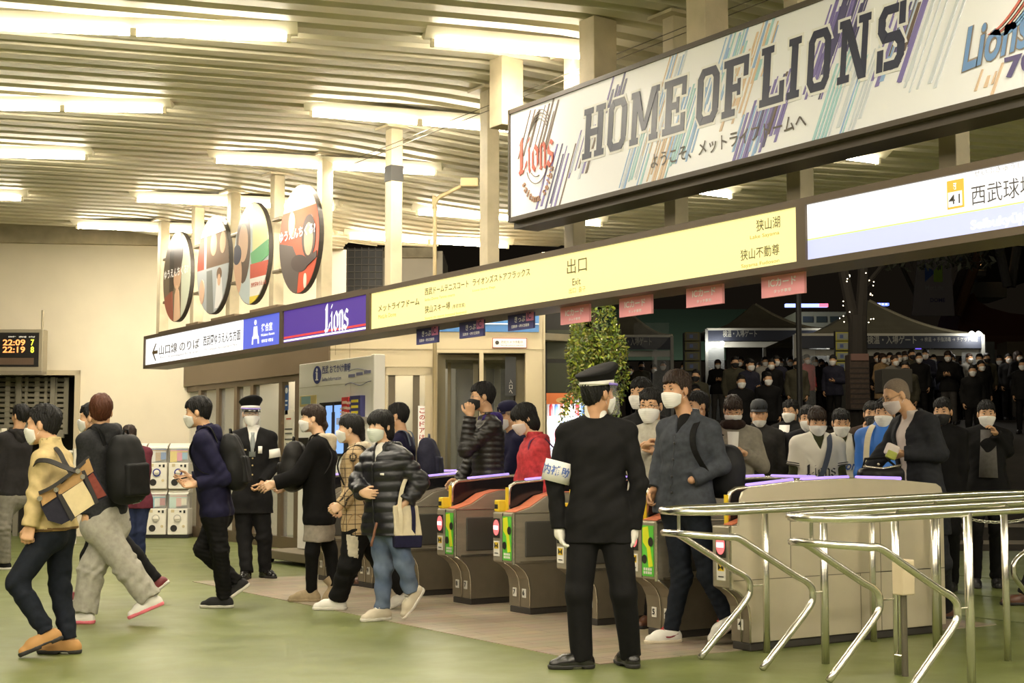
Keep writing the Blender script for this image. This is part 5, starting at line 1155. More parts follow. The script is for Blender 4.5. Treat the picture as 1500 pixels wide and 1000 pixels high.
def gate_shape(t, w, single=False, tall_side=False, open_top=True, nums=('',''), coral=True):
    """x runs through the gate, +y is the far side, z up; the origin is the front of the base on the floor"""
    h = w/2
    MB().mat(PLN).bbox((.0,-h+.005,0), (1.80,h-.005,.055), .01).build('plinth', t)
    cur = [(.0,.055),(.0,.20),(-.012,.28),(-.045,.34),(-.10,.385),(-.15,.41)]
    MB().mat(STD).prism([(1.82,.055),(1.86,.41)]+cur[::-1], -h, h, 1).build('lower_body', t)
    k = MB().mat(EDG)
    for y in (-h-.002, -.006): k.tube([(x-.004, y, z) for x, z in cur], .006, 6)
    k.build('curved_trim', t, smooth=True)
    MB().mat(STL).bbox((-.16,-h,.41), (1.88,h,.805), .012).build('upper_body', t)
    k = MB().mat(EDG).tube([(-.155,-h+.004,.40), (-.155,-h+.004,.80)], .013, 8).tube([(-.155,-h+.004,.80), (1.86,-h+.004,.80)], .008, 8).box((-.1,-h-.004,.405), (1.86,-h,.425)); k.build('edge_trim', t)
    if not tall_side:
        MB().mat(PANL).bbox((-.05,-h-.010,.455), (.62,-h+.01,.735), .02).bbox((.68,-h-.010,.455), (1.72,-h+.01,.735), .02).build('side_panel', t)
    # raised reader housing with its sloping top plate
    prof = [(-.12,.805),(.02,.845),(.16,.925),(.30,.955),(.62,.955),(.80,.93),(1.05,.86),(1.2,.805)]
    MB().mat(STL).prism(prof[::-1], -h+.004, h*.2, 1).build('reader_housing', t)
    k = MB().mat(CORL if coral else STD); tp = prof[:6]; off = .008
    vs = [(x,y,z+off) for x, z in tp for y in (-h+.03, h*.22)]; n = len(tp); vs2 = [(x,y,z-.005) for x, y, z in vs]
    k.add(vs+vs2, [(2*i,2*i+2,2*i+3,2*i+1) for i in range(n-1)]+[(2*n+2*i,2*n+2*i+1,2*n+2*i+3,2*n+2*i+2) for i in range(n-1)]+[(2*i,2*n+2*i,2*n+2*i+2,2*i+2) for i in range(n-1)]+[(2*i+1,2*i+3,2*n+2*i+3,2*n+2*i+1) for i in range(n-1)]+[(0,1,2*n+1,2*n)]); k.build('reader_plate', t)
    # smoked guard with a bent steel rim and light bars
    gy = h*.45
    gp = [(-.06,.805),(-.06,.96),(-.045,1.01),(.0,1.035),(.5,1.075),(1.0,1.09),(1.5,1.075),(1.72,1.05),(1.78,1.0),(1.78,.805)]
    MB().mat(SMK).prism(gp[::-1], gy-.012, gy+.012, 1).build('guard_panel', t)
    k = MB().mat(EDG).tube([(x,gy,z) for x, z in gp], .016, 8); k.build('guard_rim', t, smooth=True)
    MB().mat(YLB).box((-.082,gy-.016,.81), (-.072,gy+.016,1.0)).build('yellow_edge', t)
    for i, (a, b) in enumerate(((.10,.52),(.60,1.05),(1.13,1.58))):
        z0 = np.interp(a, [g[0] for g in gp[3:7]], [g[1] for g in gp[3:7]])+.016; z1 = np.interp(b, [g[0] for g in gp[3:7]], [g[1] for g in gp[3:7]])+.016
        k = MB().mat(LED if i != 1 else LED); k.tube([(a,gy,z0), (b,gy,z1)], .013, 8); k.build('light_bar', t, smooth=True)
    if not single:
        k = MB().mat(YLB); k.bbox((-.15,h-.07,.805), (-.06,h-.005,.90), .01); k.mat(BLP).box((-.152,h-.06,.83), (-.149,h-.015,.865)); k.build('card_reader', t)
    # front face: no entry light, pictogram, poster and number stickers
    fx = -.162; yl = h*.58 if not single else 0.0
    k = MB().mat(BLP).bbox((fx-.004,yl-.045,.60), (fx,yl+.045,.755), .004); k.build('signal_frame', t)
    k = MB().mat(REDP).lathe([(.001,-.003),(.040,-.003),(.040,.003),(.001,.003)], (fx-.006,yl,.682), 20, sy=1.55, ax='x'); k.mat(WHP).box((fx-.012,yl-.032,.665), (fx-.008,yl+.032,.697)); k.build('signal_light', t)
    k = MB().mat(STK).box((fx-.003,yl-.042,.455), (fx,yl+.042,.575)); k.mat(YLB).box((fx-.005,yl-.03,.515), (fx-.003,yl+.03,.565)); k.mat(BLP).prism([(yl-.024,.520),(yl,.538),(yl-.024,.560)][::-1], fx-.008, fx-.005, 0).prism([(yl+.024,.520),(yl+.024,.560),(yl,.538)][::-1], fx-.008, fx-.005, 0).box((fx-.005,yl-.025,.475), (fx-.003,yl+.025,.482)); k.build('pictogram_sticker', t)
    if not single:
        y0, y1 = -.005, -h+.022
        k = MB().mat(GRNP).box((fx-.003,y1,.43), (fx,y0,.775)); W = y0-y1
        k.mat(YLP).prism([(y0-.01,.76),(y0-W*.55,.77),(y0-W*.75,.62),(y0-W*.95,.50),(y0-W*.60,.49),(y0-W*.45,.62),(y0-W*.1,.66)], fx-.006, fx-.003, 0)
        k.mat(BLP).lathe([(.001,-.001),(.027,-.001),(.027,.001),(.001,.001)], (fx-.007,y0-W*.80,.665), 14, sy=1.2, ax='x').lathe([(.001,-.001),(.026,-.001),(.026,.001),(.001,.001)], (fx-.007,y0-W*.24,.545), 14, sy=1.2, ax='x')
        k.mat(STK)
        for r in range(2):
            for c in range(4): k.box((fx-.006,y0-W*(.16+.19*c)-W*.13,.445+.024*r), (fx-.004,y0-W*(.16+.19*c),.463+.024*r))
        k.build('poster', t)
        k = MB().mat(BLP).bbox((fx-.002,-.004,.42), (fx+.004,.004,.80), .001); k.build('front_seam', t)
    for i, nn in enumerate(nums):
        if not nn: continue
        yy = (h*.45 if i == 0 else -h*.45) if not single else 0
        k = MB().mat(STK).bbox((-.006,yy-.026,.13), (.0,yy+.026,.20), .008); k.build('number_sticker', t); text_obj('lettering', nn, .055, FACE(-.010, yy, .167), BLP, t, 'CENTER', .02, depth=.001)
    if tall_side:
        pr = [(-.16,.06),(1.86,.06),(1.86,.98),(1.84,1.03),(1.79,1.055),(1.4,1.085),(1.0,1.10),(.5,1.085),(.0,1.045),(-.06,1.02),(-.08,.98),(-.10,.80),(-.16,.80)]
        pr = [(.0,.06),(1.86,.06)]+pr[2:]+[(-.16,.41)]+[(x, z) for x, z in cur[::-1]][1:]
        MB().mat(mat('beige steel side', (.62,.55,.41), .40, metal=.4, noise=.12, nscale=3)).prism(pr[::-1], -h-.012, -h+.004, 1).build('side_wall', t)
        k = MB().mat(mat('seam dark', (.14,.12,.08), .6))
        for x0, z0, x1, z1 in ((-.15,.455,1.86,.46),(.35,.455,.355,.82),(.62,.06,.625,.455),(1.2,.06,1.205,.82),(1.2,.455,1.86,.46),(.35,.82,1.21,.825),(1.0,.06,1.004,.455)): k.box((x0,-h-.0135,z0), (x1,-h-.011,z1))
        k.build('panel_seam', t)
GP = .887; gates = []
def gate(yr, nums, label, **kw):
    w = kw.pop('w', .30); t = thing('ticket_gate', label, 'ticket gate', (6.36, yr+w/2, 0), 0, 'ticket gates'); gate_shape(t, w, nums=nums, **kw); return t
gate(12.96, ('11','10'), 'ticket gate farthest left, half hidden behind the person in the checked coat', coral=False)
gate(12.07, ('10','9'), 'ticket gate hidden behind the person in the black quilted coat')
gate(11.185, ('9','8'), 'ticket gate with number stickers 9 and 8 beside the white tote bag', coral=False)
gate(10.30, ('8','7'), 'ticket gate with number stickers 8 and 7 below the person with the black mask')
gate(9.41, ('7','6'), 'ticket gate numbered 7 and 6 just left of the officer seen from behind')
gate(8.525, ('6','5'), 'ticket gate mostly hidden behind the officer with his back to us')
gate(7.64, ('5','4'), 'ticket gate with a sticker 5 beside the charcoal jacketed person')
gate(6.885, ('4',''), 'end ticket gate with a tall plain steel side wall and sticker 4', w=.18, single=True, tall_side=True)
# ------------------------------------------------------------------ bent tube railings
CHR = mat('polished tube', (.80,.775,.70), .24, metal=1.0)
def arc(c, r, a0, a1, n, u, v): return [np.array(c)+np.array(u)*r*math.cos(a0+(a1-a0)*i/n)+np.array(v)*r*math.sin(a0+(a1-a0)*i/n) for i in range(n+1)]
def rail_unit(ya, yb, x0, x1, label, far_end=True, cut=None):
    yc, hw = (ya+yb)/2, (ya-yb)/2; t = thing('tube_railing', label, 'railing', (x0, yc, 0)); o = Vector(t.location); T = Matrix.Translation(-o); R = .021
    def zt(x): return .925+.055*min(1, max(0, (x-x0)/3.2))
    def hairpin(s, xs, xe, zs, ze, flip):
        return None
    k = MB().mat(CHR); pts = []
    n1 = arc((x0+hw,yc,0), hw, PI/2, 3*PI/2, 12, (1,0,0), (0,1,0)); pts += [(p[0],p[1],zt(p[0])) for p in n1]
    for x in np.linspace(x0+hw+.3, x1-hw-.3, 6): pts.append((x,yb,zt(x)))
    n2 = arc((x1-hw,yc,0), hw, -PI/2, PI/2, 12, (1,0,0), (0,1,0)); pts += [(p[0],p[1],zt(p[0])) for p in n2]
    for x in np.linspace(x1-hw-.3, x0+hw+.3, 6): pts.append((x,ya,zt(x)))
    k.tube(pts, R, 12, closed=True); k.xf(T); k.build('top_rail', t, smooth=True)
    def leg(sg):
        # lower hairpin: nose under the top rail, both sides slope down to an elbow and turn back to the floor
        xn = x0+.02 if sg > 0 else x1-.02; ex = xn+sg*.84; fx = xn+sg*.40
        pts = []
        side = []
        for y in (ya, yb):
            q = [(xn+sg*hw*.9, y, .775)]; q += [(xn+sg*(hw*.9+(.70-hw*.9)*f), y, .775-.235*f) for f in (.33,.66,1.0)]
            q += [(ex-sg*.06,y,.505), (ex-sg*.01,y,.465), (ex,y,.415), (ex-sg*.025,y,.35)]; q += [(fx+sg*.22,y,.18), (fx+sg*.02,y,.01)]
            side.append(q)
        nose = [(xn+sg*(hw*.9-hw*.9*math.cos(a)), yc+hw*math.sin(a), .775+.022*math.cos(a)) for a in np.linspace(PI/2*.82, -PI/2*.82, 11)]
        pts = side[0][::-1]+nose+side[1]
        k = MB().mat(CHR); k.tube(smooth_pts(pts, 3), R, 12); k.xf(T); k.build('bent_leg', t, smooth=True)
        k = MB().mat(CHR).tube([(xn+sg*.03,yc,.79), (xn+sg*.03,yc,.92)], .010, 8); k.xf(T); k.build('nose_pin', t)
    leg(1)
    if far_end: leg(-1)
    for y in (ya, yb):
        for x in ((6.38,7.38,8.35) if y == yb else (6.42,7.40,8.06)):
            if not (x0 < x < x1): continue
            k = MB().mat(CHR).tube([(x,y,0), (x,y,zt(x))], .0245 if y == yb else .022, 12); k.xf(T); k.build('post', t, smooth=True)
        k = MB().mat(CHR).tube([(x0+.86,y,.43), (6.39,y,.43)], .006, 6); k.xf(T); k.build('tie_rod', t)
    return t
R1 = rail_unit(6.80, 6.25, 5.42, 9.75, 'bent steel tube railing alongside the end ticket gate')
R2 = rail_unit(5.72, 5.17, 5.42, 9.75, 'middle bent steel tube railing carrying a beige junction box', far_end=False)
R3 = rail_unit(4.62, 4.05, 6.02, 10.2, 'bent steel tube railing entering at the right edge of the picture', far_end=False)
t = thing('junction_box', 'small beige junction box clamped to a railing post', 'box', (6.40,5.72,.36)); MB().mat(mat('junction beige', (.60,.50,.33), .5)).bbox((-.05,-.115,.10), (.05,-.03,.30), .008).build('box', t); MB().mat(mat('pipe dark', (.16,.14,.10), .4, metal=.5)).tube([(0,-.07,.10), (0,-.07,-.36)], .019, 10).build('conduit', t); MB().mat(EDG).tube([(0,-.075,-.25),(0,0,-.25)], .008, 6).build('clamp', t)
# chain from the end gate to the railing
def chain(a, b, sag, label):
    a, b = Vector(a), Vector(b); t = thing('barrier_chain', label, 'chain', tuple(a)); n = 22; k = MB().mat(CHR)
    for i in range(n):
        f = (i+.5)/n; g = f+.02; p = a.lerp(b, f); p.z -= sag*4*f*(1-f); q = a.lerp(b, g); q.z -= sag*4*g*(1-g); d = (q-p).normalized(); L = (b-a).length/n*.62; s = d.orthogonal().normalized(); s = s if i % 2 else d.cross(s)
        k.tube([p+d*L*math.cos(u)+s*.011*math.sin(u)-a for u in [2*PI*j/10 for j in range(10)]], .0035, 5, closed=True)
    k.build('links', t, smooth=True)
chain((8.22,6.86,.86), (9.15,6.80,.80), .06, 'steel chain slung between the end ticket gate and the railing')
# ------------------------------------------------------------------ the dark plaza beyond the gates
def zg(D): return 0.0 if D < 19 else (.14*(D-19) if D < 34 else 2.1)
def gp(x, D): p = P(x, 600, D); p[2] = zg(D); return p
def EM(p, yaw=0.0):
    """frame standing at p: x to the right as we see it, y away, z up"""
    c, s = math.cos(yaw), math.sin(yaw); r = CR*c+FH*s; f = FH*c-CR*s; return Matrix(((r[0],f[0],0,p[0]),(r[1],f[1],0,p[1]),(0,0,1,p[2]),(0,0,0,1)))
def eobj(k, name, M, parent): k.xf(Matrix.Translation(-Vector(parent.location)) @ M); return k.build(name, parent)
v = []; f = []; Ds = [18.9,19,20,22,25,28,31,34,36,45,80]; Ls = np.linspace(0, 1, 9)
for D in Ds:
    for l in Ls: p = FH*D+CR*(.55+l*(13+D*.5)); v.append((p[0], p[1], zg(D)+.008 if D > 18.95 else -.1))
struct(mesh_obj('ground', v, [(i*9+j, i*9+j+1, (i+1)*9+j+1, (i+1)*9+j) for i in range(len(Ds)-1) for j in range(8)], mat('plaza paving', (.040,.033,.024), .85, noise=.4, nscale=2)))
k = MB().mat(mat('step edge', (.16,.14,.10), .7))
for D in (19.4,20.6,21.9,23.4): k.add([tuple(P(x, 600, D)*A(1,1,0)+A(0,0,zg(D)+dz)) for dz in (0,.06) for x in (1280,1640)], [(0,1,3,2)])
struct(k.build('trim_5'))
# vending machine and boards beside the beige wall
p = gp(829, 18.9); M = EM(p); t = thing('vending_machine', 'brightly lit drinks machine beyond the gates beside the beige wall', 'vending machine', tuple(p)); w = .30
sc_ = 18.9/FPX; x0 = (801-829)*sc_; x1 = (858-829)*sc_; zt = EYE+(668-583)*sc_
k = MB().mat(mat('machine white', (.75,.74,.74), .35)).bbox((x0,0,0), (x1,.65,zt), .02); eobj(k, 'cabinet', M, t)
k = MB().mat(emis('machine window', (.85,.88,1), .38)); 
for r in range(2):
    k.box((x0+.02,-.02,zt-.30-.34*r), (x1-.02,-.01,zt-.03-.34*r))
eobj(k, 'lit_window', M, t)
for r in range(2):
    for c in range(7):
        k = MB().mat(mat('drink %d' % ((c*2+r*3) % 5), [(.6,.05,.05),(.7,.5,.1),(.1,.2,.5),(.75,.75,.75),(.4,.15,.1)][(c*2+r*3) % 5], .3)); k.lathe([(.001,0),(.025,0),(.025,.13),(.012,.17),(.001,.17)], (x0+.055+c*(x1-x0-.1)/6,-.04,zt-.24-.34*r), 8); eobj(k, 'bottle', M, t)
k = MB().mat(mat('button strip', (.2,.3,.7), .4))
for r in range(2):
    for c in range(8): k.box((x0+.03+c*.055,-.03,zt-.335-.34*r), (x0+.065+c*.055,-.01,zt-.315-.34*r))
eobj(k, 'button_strip', M, t)
lamp('machine glow', 'AREA', (0,0,0), 6, (.9,.93,1), .4, .5, (PI/2,0,-YAW+0), t).location = tuple((M @ Vector((.0,-.15,zt-.4)))-Vector(t.location))
p = gp(820, 18.6); M = EM(p); t = thing('food_poster', 'orange food poster standing above the lit drinks machine', 'poster', tuple(p+UP*(EYE+(668-592)*18.6/FPX-p[2])))
k = MB().mat(mat('poster orange', (.62,.16,.04), .5, emit=(.6,.18,.05), estr=.12)).box((-.175,0,0), (.18,.02,.145)).mat(mat('poster food', (.70,.45,.18), .5)).lathe([(.001,-.004),(.07,-.004),(.07,.004),(.001,.004)], (.02,0,.05), 14, sy=.5, ax='y').mat(mat('poster greens', (.15,.25,.05), .5)).lathe([(.001,-.007),(.03,-.007),(.03,.007),(.001,.007)], (.06,0,.07), 10, sy=.6, ax='y'); eobj(k, 'sheet', EM(A(*t.location)), t)
p = gp(818, 20.5); t = thing('notice_stand', 'tall dark notice stand behind the drinks machine', 'board', tuple(p)); M = EM(p); k = MB().mat(mat('stand black', (.02,.018,.015), .5)).bbox((-.19,0,0), (.19,.06,3.2), .01); eobj(k, 'panel', M, t)
for i in range(4): k = MB().mat(mat('stand sheet', (.055,.06,.03), .5)).box((-.16,-.01,1.0+i*.48), (.16,0,1.42+i*.48)); eobj(k, 'sheet', M, t)
# leafy tree by the gates
def leaf_cloud(name, t, boxes, n, size, mats, seed, M):
    r = np.random.RandomState(seed); k = MB()
    for i in range(n):
        (cx, cy, cz, rx, ry, rz) = boxes[r.randint(len(boxes))]; d = r.normal(size=3); d /= np.linalg.norm(d); s = r.uniform(.55, 1)**.5; c = A(cx+d[0]*rx*s, cy+d[1]*ry*s, cz+d[2]*rz*s)
        u = nrm(r.normal(size=3)); v = nrm(np.cross(u, r.normal(size=3))); L = size*r.uniform(.7, 1.4); wq = L*.42; w_ = np.cross(u, v)
        k.mat(mats[r.randint(len(mats))]); k.add([c-u*L*.5, c+v*wq*.5+w_*.004, c+u*L*.5, c-v*wq*.5+w_*.004], [(0,1,2,3)])
    o = eobj(k, name, M, t); return o
p = gp(872, 17.0); M = EM(p); t = thing('leafy_tree', 'narrow leafy green tree beyond the gates behind the officer cap', 'tree', tuple(p))
k = MB().mat(mat('bark', (.05,.035,.02), .9)); k.tube([(0,0,0),(.02,0,1.2),(-.02,0,2.4),(0,0,3.0)], [.07,.06,.04,.02], 8); eobj(k, 'trunk', M, t)
LFM = [mat('leaf lime', (.22,.26,.02), .5), mat('leaf green', (.10,.16,.02), .5), mat('leaf dark', (.05,.075,.015), .5), mat('leaf olive', (.16,.15,.03), .5)]
leaf_cloud('foliage', t, [(0,0,2.75,.30,.25,.45),(.05,0,2.2,.38,.3,.45),(-.06,0,1.7,.38,.3,.5),(.08,0,1.2,.36,.3,.5),(-.1,0,.8,.32,.25,.4),(.16,0,2.5,.24,.22,.3),(-.14,0,2.45,.22,.2,.35)], 8500, .058, LFM, 5, M).data.name = 'foliage'
k = MB().mat(emis('fairy light', (1,.8,.4), 2.0))
for i in range(26): a = RNG.random()*6.28; k.lathe([(.001,-.006),(.006,0),(.001,.006)], (.33*math.cos(a), .33*math.sin(a), RNG.uniform(.7,2.9)), 6)
eobj(k, 'fairy_lights', M, t)
lamp('tree light', 'AREA', tuple(p-FH*1.3-CR*.2+UP*2.9), 9, (1,.88,.55), .4, .4, (math.radians(75),0,-YAW))  # area lamp without a fixture, high in front of the foliage and facing it
# tents
TCV = mat('tent canvas', (.36,.34,.25), .8, noise=.2, nscale=2); TBN = mat('tent banner', (.025,.03,.05), .6); TLEG = mat('tent leg', (.26,.26,.24), .5); PVC = mat('clear tent wall', (.6,.62,.62), .25, alpha=.13); TTX = mat('tent lettering', (.36,.36,.32), .7)
TBULB = emis('bright work lamp', (1,.98,.9), 14)
def tent(x0, x1, D, ye, yp, label, text=None, bulbs=(), yb=None, side=True, dep=4.2, txt2=None):
    c = (x0+x1)/2; p = gp(c, D); s = D/FPX; hw = (x1-x0)/2*s; ze = EYE+(668-ye)*s-p[2]; zp = EYE+(668-yp)*s-p[2]; M = EM(p); t = thing('event_tent', label, 'tent', tuple(p))
    vs = []; fs = []; n = 9          # concave peaked roof
    for r in range(n):
        q = r/(n-1); z = ze+(zp-ze)*(q**1.7); h = 1-q
        for (a, b) in ((-1,0),(1,0),(1,1),(-1,1)): vs.append((a*hw*h, dep/2+(b-.5)*dep*h, z))
    for r in range(n-1):
        for j in range(4): fs.append((r*4+j, r*4+(j+1) % 4, r*4+4+(j+1) % 4, r*4+4+j))
    k = MB().mat(TCV).add(vs, fs); eobj(k, 'roof', M, t)
    k = MB().mat(mat('tent fly edge', (.62,.58,.44), .7)).tube([(hw*(1-q), dep/2-.5*dep*(1-q), ze+(zp-ze)*q**1.7+.02) for q in np.linspace(0, .97, 9)], .035, 6); eobj(k, 'roof_seam', M, t)
    zb = ze-((yb or ye+18)-ye)*s
    k = MB().mat(TBN).box((-hw,-.03,zb), (hw,0,ze)); eobj(k, 'banner', M, t); k = MB().mat(mat('tent valance', (.55,.54,.47), .7)).box((-hw,.3,zb-.16), (hw,.33,zb+.0)).box((-hw,-.035,ze-.03), (hw,-.0,ze+.03)); eobj(k, 'valance', M, t)
    for a in (-1, 1):
        for b in (0, dep): k = MB().mat(TLEG).box((a*hw-.04,b-.04,0), (a*hw+.04,b+.04,ze)); eobj(k, 'leg', M, t)
        if side: k = MB().mat(PVC).box((a*hw-.5*(a > 0)-.0,.05,0), (a*hw+.5*(a < 0),.07,zb)); eobj(k, 'side_curtain', M, t)
    if text: fit('lettering', text[0], Matrix.Translation(-Vector(t.location)) @ M @ Matrix(((1,0,0,(text[1]-c)*s),(0,0,-1,-.04),(0,1,0,zb+.10),(0,0,0,1))), (text[2]-text[1])*s, (ze-zb)*.62, TTX, t, .015)
    if txt2: fit('lettering', txt2[0], Matrix.Translation(-Vector(t.location)) @ M @ Matrix(((1,0,0,(txt2[1]-c)*s),(0,0,-1,-.04),(0,1,0,zb+.16),(0,0,0,1))), (txt2[2]-txt2[1])*s, (ze-zb)*.34, TTX, t, .0)
    for i, (bx, by) in enumerate(bulbs):
        q = ((bx-c)*s, -.12, EYE+(668-by)*s-p[2]); k = MB().mat(TBULB).lathe([(.001,-.06),(.05,-.04),(.07,0),(.05,.04),(.001,.06)], q, 10); eobj(k, 'work_lamp', M, t)
        lamp('work light', 'POINT', tuple((M @ Vector((q[0], q[1]-.12, q[2]-.05)))-Vector(t.location)), 9, (1,.97,.88), .08, parent=t)
    return t
tent(872, 985, 36.5, 492, 440, 'dim event tent just right of the leafy tree', ('検温・入場ゲート',905,955), (), 512)
tent(1036, 1214, 39.6, 482, 432, 'event tent under the rightmost pink tag with work lamps at both corners', ('検温・入場ゲート',1060,1110), ((1042,504),(1058,503),(1207,498)), 499)
tent(1166, 1442, 34.5, 490, 424, 'large event tent right of the dark palm trunk with a lettered banner', ('検温・入場ゲート',1272,1344), ((1424,489),(1434,489)), 510, txt2=('→ 検温 → 手指消毒 → チケット確認',1350,1434))
p = gp(955, 36.2); t = thing('clear_sheet', 'crumpled clear plastic sheet hung inside the dim tent', 'sheet', tuple(p+UP*2.2)); k = MB().mat(PVC)
vs = [(-.45+.9*i/8, .02*math.sin(i*2.1+j), -.12*j-.35*(1-((i-4)/4)**2)*j/3+.35) for j in range(4) for i in range(9)]; k.add(vs, [(j*9+i, j*9+i+1, j*9+i+10, j*9+i+9) for j in range(3) for i in range(8)]); eobj(k, 'sheet', EM(p+UP*2.2), t)
# backs of the tents: counters, white walls, doors
def ebox(name, label, cat, x0, x1, y0, y1, D, dep, m, group=None, parts=None):
    p = gp((x0+x1)/2, D); s = D/FPX; z1 = EYE+(668-y0)*s; z0 = EYE+(668-y1)*s; p[2] = z0; t = thing(name, label, cat, tuple(p), 0, group); k = MB().mat(m).bbox((-(x1-x0)/2*s,0,0), ((x1-x0)/2*s,dep,z1-z0), .02); eobj(k, 'body', EM(p), t); return t, EM(p), s
ebox('booth', 'pale booth wall with a grey door inside the middle tent', 'booth', 1066, 1192, 500, 610, 44.5, .3, mat('booth wall', (.22,.20,.16), .8))
ebox('poster_stand', 'stand of yellow bordered posters right of the middle tent', 'stand', 1225, 1247, 484, 622, 33, .15, mat('stand dark', (.03,.03,.025), .6))
for i, y in enumerate((486, 500, 515, 530)):
    for j, (x0, x1, D, nm) in enumerate(((1226,1246,32.95,'right of the middle tent'),(1004,1026,33.5,'left of the middle tent'))):
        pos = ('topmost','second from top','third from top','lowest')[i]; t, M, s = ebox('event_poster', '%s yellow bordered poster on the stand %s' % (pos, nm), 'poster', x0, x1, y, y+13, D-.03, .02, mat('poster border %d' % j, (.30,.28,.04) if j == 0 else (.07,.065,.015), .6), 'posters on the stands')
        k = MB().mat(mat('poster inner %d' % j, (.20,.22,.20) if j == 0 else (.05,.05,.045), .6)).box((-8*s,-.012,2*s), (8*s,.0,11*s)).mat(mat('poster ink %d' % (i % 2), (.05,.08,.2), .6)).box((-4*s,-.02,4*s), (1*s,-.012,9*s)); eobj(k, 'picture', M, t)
ebox('poster_stand', 'dark stand of dim posters left of the middle tent', 'stand', 1002, 1028, 487, 622, 33.6, .15, MATS['stand dark'])
# palm trunk with fairy lights on a brick plinth
p = gp(1259, 27); M = EM(p); t = thing('palm_trunk', 'dark palm trunk wound with fairy lights rising from a brick plinth', 'tree', tuple(p)); s = 27/FPX
k = MB().mat(mat('trunk dark', (.018,.014,.010), .9)).tube([(0,0,0),(-.02,0,1.6),(0,0,2.8)], [.19,.19,.17], 12).tube([(-.05,0,2.6),(-.25,.0,3.6),(-.35,0,5.2)], [.12,.10,.08], 8).tube([(.05,0,2.6),(.12,0,3.6),(.10,0,5.4)], [.12,.10,.08], 8).tube([(.1,0,3.3),(.7,.1,4.0),(1.6,.1,4.3),(2.6,.2,4.5)], [.05,.04,.03,.015], 6); eobj(k, 'trunk', M, t)
k = MB().mat(mat('leaf night', (.012,.014,.006), .8)); r = np.random.RandomState(2)
for i in range(500): c = A(r.uniform(.6,2.6), r.uniform(-.3,.4), r.uniform(3.7,4.7)); u = nrm(r.normal(size=3))*.10; v_ = nrm(r.normal(size=3))*.04; k.add([c-u, c+v_, c+u, c-v_], [(0,1,2,3)])
eobj(k, 'foliage', M, t)
k = MB().mat(emis('fairy light warm', (1,.85,.6), 5.0)); 
for i in range(34): k.lathe([(.001,-.012),(.012,0),(.001,.012)], (RNG.choice((-.34,-.2,.16,.22))+RNG.uniform(-.05,.05), -.2, RNG.uniform(2.4,4.6)), 6)
eobj(k, 'fairy_lights', M, t)
t, M, s = ebox('brick_plinth', 'dim brick plinth around the foot of the dark palm trunk', 'plinth', 1246, 1275, 518, 600, 26.5, .4, mat('plinth brick', (.05,.032,.022), .9, noise=.4, nscale=20))
k = MB().mat(mat('plinth plate', (.11,.05,.035), .6)).box((-13*s,-.03,72*s), (13*s,.0,82*s)); eobj(k, 'plate', M, t)
k = MB().mat(mat('mortar', (.02,.015,.012), .9))
for i in range(9): k.box((-14.4*s,-.008,i*7.5*s), (14.4*s,0,i*7.5*s+.025))
eobj(k, 'mortar_joints', M, t)
p = gp(1172, 27); t = thing('lamp_post', 'thin black post in front of the middle tent', 'post', tuple(p)); k = MB().mat(mat('post black', (.010,.009,.008), .6)).tube([(0,0,0),(0,0,4.6)], .055, 8); eobj(k, 'shaft', EM(p), t)
# hedges, planters
for i, (x0, x1, D, h, lb) in enumerate(((1118,1246,24,.75,'dark hedge between the crowd and the queue'),(1330,1372,24.5,.9,'dim shrub behind the bald person'))):
    p = gp((x0+x1)/2, D); s = D/FPX; w = (x1-x0)/2*s; t = thing('hedge', lb, 'shrub', tuple(p)); leaf_cloud('foliage', t, [(w*q,0,h*.5,w*.34,.3,h*.55) for q in (-.7,-.35,0,.35,.7)], 1500, .09, [mat('hedge leaf', (.03,.04,.012), .7), mat('hedge leaf dark', (.018,.022,.008), .7)], 8+i, EM(p)); k = MB().mat(MATS['bark']).tube([(0,0,0),(0,0,h*.5)], .04, 6); eobj(k, 'stem', EM(p), t)
ebox('stone_planter', 'low grey stone planter in front of the large tent', 'planter', 1293, 1338, 540, 575, 28, .6, mat('planter stone', (.075,.068,.055), .8))
# stadium stands, far buildings and lights
p = gp(1010, 60); t = thing('stadium_stand', 'rows of green stadium seats far behind the tents', 'stand', tuple(p)); k = MB().mat(mat('stand seats', (.03,.055,.032), .8)); M = EM(p)
for i in range(9): k.box((-3.6,i*.9,3.2+i*.33), (4.0,i*.9+.9,3.32+i*.33)).box((-3.6,i*.9+.5,3.3+i*.33), (4.0,i*.9+.6,3.52+i*.33))
eobj(k, 'seat_rows', M, t)
lamp('stand glow', 'AREA', tuple(P(1020, 420, 52)), 260, (.9,1,.85), 3, 3, (math.radians(60),0,-YAW))
t, M, s = ebox('far_kiosk', 'far pale kiosk with windows left of the palm trunk', 'building', 1168, 1244, 456, 482, 58, 3, mat('kiosk wall', (.30,.27,.21), .8))
for x in (-28,-8,12): k = MB().mat(mat('kiosk glass', (.05,.06,.06), .3)).box((x*s,-.05,10*s), ((x+15)*s,0,19*s)); eobj(k, 'window', M, t)
t, M, s = ebox('ribbon_display', 'long blue and red light strip above the far kiosk', 'display', 1153, 1216, 444, 449, 56, .2, emis('blue strip light', (.30,.38,1.0), 1.6))
k = MB().mat(emis('red strip light', (1,.12,.2), 1.6)).box((18*s,-.05,0), (31*s,0,4.6*s)); eobj(k, 'red_end', M, t)
t, M, s = ebox('blue_sign', 'small blue lit sign right of the palm trunk', 'sign', 1278, 1306, 443, 447, 56, .2, emis('blue lit sign', (.15,.22,1.0), 1.3))
k = MB().mat(emis('white dots', (.8,.85,1), 1.2))
for i in range(5): k.box((-12*s+i*5*s,-.04,1*s), (-9.5*s+i*5*s,0,3.2*s))
eobj(k, 'white_marks', M, t)
t, M, s = ebox('far_wall', 'dim pale wall below the blue lit sign', 'wall', 1277, 1300, 448, 487, 57, 1, mat('far wall', (.10,.095,.08), .8))
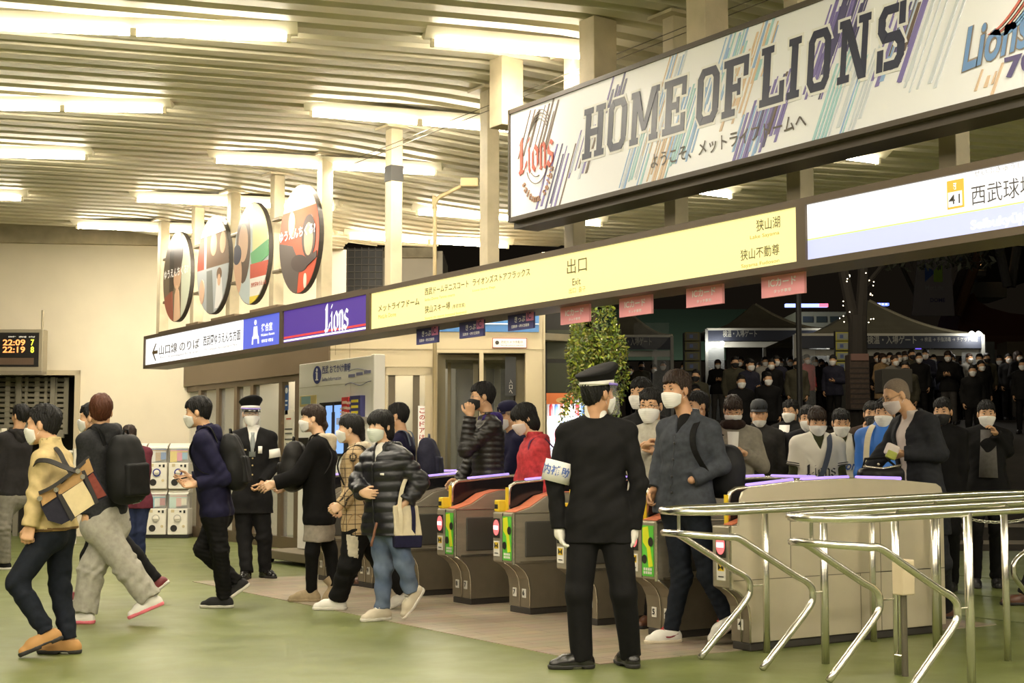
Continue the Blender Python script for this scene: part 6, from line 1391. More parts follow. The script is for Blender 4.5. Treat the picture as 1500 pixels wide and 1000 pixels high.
# dim banner with two-tone mark, slanting beams and stand supports at the upper right
p = gp(1372, 44); s = 44/FPX; t = thing('sponsor_banner', 'dim grey banner with a blue and green mark behind the large tent', 'banner', tuple(p+UP*(EYE+(668-462)*s-p[2]))); M = EM(A(*t.location)); W, H = 30*s, 90*s
k = MB().mat(mat('banner grey', (.24,.22,.23), .7)).add([(-W*1.1,0,0),(W,0,0),(W*.85,0,H),(-W*.75,0,H),(-W*1.1,.06,0),(W,.06,0),(W*.85,.06,H),(-W*.75,.06,H)], [(0,1,2,3),(7,6,5,4),(0,4,5,1),(1,5,6,2),(2,6,7,3),(3,7,4,0)]); eobj(k, 'cloth', M, t)
k = MB().mat(mat('mark blue', (.03,.08,.28), .6)).add([(-13*s,-.03,50*s),(0,-.03,62*s),(0,-.03,66*s),(-13*s,-.03,80*s)], [(0,1,2,3)]).mat(mat('mark green', (.22,.36,.04), .6)).add([(13*s,-.03,50*s),(13*s,-.03,80*s),(0,-.03,66*s),(0,-.03,50*s)], [(0,1,2,3)]); eobj(k, 'mark', M, t)
T2 = Matrix.Translation(-Vector(t.location)) @ M; fit('lettering', 'MetLife', T2 @ Matrix(((1,0,0,-13*s),(0,0,-1,-.03),(0,1,0,38*s),(0,0,0,1))), 27*s, 7*s, mat('banner white', (.30,.29,.30), .7), t, .02); fit('lettering', 'DOME', T2 @ Matrix(((1,0,0,-6*s),(0,0,-1,-.03),(0,1,0,20*s),(0,0,0,1))), 22*s, 6*s, mat('banner violet', (.06,.05,.14), .7), t, .02)
for i, (xa, ya, xb, yb, w, m, lb) in enumerate(((1437,364,1402,462,.16,(.16,.085,.04),'brown slanting beam beside the dim banner'),(1420,368,1388,462,.14,(.10,.085,.07),'grey slanting beam between the dim banner and the brown beam'),(1313,372,1345,440,.07,(.07,.065,.055),'thin slanting strut left of the dim banner'),(1464,362,1476,420,.16,(.20,.20,.19),'left arm of the pale V shaped stand support'),(1490,362,1481,420,.16,(.20,.20,.19),'right arm of the pale V shaped stand support'))):
    a, b = P(xa, ya, 46+i*.6), P(xb, yb, 46+i*.6); t = thing('slanting_beam', lb, 'beam', tuple(b)); k = MB().mat(mat('beam %d' % i, m, .7)).tube([a, b], w, 8); k.xf(Matrix.Translation(-Vector(t.location))); k.build('shaft', t)
ebox('stadium_plinth', 'pale concrete base of the far stand at the right edge', 'wall', 1428, 1480, 412, 435, 50, 2, mat('stand base', (.24,.24,.21), .8))
ebox('stadium_building', 'dark blue grey side of the far stand with a warm lamp', 'building', 1436, 1510, 345, 412, 52, 2, mat('stand side', (.025,.032,.035), .8))
t, M, s = ebox('wall_lamp', 'warm lamp on the far stand at the right', 'lamp', 1436, 1443, 374, 390, 49.5, .3, emis('warm lamp', (1,.55,.2), 1.0))
ebox('stand_balcony', 'small pale balcony under the warm lamp', 'balcony', 1431, 1450, 394, 403, 49.5, .6, mat('balcony', (.30,.29,.26), .8))
p = P(1470, 490, 48); t = thing('red_canopy', 'dark red brown curved canopy at the right edge behind the large tent', 'canopy', tuple(p)); s = 48/FPX
k = MB().mat(mat('canopy red', (.11,.035,.018), .8)); top_ = [(-70,-2),(-62,30),(-50,58),(-42,62),(-36,50),(-20,40),(10,32),(45,28)]; vs = [(x*s,0,z*s) for x, z in top_]+[(x*s,0,-2*s) for x, z in top_]; n = len(top_); vs += [(x,2.5,z) for x, y, z in vs]
k.add(vs, [(i, n+i, n+i+1, i+1) for i in range(n-1)]+[(2*n+i, 2*n+i+1, 3*n+i+1, 3*n+i) for i in range(n-1)]+[(i, i+1, 2*n+i+1, 2*n+i) for i in range(n-1)]); eobj(k, 'cloth', EM(p), t)
k = MB().mat(mat('canopy fascia', (.15,.065,.035), .8)).box((-28*s,-.1,-22*s), (48*s,0,-2*s)); eobj(k, 'fascia', EM(p), t)
ebox('ticket_booth', 'beige booth front below the red canopy at the right edge', 'booth', 1478, 1506, 500, 560, 46, 1, mat('booth beige', (.26,.22,.15), .8))
ebox('info_stand', 'pale glass stand beside the large tent corner', 'stand', 1446, 1460, 500, 620, 38, .4, mat('stand pale', (.12,.13,.13), .4))
t, M, s = ebox('blue_screen', 'small violet blue screen glowing inside the large tent', 'screen', 1344, 1352, 496, 512, 40, .1, emis('violet screen', (.16,.10,.9), 1.0))
for x, y in ((1247,403),(1269,400)): 
    t, M, s = ebox('far_lamp', 'small bright far lamp %s the palm trunk' % ('left of' if x < 1255 else 'right of'), 'lamp', x-2, x+2, y-2, y+2, 60, .1, emis('far lamp', (1,.9,.7), 6))
lamp('plaza light', 'AREA', tuple(P(1250, 380, 30)), 35, (1,.85,.6), 4, 4, (math.radians(20),0,-YAW))
lamp('plaza fill light', 'AREA', tuple(P(1240, 345, 24)), 42, (1,.88,.66), 2.5, 2.0, (math.radians(88),0,-YAW-math.radians(8)))  # added fill lamp with no fixture, brightens the tents and banners beyond
# annex wall with a lattice window seen over the sign band, and a street lamp
def aw(x0, x1, y0, y1, D, dep, m, nm): 
    s = D/FPX; p = P((x0+x1)/2, y1, D); k = MB().mat(m).box((-(x1-x0)/2*s,0,0), ((x1-x0)/2*s,dep,(y1-y0)*s)); k.xf(EM(p)); return struct(k.build(nm))
AW = mat('annex wall', (.52,.47,.36), .8, noise=.15, nscale=2)
aw(558, 648, 366, 520, 25, 2, AW, 'wall_annex'); aw(488, 497, 355, 520, 24.4, .3, AW, 'trim_6'); aw(562, 640, 362, 377, 24.9, .1, mat('annex coping', (.40,.34,.22), .9, noise=.4, nscale=5), 'trim_7')
t, M, s = ebox('lattice_window', 'dark window with a square lattice above the sign band', 'window', 496, 559, 361, 440, 24.6, .1, mat('lattice dark', (.03,.027,.02), .5)); t['kind'] = 'structure'
k = MB().mat(mat('lattice bar', (.12,.105,.08), .6))
for i in range(7): k.box(((-31+i*10.3)*s,-.03,0), ((-31+i*10.3)*s+.014,0,79*s))
for i in range(8): k.box((-31*s,-.03,i*10.6*s), (31*s,0,i*10.6*s+.014))
eobj(k, 'lattice', M, t)
lamp('annex light', 'AREA', tuple(P(600, 330, 22.3)), 30, LAMP, 2, .4, (math.radians(50),0,-YAW))
D = 15.0; p = P(636, 500, D); t = thing('street_lamp', 'slim beige street lamp with a bent arm and square head above the yellow sign', 'street lamp', (p[0],p[1],0)); q = [P(637,600,D)*A(1,1,0), P(637,330,D), P(636,305,D), P(641,291,D), P(655,283,D), P(677,272,D)]
k = MB().mat(mat('lamp pole', (.46,.36,.19), .5)); k.tube(smooth_pts(q, 4), .022, 8); k.xf(Matrix.Translation(-Vector(t.location))); k.build('pole', t, smooth=True)
c = P(688, 268, D); k = MB().mat(mat('lamp head', (.50,.40,.20), .5)).bbox((-.095,-.08,-.05), (.095,.08,.045), .012); eobj(k, 'lamp_head', EM(c), t)
# ------------------------------------------------------------------ capsule toy machines by the cream wall
CPW = mat('capsule machine white', (.80,.76,.66), .4); CPC = mat('capsule clear front', (.8,.85,.85), .1, alpha=.12)
def capsule_machine(t, var):
    w, d, h = .305, .36, .68
    MB().mat(CPW).bbox((-w/2,0,.0), (w/2,d,.40), .012).build('body', t)
    MB().mat(CPW).prism([(.02,.62),(.06,.67),(.14,.70),(d,.70),(d,.64),(.05,.64)], -w/2, w/2, 0).build('lid', t)
    MB().mat(mat('capsule back', (.55,.52,.46), .6)).box((-w/2+.01,d*.5,.40), (w/2-.01,d,.64)).build('hopper', t)
    MB().mat(CPC).bbox((-w/2+.005,.0,.40), (w/2-.005,.02,.64), .006).build('clear_front', t)
    pal = [[(.55,.70,.62),(.75,.45,.4),(.8,.75,.6)],[(.80,.62,.15),(.75,.3,.4),(.25,.45,.6)],[(.2,.45,.55),(.75,.75,.7),(.5,.2,.2)],[(.75,.72,.66),(.5,.35,.2),(.15,.25,.5)]][var % 4]
    k = MB()
    for i, c in enumerate(pal): k.mat(mat('capsule card %d%d' % (var % 4, i), c, .5)); k.box((-w/2+.015+.09*i,.03+.002*i,.41+i*.02), (-w/2+.12+.08*i,.034+.002*i,.63-i*.03)); k.box((-w/2+.02,.028,.56+.02*i), (w/2-.02,.03,.575+.02*i))
    k.build('display_card', t)
    k = MB().mat(mat('dial rim %d' % (var % 2), (.03,.04,.25) if var % 2 else (.5,.47,.4), .4)).lathe([(.050,-.01),(.062,-.01),(.062,.0),(.050,.0)], (0,-.001,.25), 20, ax='y'); k.mat(CPW).lathe([(.001,-.02),(.040,-.02),(.046,-.005),(.001,-.005)], (0,0,.25), 18, ax='y').box((-.036,-.034,.243), (.036,-.018,.257)); k.build('turning_dial', t)
    k = MB().mat(mat('chute black', (.02,.018,.016), .4)).lathe([(.001,-.008),(.050,-.008),(.054,.004),(.001,.004)], (-.055,0,.10), 18, ax='y').box((.03,-.006,.34), (.06,0,.37)).box((.09,-.006,.33), (.12,0,.375)); k.build('prize_chute', t)
    k = MB().mat(mat('coin plate', (.6,.5,.3), .4)).lathe([(.001,-.006),(.022,-.006),(.022,.0),(.001,.0)], (.095,0,.13), 12, ax='y').box((-.10,-.004,.34), (-.05,0,.385)); k.build('coin_plate', t)
n_ = 0
for c, xx in enumerate((198, 229.5, 261)):
    for r in range(2):
        p = P(xx, 700, 21.95); p[2] = .05+r*.70
        t = thing('capsule_machine', ('white capsule toy machine in the %s column, %s' % (('left','middle','right')[c], ('lower','upper')[r])), 'vending machine', tuple(p), -YAW, 'capsule toy machines by the cream wall'); capsule_machine(t, n_); n_ += 1
p = P(229.5, 700, 21.95); t = thing('machine_stand', 'low black stand under the white capsule toy machines', 'stand', (p[0],p[1],0), -YAW); MB().mat(MATS['stand black']).bbox((-.5,.02,.0), (.5,.36,.05), .008).build('frame', t)
# white railings in front of the shutter
def fence(xa, xb, D, y0, lb):
    a, b = P(xa, 600, D), P(xb, 600, D); a[2] = b[2] = 0; h = EYE+(668-y0)*D/FPX; t = thing('white_railing', lb, 'railing', tuple(a)); k = MB().mat(mat('railing white', (.66,.62,.5), .4)); L = np.linalg.norm(b-a); d = (b-a)/L
    k.tube([UP*h, b-a+UP*h], .025, 8).tube([UP*.15, b-a+UP*.15], .018, 8); k.build('rails', t)
    n = int(L/.11)
    k = MB().mat(MATS['railing white'])
    for i in range(n+1): k.tube([d*L*i/n+UP*.15, d*L*i/n+UP*h], .010, 6)
    k.build('bars', t)
    for e in (0, 1): k = MB().mat(MATS['railing white']).bbox((-.035,-.035,0), (.035,.035,h+.05), .006); o = k.build('post', t); o.location = tuple(d*L*e)
fence(-40, 6, 18.5, 633, 'white railing at the left edge behind the person in the black hoodie'); fence(92, 112, 20.5, 662, 'white railing in front of the shutter between the two walkers')
# the crowd
def figure(i, coat, trou, hairm, kind, maskm=WHM, arms=0, long=.0, bag=None, h=.013):
    class S: pass
    m = HM(); m.s = dict(id='crowd%d' % i, hands=({}, {})); m.k = m.H = 1; m.k = 1.0; m.hs = .98; m.f = m.ft = A(0,-1,0); m.u = UP; m.l = A(1,0,0); m.hl = m.l; m.R = np.stack([m.l, m.ft, m.u]); m.hR = m.R
    m.n = A(0,0,1.40); m.p = A(0,0,.88); m.hc = A(0,-.03,1.555); m.S = [A(.165,0,1.34), A(-.165,0,1.34)]; e = [A(.22,.03,1.07), A(-.22,.03,1.07)]; w = [A(.20,-.08,.84), A(-.20,-.08,.84)]
    if arms == 1: w[0] = A(.06,-.22,1.08); e[0] = A(.23,-.02,1.08)
    if arms == 2: w = [A(.05,-.25,1.12), A(-.05,-.25,1.12)]
    m.E, m.W = e, w; m.hip = [A(.085,0,.85), A(-.085,0,.85)]; m.K = [A(.10,-.03,.46), A(-.10,.0,.46)]; m.An = [A(.11,0,.085), A(-.11,.02,.085)]; m.ff = [nrm(A(.15,-1,0)), nrm(A(-.15,-1,0))]; m.fu = [UP, UP]
    m.ro = thing('person', 'x', 'person', (0,0,0)); m.root = A(0,0,0)
    body(m, h, SK1); hair(m, kind, hairm, h=h*.8, locks=False); 
    if maskm: mask(m, maskm, h=h*.7)
    top(m, 'coat', coat, e=.024, hem=-.12-long, low=.10+long, h=h, wr=.003, hang=True); trousers(m, trou, e=.014, h=h, wr=.003)
    for q in (0, 1): shoe(m, q, BLKSH, BLKSH, h=h)
    return m.ro
# ------------------------------------------------------------------ the people
def cloth(n, c, **k): k.setdefault('rough', .8); k.setdefault('noise', .22); k.setdefault('nscale', 30); k.setdefault('bump', .10); k.setdefault('bscale', 260); k.setdefault('spec', .18); return mat(n, c, **k)
UNI = cloth('black uniform wool', (.0075,.007,.0072)); GLV = mat('white cotton glove', (.74,.70,.62), .8); WSH = mat('white shirt', (.76,.73,.67), .7)
BSH = mat('black polished leather', (.012,.011,.010), .22, spec=.6); CLR = mat('clear plastic', (.9,.9,.9), .05, alpha=.07, spec=.5)
SNW = mat('white sneaker', (.74,.71,.64), .5); SOLW = mat('white sole', (.70,.66,.58), .6); SOLB = mat('black sole', (.02,.018,.016), .6); TAN = mat('tan suede', (.42,.22,.07), .7); BRL = mat('brown leather', (.10,.04,.02), .4)
BLK = cloth('black cloth', (.007,.0065,.0065)); NVC = cloth('navy cloth', (.014,.013,.040)); DKJ = cloth('dark jeans', (.011,.014,.021), noise=.35); GRC = cloth('charcoal jersey', (.050,.055,.066), noise=.3)
GOLD = mat('brass button', (.6,.45,.2), .3, metal=.8)
def dress(m, trou=BLK, e=.014, shoes=(BLKSH, SOLB), lace=None, h=.007, te={}, skin_=SK1, face=True, bh=.006, heel=False, noshoe=()):
    body(m, bh, skin_); trousers(m, trou, e=e, h=h, **te)
    if face: face_bits(m, m.hairm)
    for i in (0, 1):
        if i not in noshoe: shoe(m, i, shoes[0], shoes[1], lace=lace, heel=heel)
# -- the officer seen from behind
s = dict(id='officer', bandrot=-.5, H=1.76, phi=186, hphi=228, head=(876,577), neck=(873,618), pel=(878,757), sh=.175, feet=[('flat',852,979,82),('flat',924,977,160)],
  arms=[((813,706,0),(819,775,.3)),((936,708,0),(928,776,.3))], legs=[(848,868,-.3),(914,868,-.3)], hands=(dict(to=(832,812,0), curl=.45), dict(curl=.5)))
m = person(s, 'person in a black uniform and peaked cap standing seen from behind with a white armband'); m.hairm = HB
dress(m, UNI, .020, (BSH, SOLB), skin_=GLV if False else SK2, face=False, heel=True, te=dict(wr=.005, cut=.06))
hair(m, 'short', HB, .014); mask(m, WHM); cap_peaked(m, UNI, WSH, BSH, 6); face_shield(m, CLR, mat('shield violet', (.30,.22,.70), .4))
def officer_extra(o, V, Q):
    pass
top(m, 'uniform_jacket', UNI, e=.013, hem=-.15, low=.16, cuff=-.005, wr=.006, hang=True, se=.010, h=.006, b=.97, collar=(-.012,.072,.0))
job('shirt_collar', m.ro, [Grp([Cone(m.n-m.u*.02, m.n+m.u*.12+m.ft*.008, .070, .064, .02)], [plane(m.n+m.u*.102, m.u)])], .006, [WSH])
for i in (0, 1): job('glove', m.ro, [Grp([Cone(q.a, q.b, q.ra+.0022, q.rb+.0022, q.k) for q in hand_of(m, i)], k=.01), Grp([Cone(m.W[i]-nrm(m.W[i]-m.E[i])*.02, m.W[i]+nrm(m.W[i]-m.E[i])*.03, .030, .032, .02)], k=.02)], .0045, [GLV])
def armband(m, i, a, b, r, txt=None, size=.045, colr=WSH, tm=None):
    S, E = m.S[i], m.E[i]; p, q = S+(E-S)*a, S+(E-S)*b; k = MB().mat(colr); d = nrm(q-p); u = nrm(np.cross(d, FH)); w = np.cross(d, u); n = 28
    vs = [p+(q-p)*t+(u*math.cos(2*PI*j/n)+w*math.sin(2*PI*j/n))*r for t in (0, 1) for j in range(n)]+[p+(q-p)*t+(u*math.cos(2*PI*j/n)+w*math.sin(2*PI*j/n))*(r-.006) for t in (0, 1) for j in range(n)]
    fs = [(j, (j+1) % n, n+(j+1) % n, n+j) for j in range(n)]+[(2*n+j, 3*n+j, 3*n+(j+1) % n, 2*n+(j+1) % n) for j in range(n)]+[(j, 2*n+j, 2*n+(j+1) % n, (j+1) % n) for j in range(n)]+[(n+j, n+(j+1) % n, 3*n+(j+1) % n, 3*n+j) for j in range(n)]
    k.add(vs, fs); o = add_part(m, 'armband', k)
    if txt:      # lettering wrapped round the band, facing the camera
        c = (p+q)/2-np.array(m.ro.location); x = nrm(CR-d*(CR@d)); y = -d; t = text_obj('lettering', txt, size, Matrix.Identity(4), tm, None, 'CENTER', .02, depth=.0004); out = -nrm(np.cross(x, y))*-1
        for v in t.data.vertices:
            a_ = v.co.x/(r+.002)+m.s.get('bandrot', 0); g = c+x*(r+.0025+v.co.z)*math.sin(a_)+out*(r+.0025+v.co.z)*math.cos(a_)+y*v.co.y; v.co = Vector(g)
        t.parent = m.ro; t.parent = o
armband(m, 0, .58, 1.0, .086, '構内補助', .062, WSH, mat('band blue', (.10,.16,.42), .6))
# -- walker in the yellow jacket
s = dict(id='yellow', H=1.68, phi=92, hphi=96, hpitch=4, head=(63,622), neck=(76,660), pel=(80,772), feet=[('up',68,925,0,32,959,0),('flat',101,957,88)],
  arms=[((56,722,-.2),(44,772,0)),((70,722,.2),(60,770,0))], legs=[(24,852,0),(88,862,0)], hands=(dict(to=(38,795,0), curl=1.0), dict(curl=.8)))
m = person(s, 'person in a yellow jacket and dark jeans striding left with a patchwork bag'); m.hairm = HB
dress(m, DKJ, .010, (TAN, SOLB), heel=True, te=dict(wr=.006)); hair(m, 'high', HB, .017); mask(m, WHM)
YJ = cloth('yellow jacket cloth', (.60,.46,.22), noise=.15)
def yjfm(C): 
    q = (C-m_y.p)@m_y.R.T; return np.where(q[:, 2] < .0, np.where(np.sin(q[:, 2]*200) > 0, 1, 2), 0)
m_y = m
top(m, 'jacket', YJ, e=.022, hem=-.02, wr=.006, collar=(.055,.072,.012), cuff=-.005, mats=[YJ, mat('rib ochre', (.36,.22,.06), .9), mat('rib brown', (.16,.09,.03), .9)], fm=yjfm)
my = m
# -- person between, mostly hidden
s = dict(id='hid', H=1.70, phi=95, hphi=95, head=(134,612), neck=(143,640), pel=(150,752), feet=[('up',229,850,0,217,871,0),('flat',120,882,92)], arms=[((140,690,0),(135,735,0)),((140,690,0),(135,735,0))], legs=[(196,812,0),(130,815,0)])
m = person(s, 'person half hidden behind the grey hoodie, white mask, black trousers and maroon trainers'); m.hairm = HB
dress(m, BLK, .012, (mat('maroon trainer', (.16,.015,.02), .5), SOLW)); hair(m, 'short', HB, .017); mask(m, WHM); top(m, 'jacket', BLK, e=.02, hem=-.05)
def pack_marks(o, V):
    GM = mat('emblem green', (.03,.30,.14), .5)
    for nm, pl in (('emblem', [(196,716),(210,703),(213,722),(207,736),(198,720),(207,713),(208,724)]), ('emblem_line', [(200,751),(212,750)])):
        k = MB().mat(GM if nm == 'emblem' else mat('mark pale', (.4,.5,.42), .6)); pts = [on_skin(V, x, y)-CF*.004-np.array(o.parent.location) for x, y in pl]; k.tube(pts, .0045 if nm == 'emblem' else .003, 5); q = k.build(nm, o)
# -- walker in the grey hoodie and joggers with the big backpack
s = dict(id='jog', H=1.72, phi=118, hphi=165, head=(148,603), neck=(150,634), pel=(155,762), feet=[('up',220,876,0,192,903,0),('flat',124,913,95)], arms=[((124,705,0),(126,755,0)),((165,700,.3),(150,745,0))], legs=[(190,836,0),(133,838,0)], hands=(dict(curl=.9), dict(curl=.6)))
m = person(s, 'person with reddish hair in a grey hoodie and pale grey joggers walking left'); m.hairm = HRED
JG = cloth('pale grey jersey', (.40,.38,.32), noise=.2); GH = cloth('dark grey hoodie', (.028,.028,.030), noise=.35, nscale=60)
dress(m, JG, .034, (SNW, mat('pink sole', (.72,.16,.20), .6)), lace=SNW, te=dict(wr=.009, flare=.012), face=False); hair(m, 'short', HRED, .026, vol=(0,-.003,.0)); top(m, 'hoodie', GH, e=.024, hem=-.04, wr=.006); hood(m, GH, r=.040, drop=.06, back=.11)
backpack(m, 'big black backpack with a green emblem on the person in the grey hoodie', cloth('black nylon', (.011,.011,.011), rough=.6), (.165,.10,.26), .235, .28, straps=(1, 0), after=lambda o, V, Q: pack_marks(o, V))
# -- person at the far left edge
s = dict(id='farl', H=1.78, phi=118, hphi=125, head=(30,609), neck=(22,636), pel=(18,722), feet=[('flat',6,834,95),('up',-38,815,0,-50,836,0)], arms=[((0,682,0),(-6,720,0)),((36,684,0),(30,720,0))], legs=[(4,772,0),(-14,772,0)])
m = person(s, 'person in a black hoodie and grey joggers cut by the left edge'); m.hairm = HB
dress(m, cloth('grey joggers', (.20,.185,.15)), .028, (BLK, SOLW), face=False); hair(m, 'short', HB, .018); top(m, 'hoodie', cloth('black hoodie', (.018,.016,.016)), e=.024, hem=-.03); hood(m, MATS['black hoodie'], back=.09)
# -- woman by the capsule machines
s = dict(id='burg', H=1.58, phi=185, hphi=150, head=(189,637), neck=(196,657), pel=(200,732), feet=[('flat',194,822,190),('flat',206,822,180)], arms=[((180,690,0),(184,715,0)),((214,690,0),(212,716,0))], legs=[(194,778,0),(205,778,0)], hs=.93, sh=.15)
m = person(s, 'person in a burgundy top with a tied ponytail facing the capsule machines'); m.hairm = HBR
dress(m, cloth('blue jeans dark', (.022,.030,.075)), .008, (BLK, SOLW), face=False); hair(m, 'tied', HBR, .012, extra=[((0,-.11,0),(0,-.13,-.03),.022,.022),((0,-.13,-.03),(.01,-.14,-.13),.024,.014)]); top(m, 'blouse', cloth('burgundy cloth', (.13,.025,.04)), e=.018, hem=-.10, low=.1, hang=True)
k = MB().mat(mat('scrunchie', (.7,.6,.42), .9)); st = 0; k.lathe([(.012,-.012),(.030,-.010),(.034,0),(.030,.010),(.012,.012)], tuple(HP(m, 0,-.118,-.012)), 12); add_part(m, 'scrunchie', k)
# -- young walker in navy
s = dict(id='navy', H=1.75, phi=92, hphi=93, hpitch=6, head=(290,604), neck=(302,634), pel=(318,748), feet=[('flat',328,890,90),('up',347,853,0,335,871,0)], arms=[((329,700,-.2),(287,709,0)),((312,695,.3),(280,700,0))], legs=[(322,806,0),(297,804,0)], hands=(dict(to=(262,709,0), curl=.4, n=(-.2,.0,1)), dict(to=(262,702,0), curl=.4, n=(.2,.0,1))))
m = person(s, 'person in a navy jacket and black trousers walking left while holding a phone'); m.hairm = HB; mn = m
dress(m, BLK, .016, (mat('black canvas', (.014,.013,.013), .8), SOLW), te=dict(wr=.006)); hair(m, 'short', HB, .020, vol=(0,.004,.004)); mask(m, WHM)
top(m, 'jacket', NVC, e=.022, hem=-.06, wr=.006, collar=(.04,.075,.0)); hood(m, NVC, r=.026, drop=.05, back=.09)
backpack(m, 'black backpack on the young person in the navy jacket', cloth('black nylon', (.011,.011,.011), rough=.6), (.15,.085,.24), .205, .27)
p = (m.W[0]+m.W[1])/2+m.f*.085+UP*.025; b = MB().mat(mat('phone black', (.012,.012,.014), .2)).bbox((-.06,-.036,-.006), (.075,.036,.004), .004); o = b.build('phone', None); o.location = tuple(p); o.rotation_euler = (0, .2, math.atan2(-CR[1], -CR[0])); tag(o, 'dark phone held by the person in the navy jacket', 'phone')
# -- officer with the face shield
s = dict(id='shield', H=1.77, phi=-8, hphi=-26, hpitch=4, head=(367,606), neck=(371,632), pel=(369,730), sh=.175, feet=[('flat',388,846,-42),('flat',361,848,4)], arms=[((402,682,-1),(384,707,-1)),((340,683,-1),(371,706,-1))], legs=[(387,787,-.2),(358,787,-.2)], hands=(dict(to=(372,723,-.3), curl=.8), dict(to=(378,724,-.3), curl=.7)))
m = person(s, 'person in a black uniform and peaked cap with a clear face shield, hands clasped'); m.hairm = HB
dress(m, UNI, .020, (BSH, SOLB), heel=True, te=dict(cut=.05)); hair(m, 'short', HB, .012); mask(m, WHM); glasses(m, SOLB); cap_peaked(m, UNI, WSH, BSH, 6); face_shield(m, CLR, mat('shield violet', (.30,.22,.70), .4))
def off2(o, V, Q, m=m):
    buttons(m, V, (-.27,-.36,-.45), .012, GOLD)
    for nm, x, z, w, h_, c in (('name_badge',-.095,-.20,.055,.014,mat('badge gold',(.55,.42,.2),.4)),('id_card',.085,-.20,.042,.075,WSH)):
        k = MB().mat(c).box((-w/2,0,-h_/2), (w/2,.006,h_/2)); k.xf(Matrix.Translation(surf(V, m, x, z)+m.ft*.003) @ Matrix(m.R.T.tolist()).to_4x4()); add_part(m, nm, k)
top(m, 'uniform_jacket', UNI, e=.018, hem=-.15, low=.15, hang=True, se=.014, cuts=[vcut(m, .048, .26)], after=off2)
top(m, 'shirt', WSH, e=.006, hem=.1, sl=(0,0), collar=(.035,.066,.008), wr=.001)
def tie(m, c):
    k = MB().mat(c); pts = [m.n+m.ft*(.115+.012*t)-m.u*(.01+.25*t) for t in (0,.15,.3,.6,1.0)]; vs = []
    for p, w in zip(pts, (.020,.016,.022,.03,.034)): vs += [p-m.l*w+m.ft*.012, p+m.l*w+m.ft*.012, p+m.l*w-m.ft*.0, p-m.l*w]
    k.add(vs, [(i*4+j, i*4+(j+1) % 4, i*4+4+(j+1) % 4, i*4+4+j) for i in range(4) for j in range(4)]+[(3,2,1,0),(16,17,18,19)]); add_part(m, 'necktie', k)
tie(m, mat('grey striped tie', (.22,.24,.24), .6)); armband(m, 0, .42, .72, .080, None)
# -- woman in the black fleece
s = dict(id='fleece', H=1.65, phi=94, hphi=88, head=(458,613), neck=(470,645), pel=(468,758), sh=.15, hs=.94, feet=[('flat',456,881,88),('up',489,858,0,478,878,0)], arms=[((436,697,-.3),(401,708,-.2)),((450,700,.3),(420,712,0))], legs=[(457,808,0),(484,806,0)], hands=(dict(to=(384,716,-.2), curl=.35, n=(0,0,-1)), dict(curl=.5)))
m = person(s, 'person in a black fleece and black leggings with one arm reaching forward'); m.hairm = HBR; mf = m
BEI = cloth('beige boot', (.40,.31,.19)); CRM = cloth('cream hood', (.58,.50,.37))
body(m, .006, SK3); trousers(m, BLK, .002, h=.007, wr=.002); face_bits(m, HBR)
for i in (0, 1): shoe(m, i, BEI, BEI, boot=.09)
hair(m, 'fringe', HBR, .014, extra=[((0,-.10,-.01),(0,-.12,-.06),.026,.020),((0,-.12,-.06),(0,-.115,-.10),.02,.012)]); mask(m, WHM); top(m, 'fleece', cloth('black fleece', (.007,.0065,.0065), rough=.95, bump=.3), e=.034, hem=-.06, wr=.003); hood(m, CRM, r=.03, drop=.05, back=.10)
job('shirt_hem', m.ro, [Grp([Cone(m.p+m.hl*q*.07-UP*.02, m.p+m.hl*q*.075-UP*.26, .118, .126, .06) for q in (1,-1)], [plane(m.p-UP*.20, -UP)])], .008, [cloth('grey shirt', (.30,.26,.21))], folds(.004, 26, 4), .008)
backpack(m, 'black backpack worn in front by the person in the black fleece', cloth('black pack shiny', (.016,.015,.014), rough=.5), (.15,.10,.22), .24, .22, front=True, straps=(1, 1))
# -- person in the checked coat
s = dict(id='plaid', H=1.60, phi=92, hphi=94, head=(513,628), neck=(523,659), pel=(526,766), sh=.15, hs=.93, feet=[('flat',494,893,84),('up',594,866,0,574,886,0)], arms=[((519,716,-.3),(499,741,0)),((530,716,.3),(505,742,0))], legs=[(512,826,0),(560,822,0)], hands=(dict(to=(484,748,0), curl=.8), dict(curl=.5)))
m = person(s, 'person in a brown checked coat with cream hood, black trousers with a pale patch'); m.hairm = HB; mp_ = m
def plaid_mat():
    m_ = mat('brown check', (.46,.33,.18), .85); N, L = nodes(m_); b = N['Principled BSDF']; at = N.new('ShaderNodeAttribute'); at.attribute_name = 'tf'; mx = None; col = None
    last = None
    for axis, per, wd_, cc in ((0,.075,.11,(.03,.022,.015)),(2,.075,.11,(.03,.022,.015)),(0,.0375,.10,(.30,.19,.09)),(2,.0375,.10,(.30,.19,.09)),(1,.075,.07,(.03,.022,.015))):
        sp = N.new('ShaderNodeSeparateXYZ'); L.new(at.outputs['Vector'], sp.inputs[0]); d = N.new('ShaderNodeMath'); d.operation = 'DIVIDE'; d.inputs[1].default_value = per; L.new(sp.outputs[axis], d.inputs[0]); f = N.new('ShaderNodeMath'); f.operation = 'FRACT'; L.new(d.outputs[0], f.inputs[0]); c = N.new('ShaderNodeMath'); c.operation = 'LESS_THAN'; c.inputs[1].default_value = wd_; L.new(f.outputs[0], c.inputs[0])
        x = N.new('ShaderNodeMix'); x.data_type = 'RGBA'; x.inputs[7].default_value = (*cc, 1); L.new(c.outputs[0], x.inputs[0])
        if last is None: x.inputs[6].default_value = (.46,.33,.18,1)
        else: L.new(last.outputs[2], x.inputs[6])
        last = x
    L.new(last.outputs[2], b.inputs['Base Color']); return m_
PLD = plaid_mat()
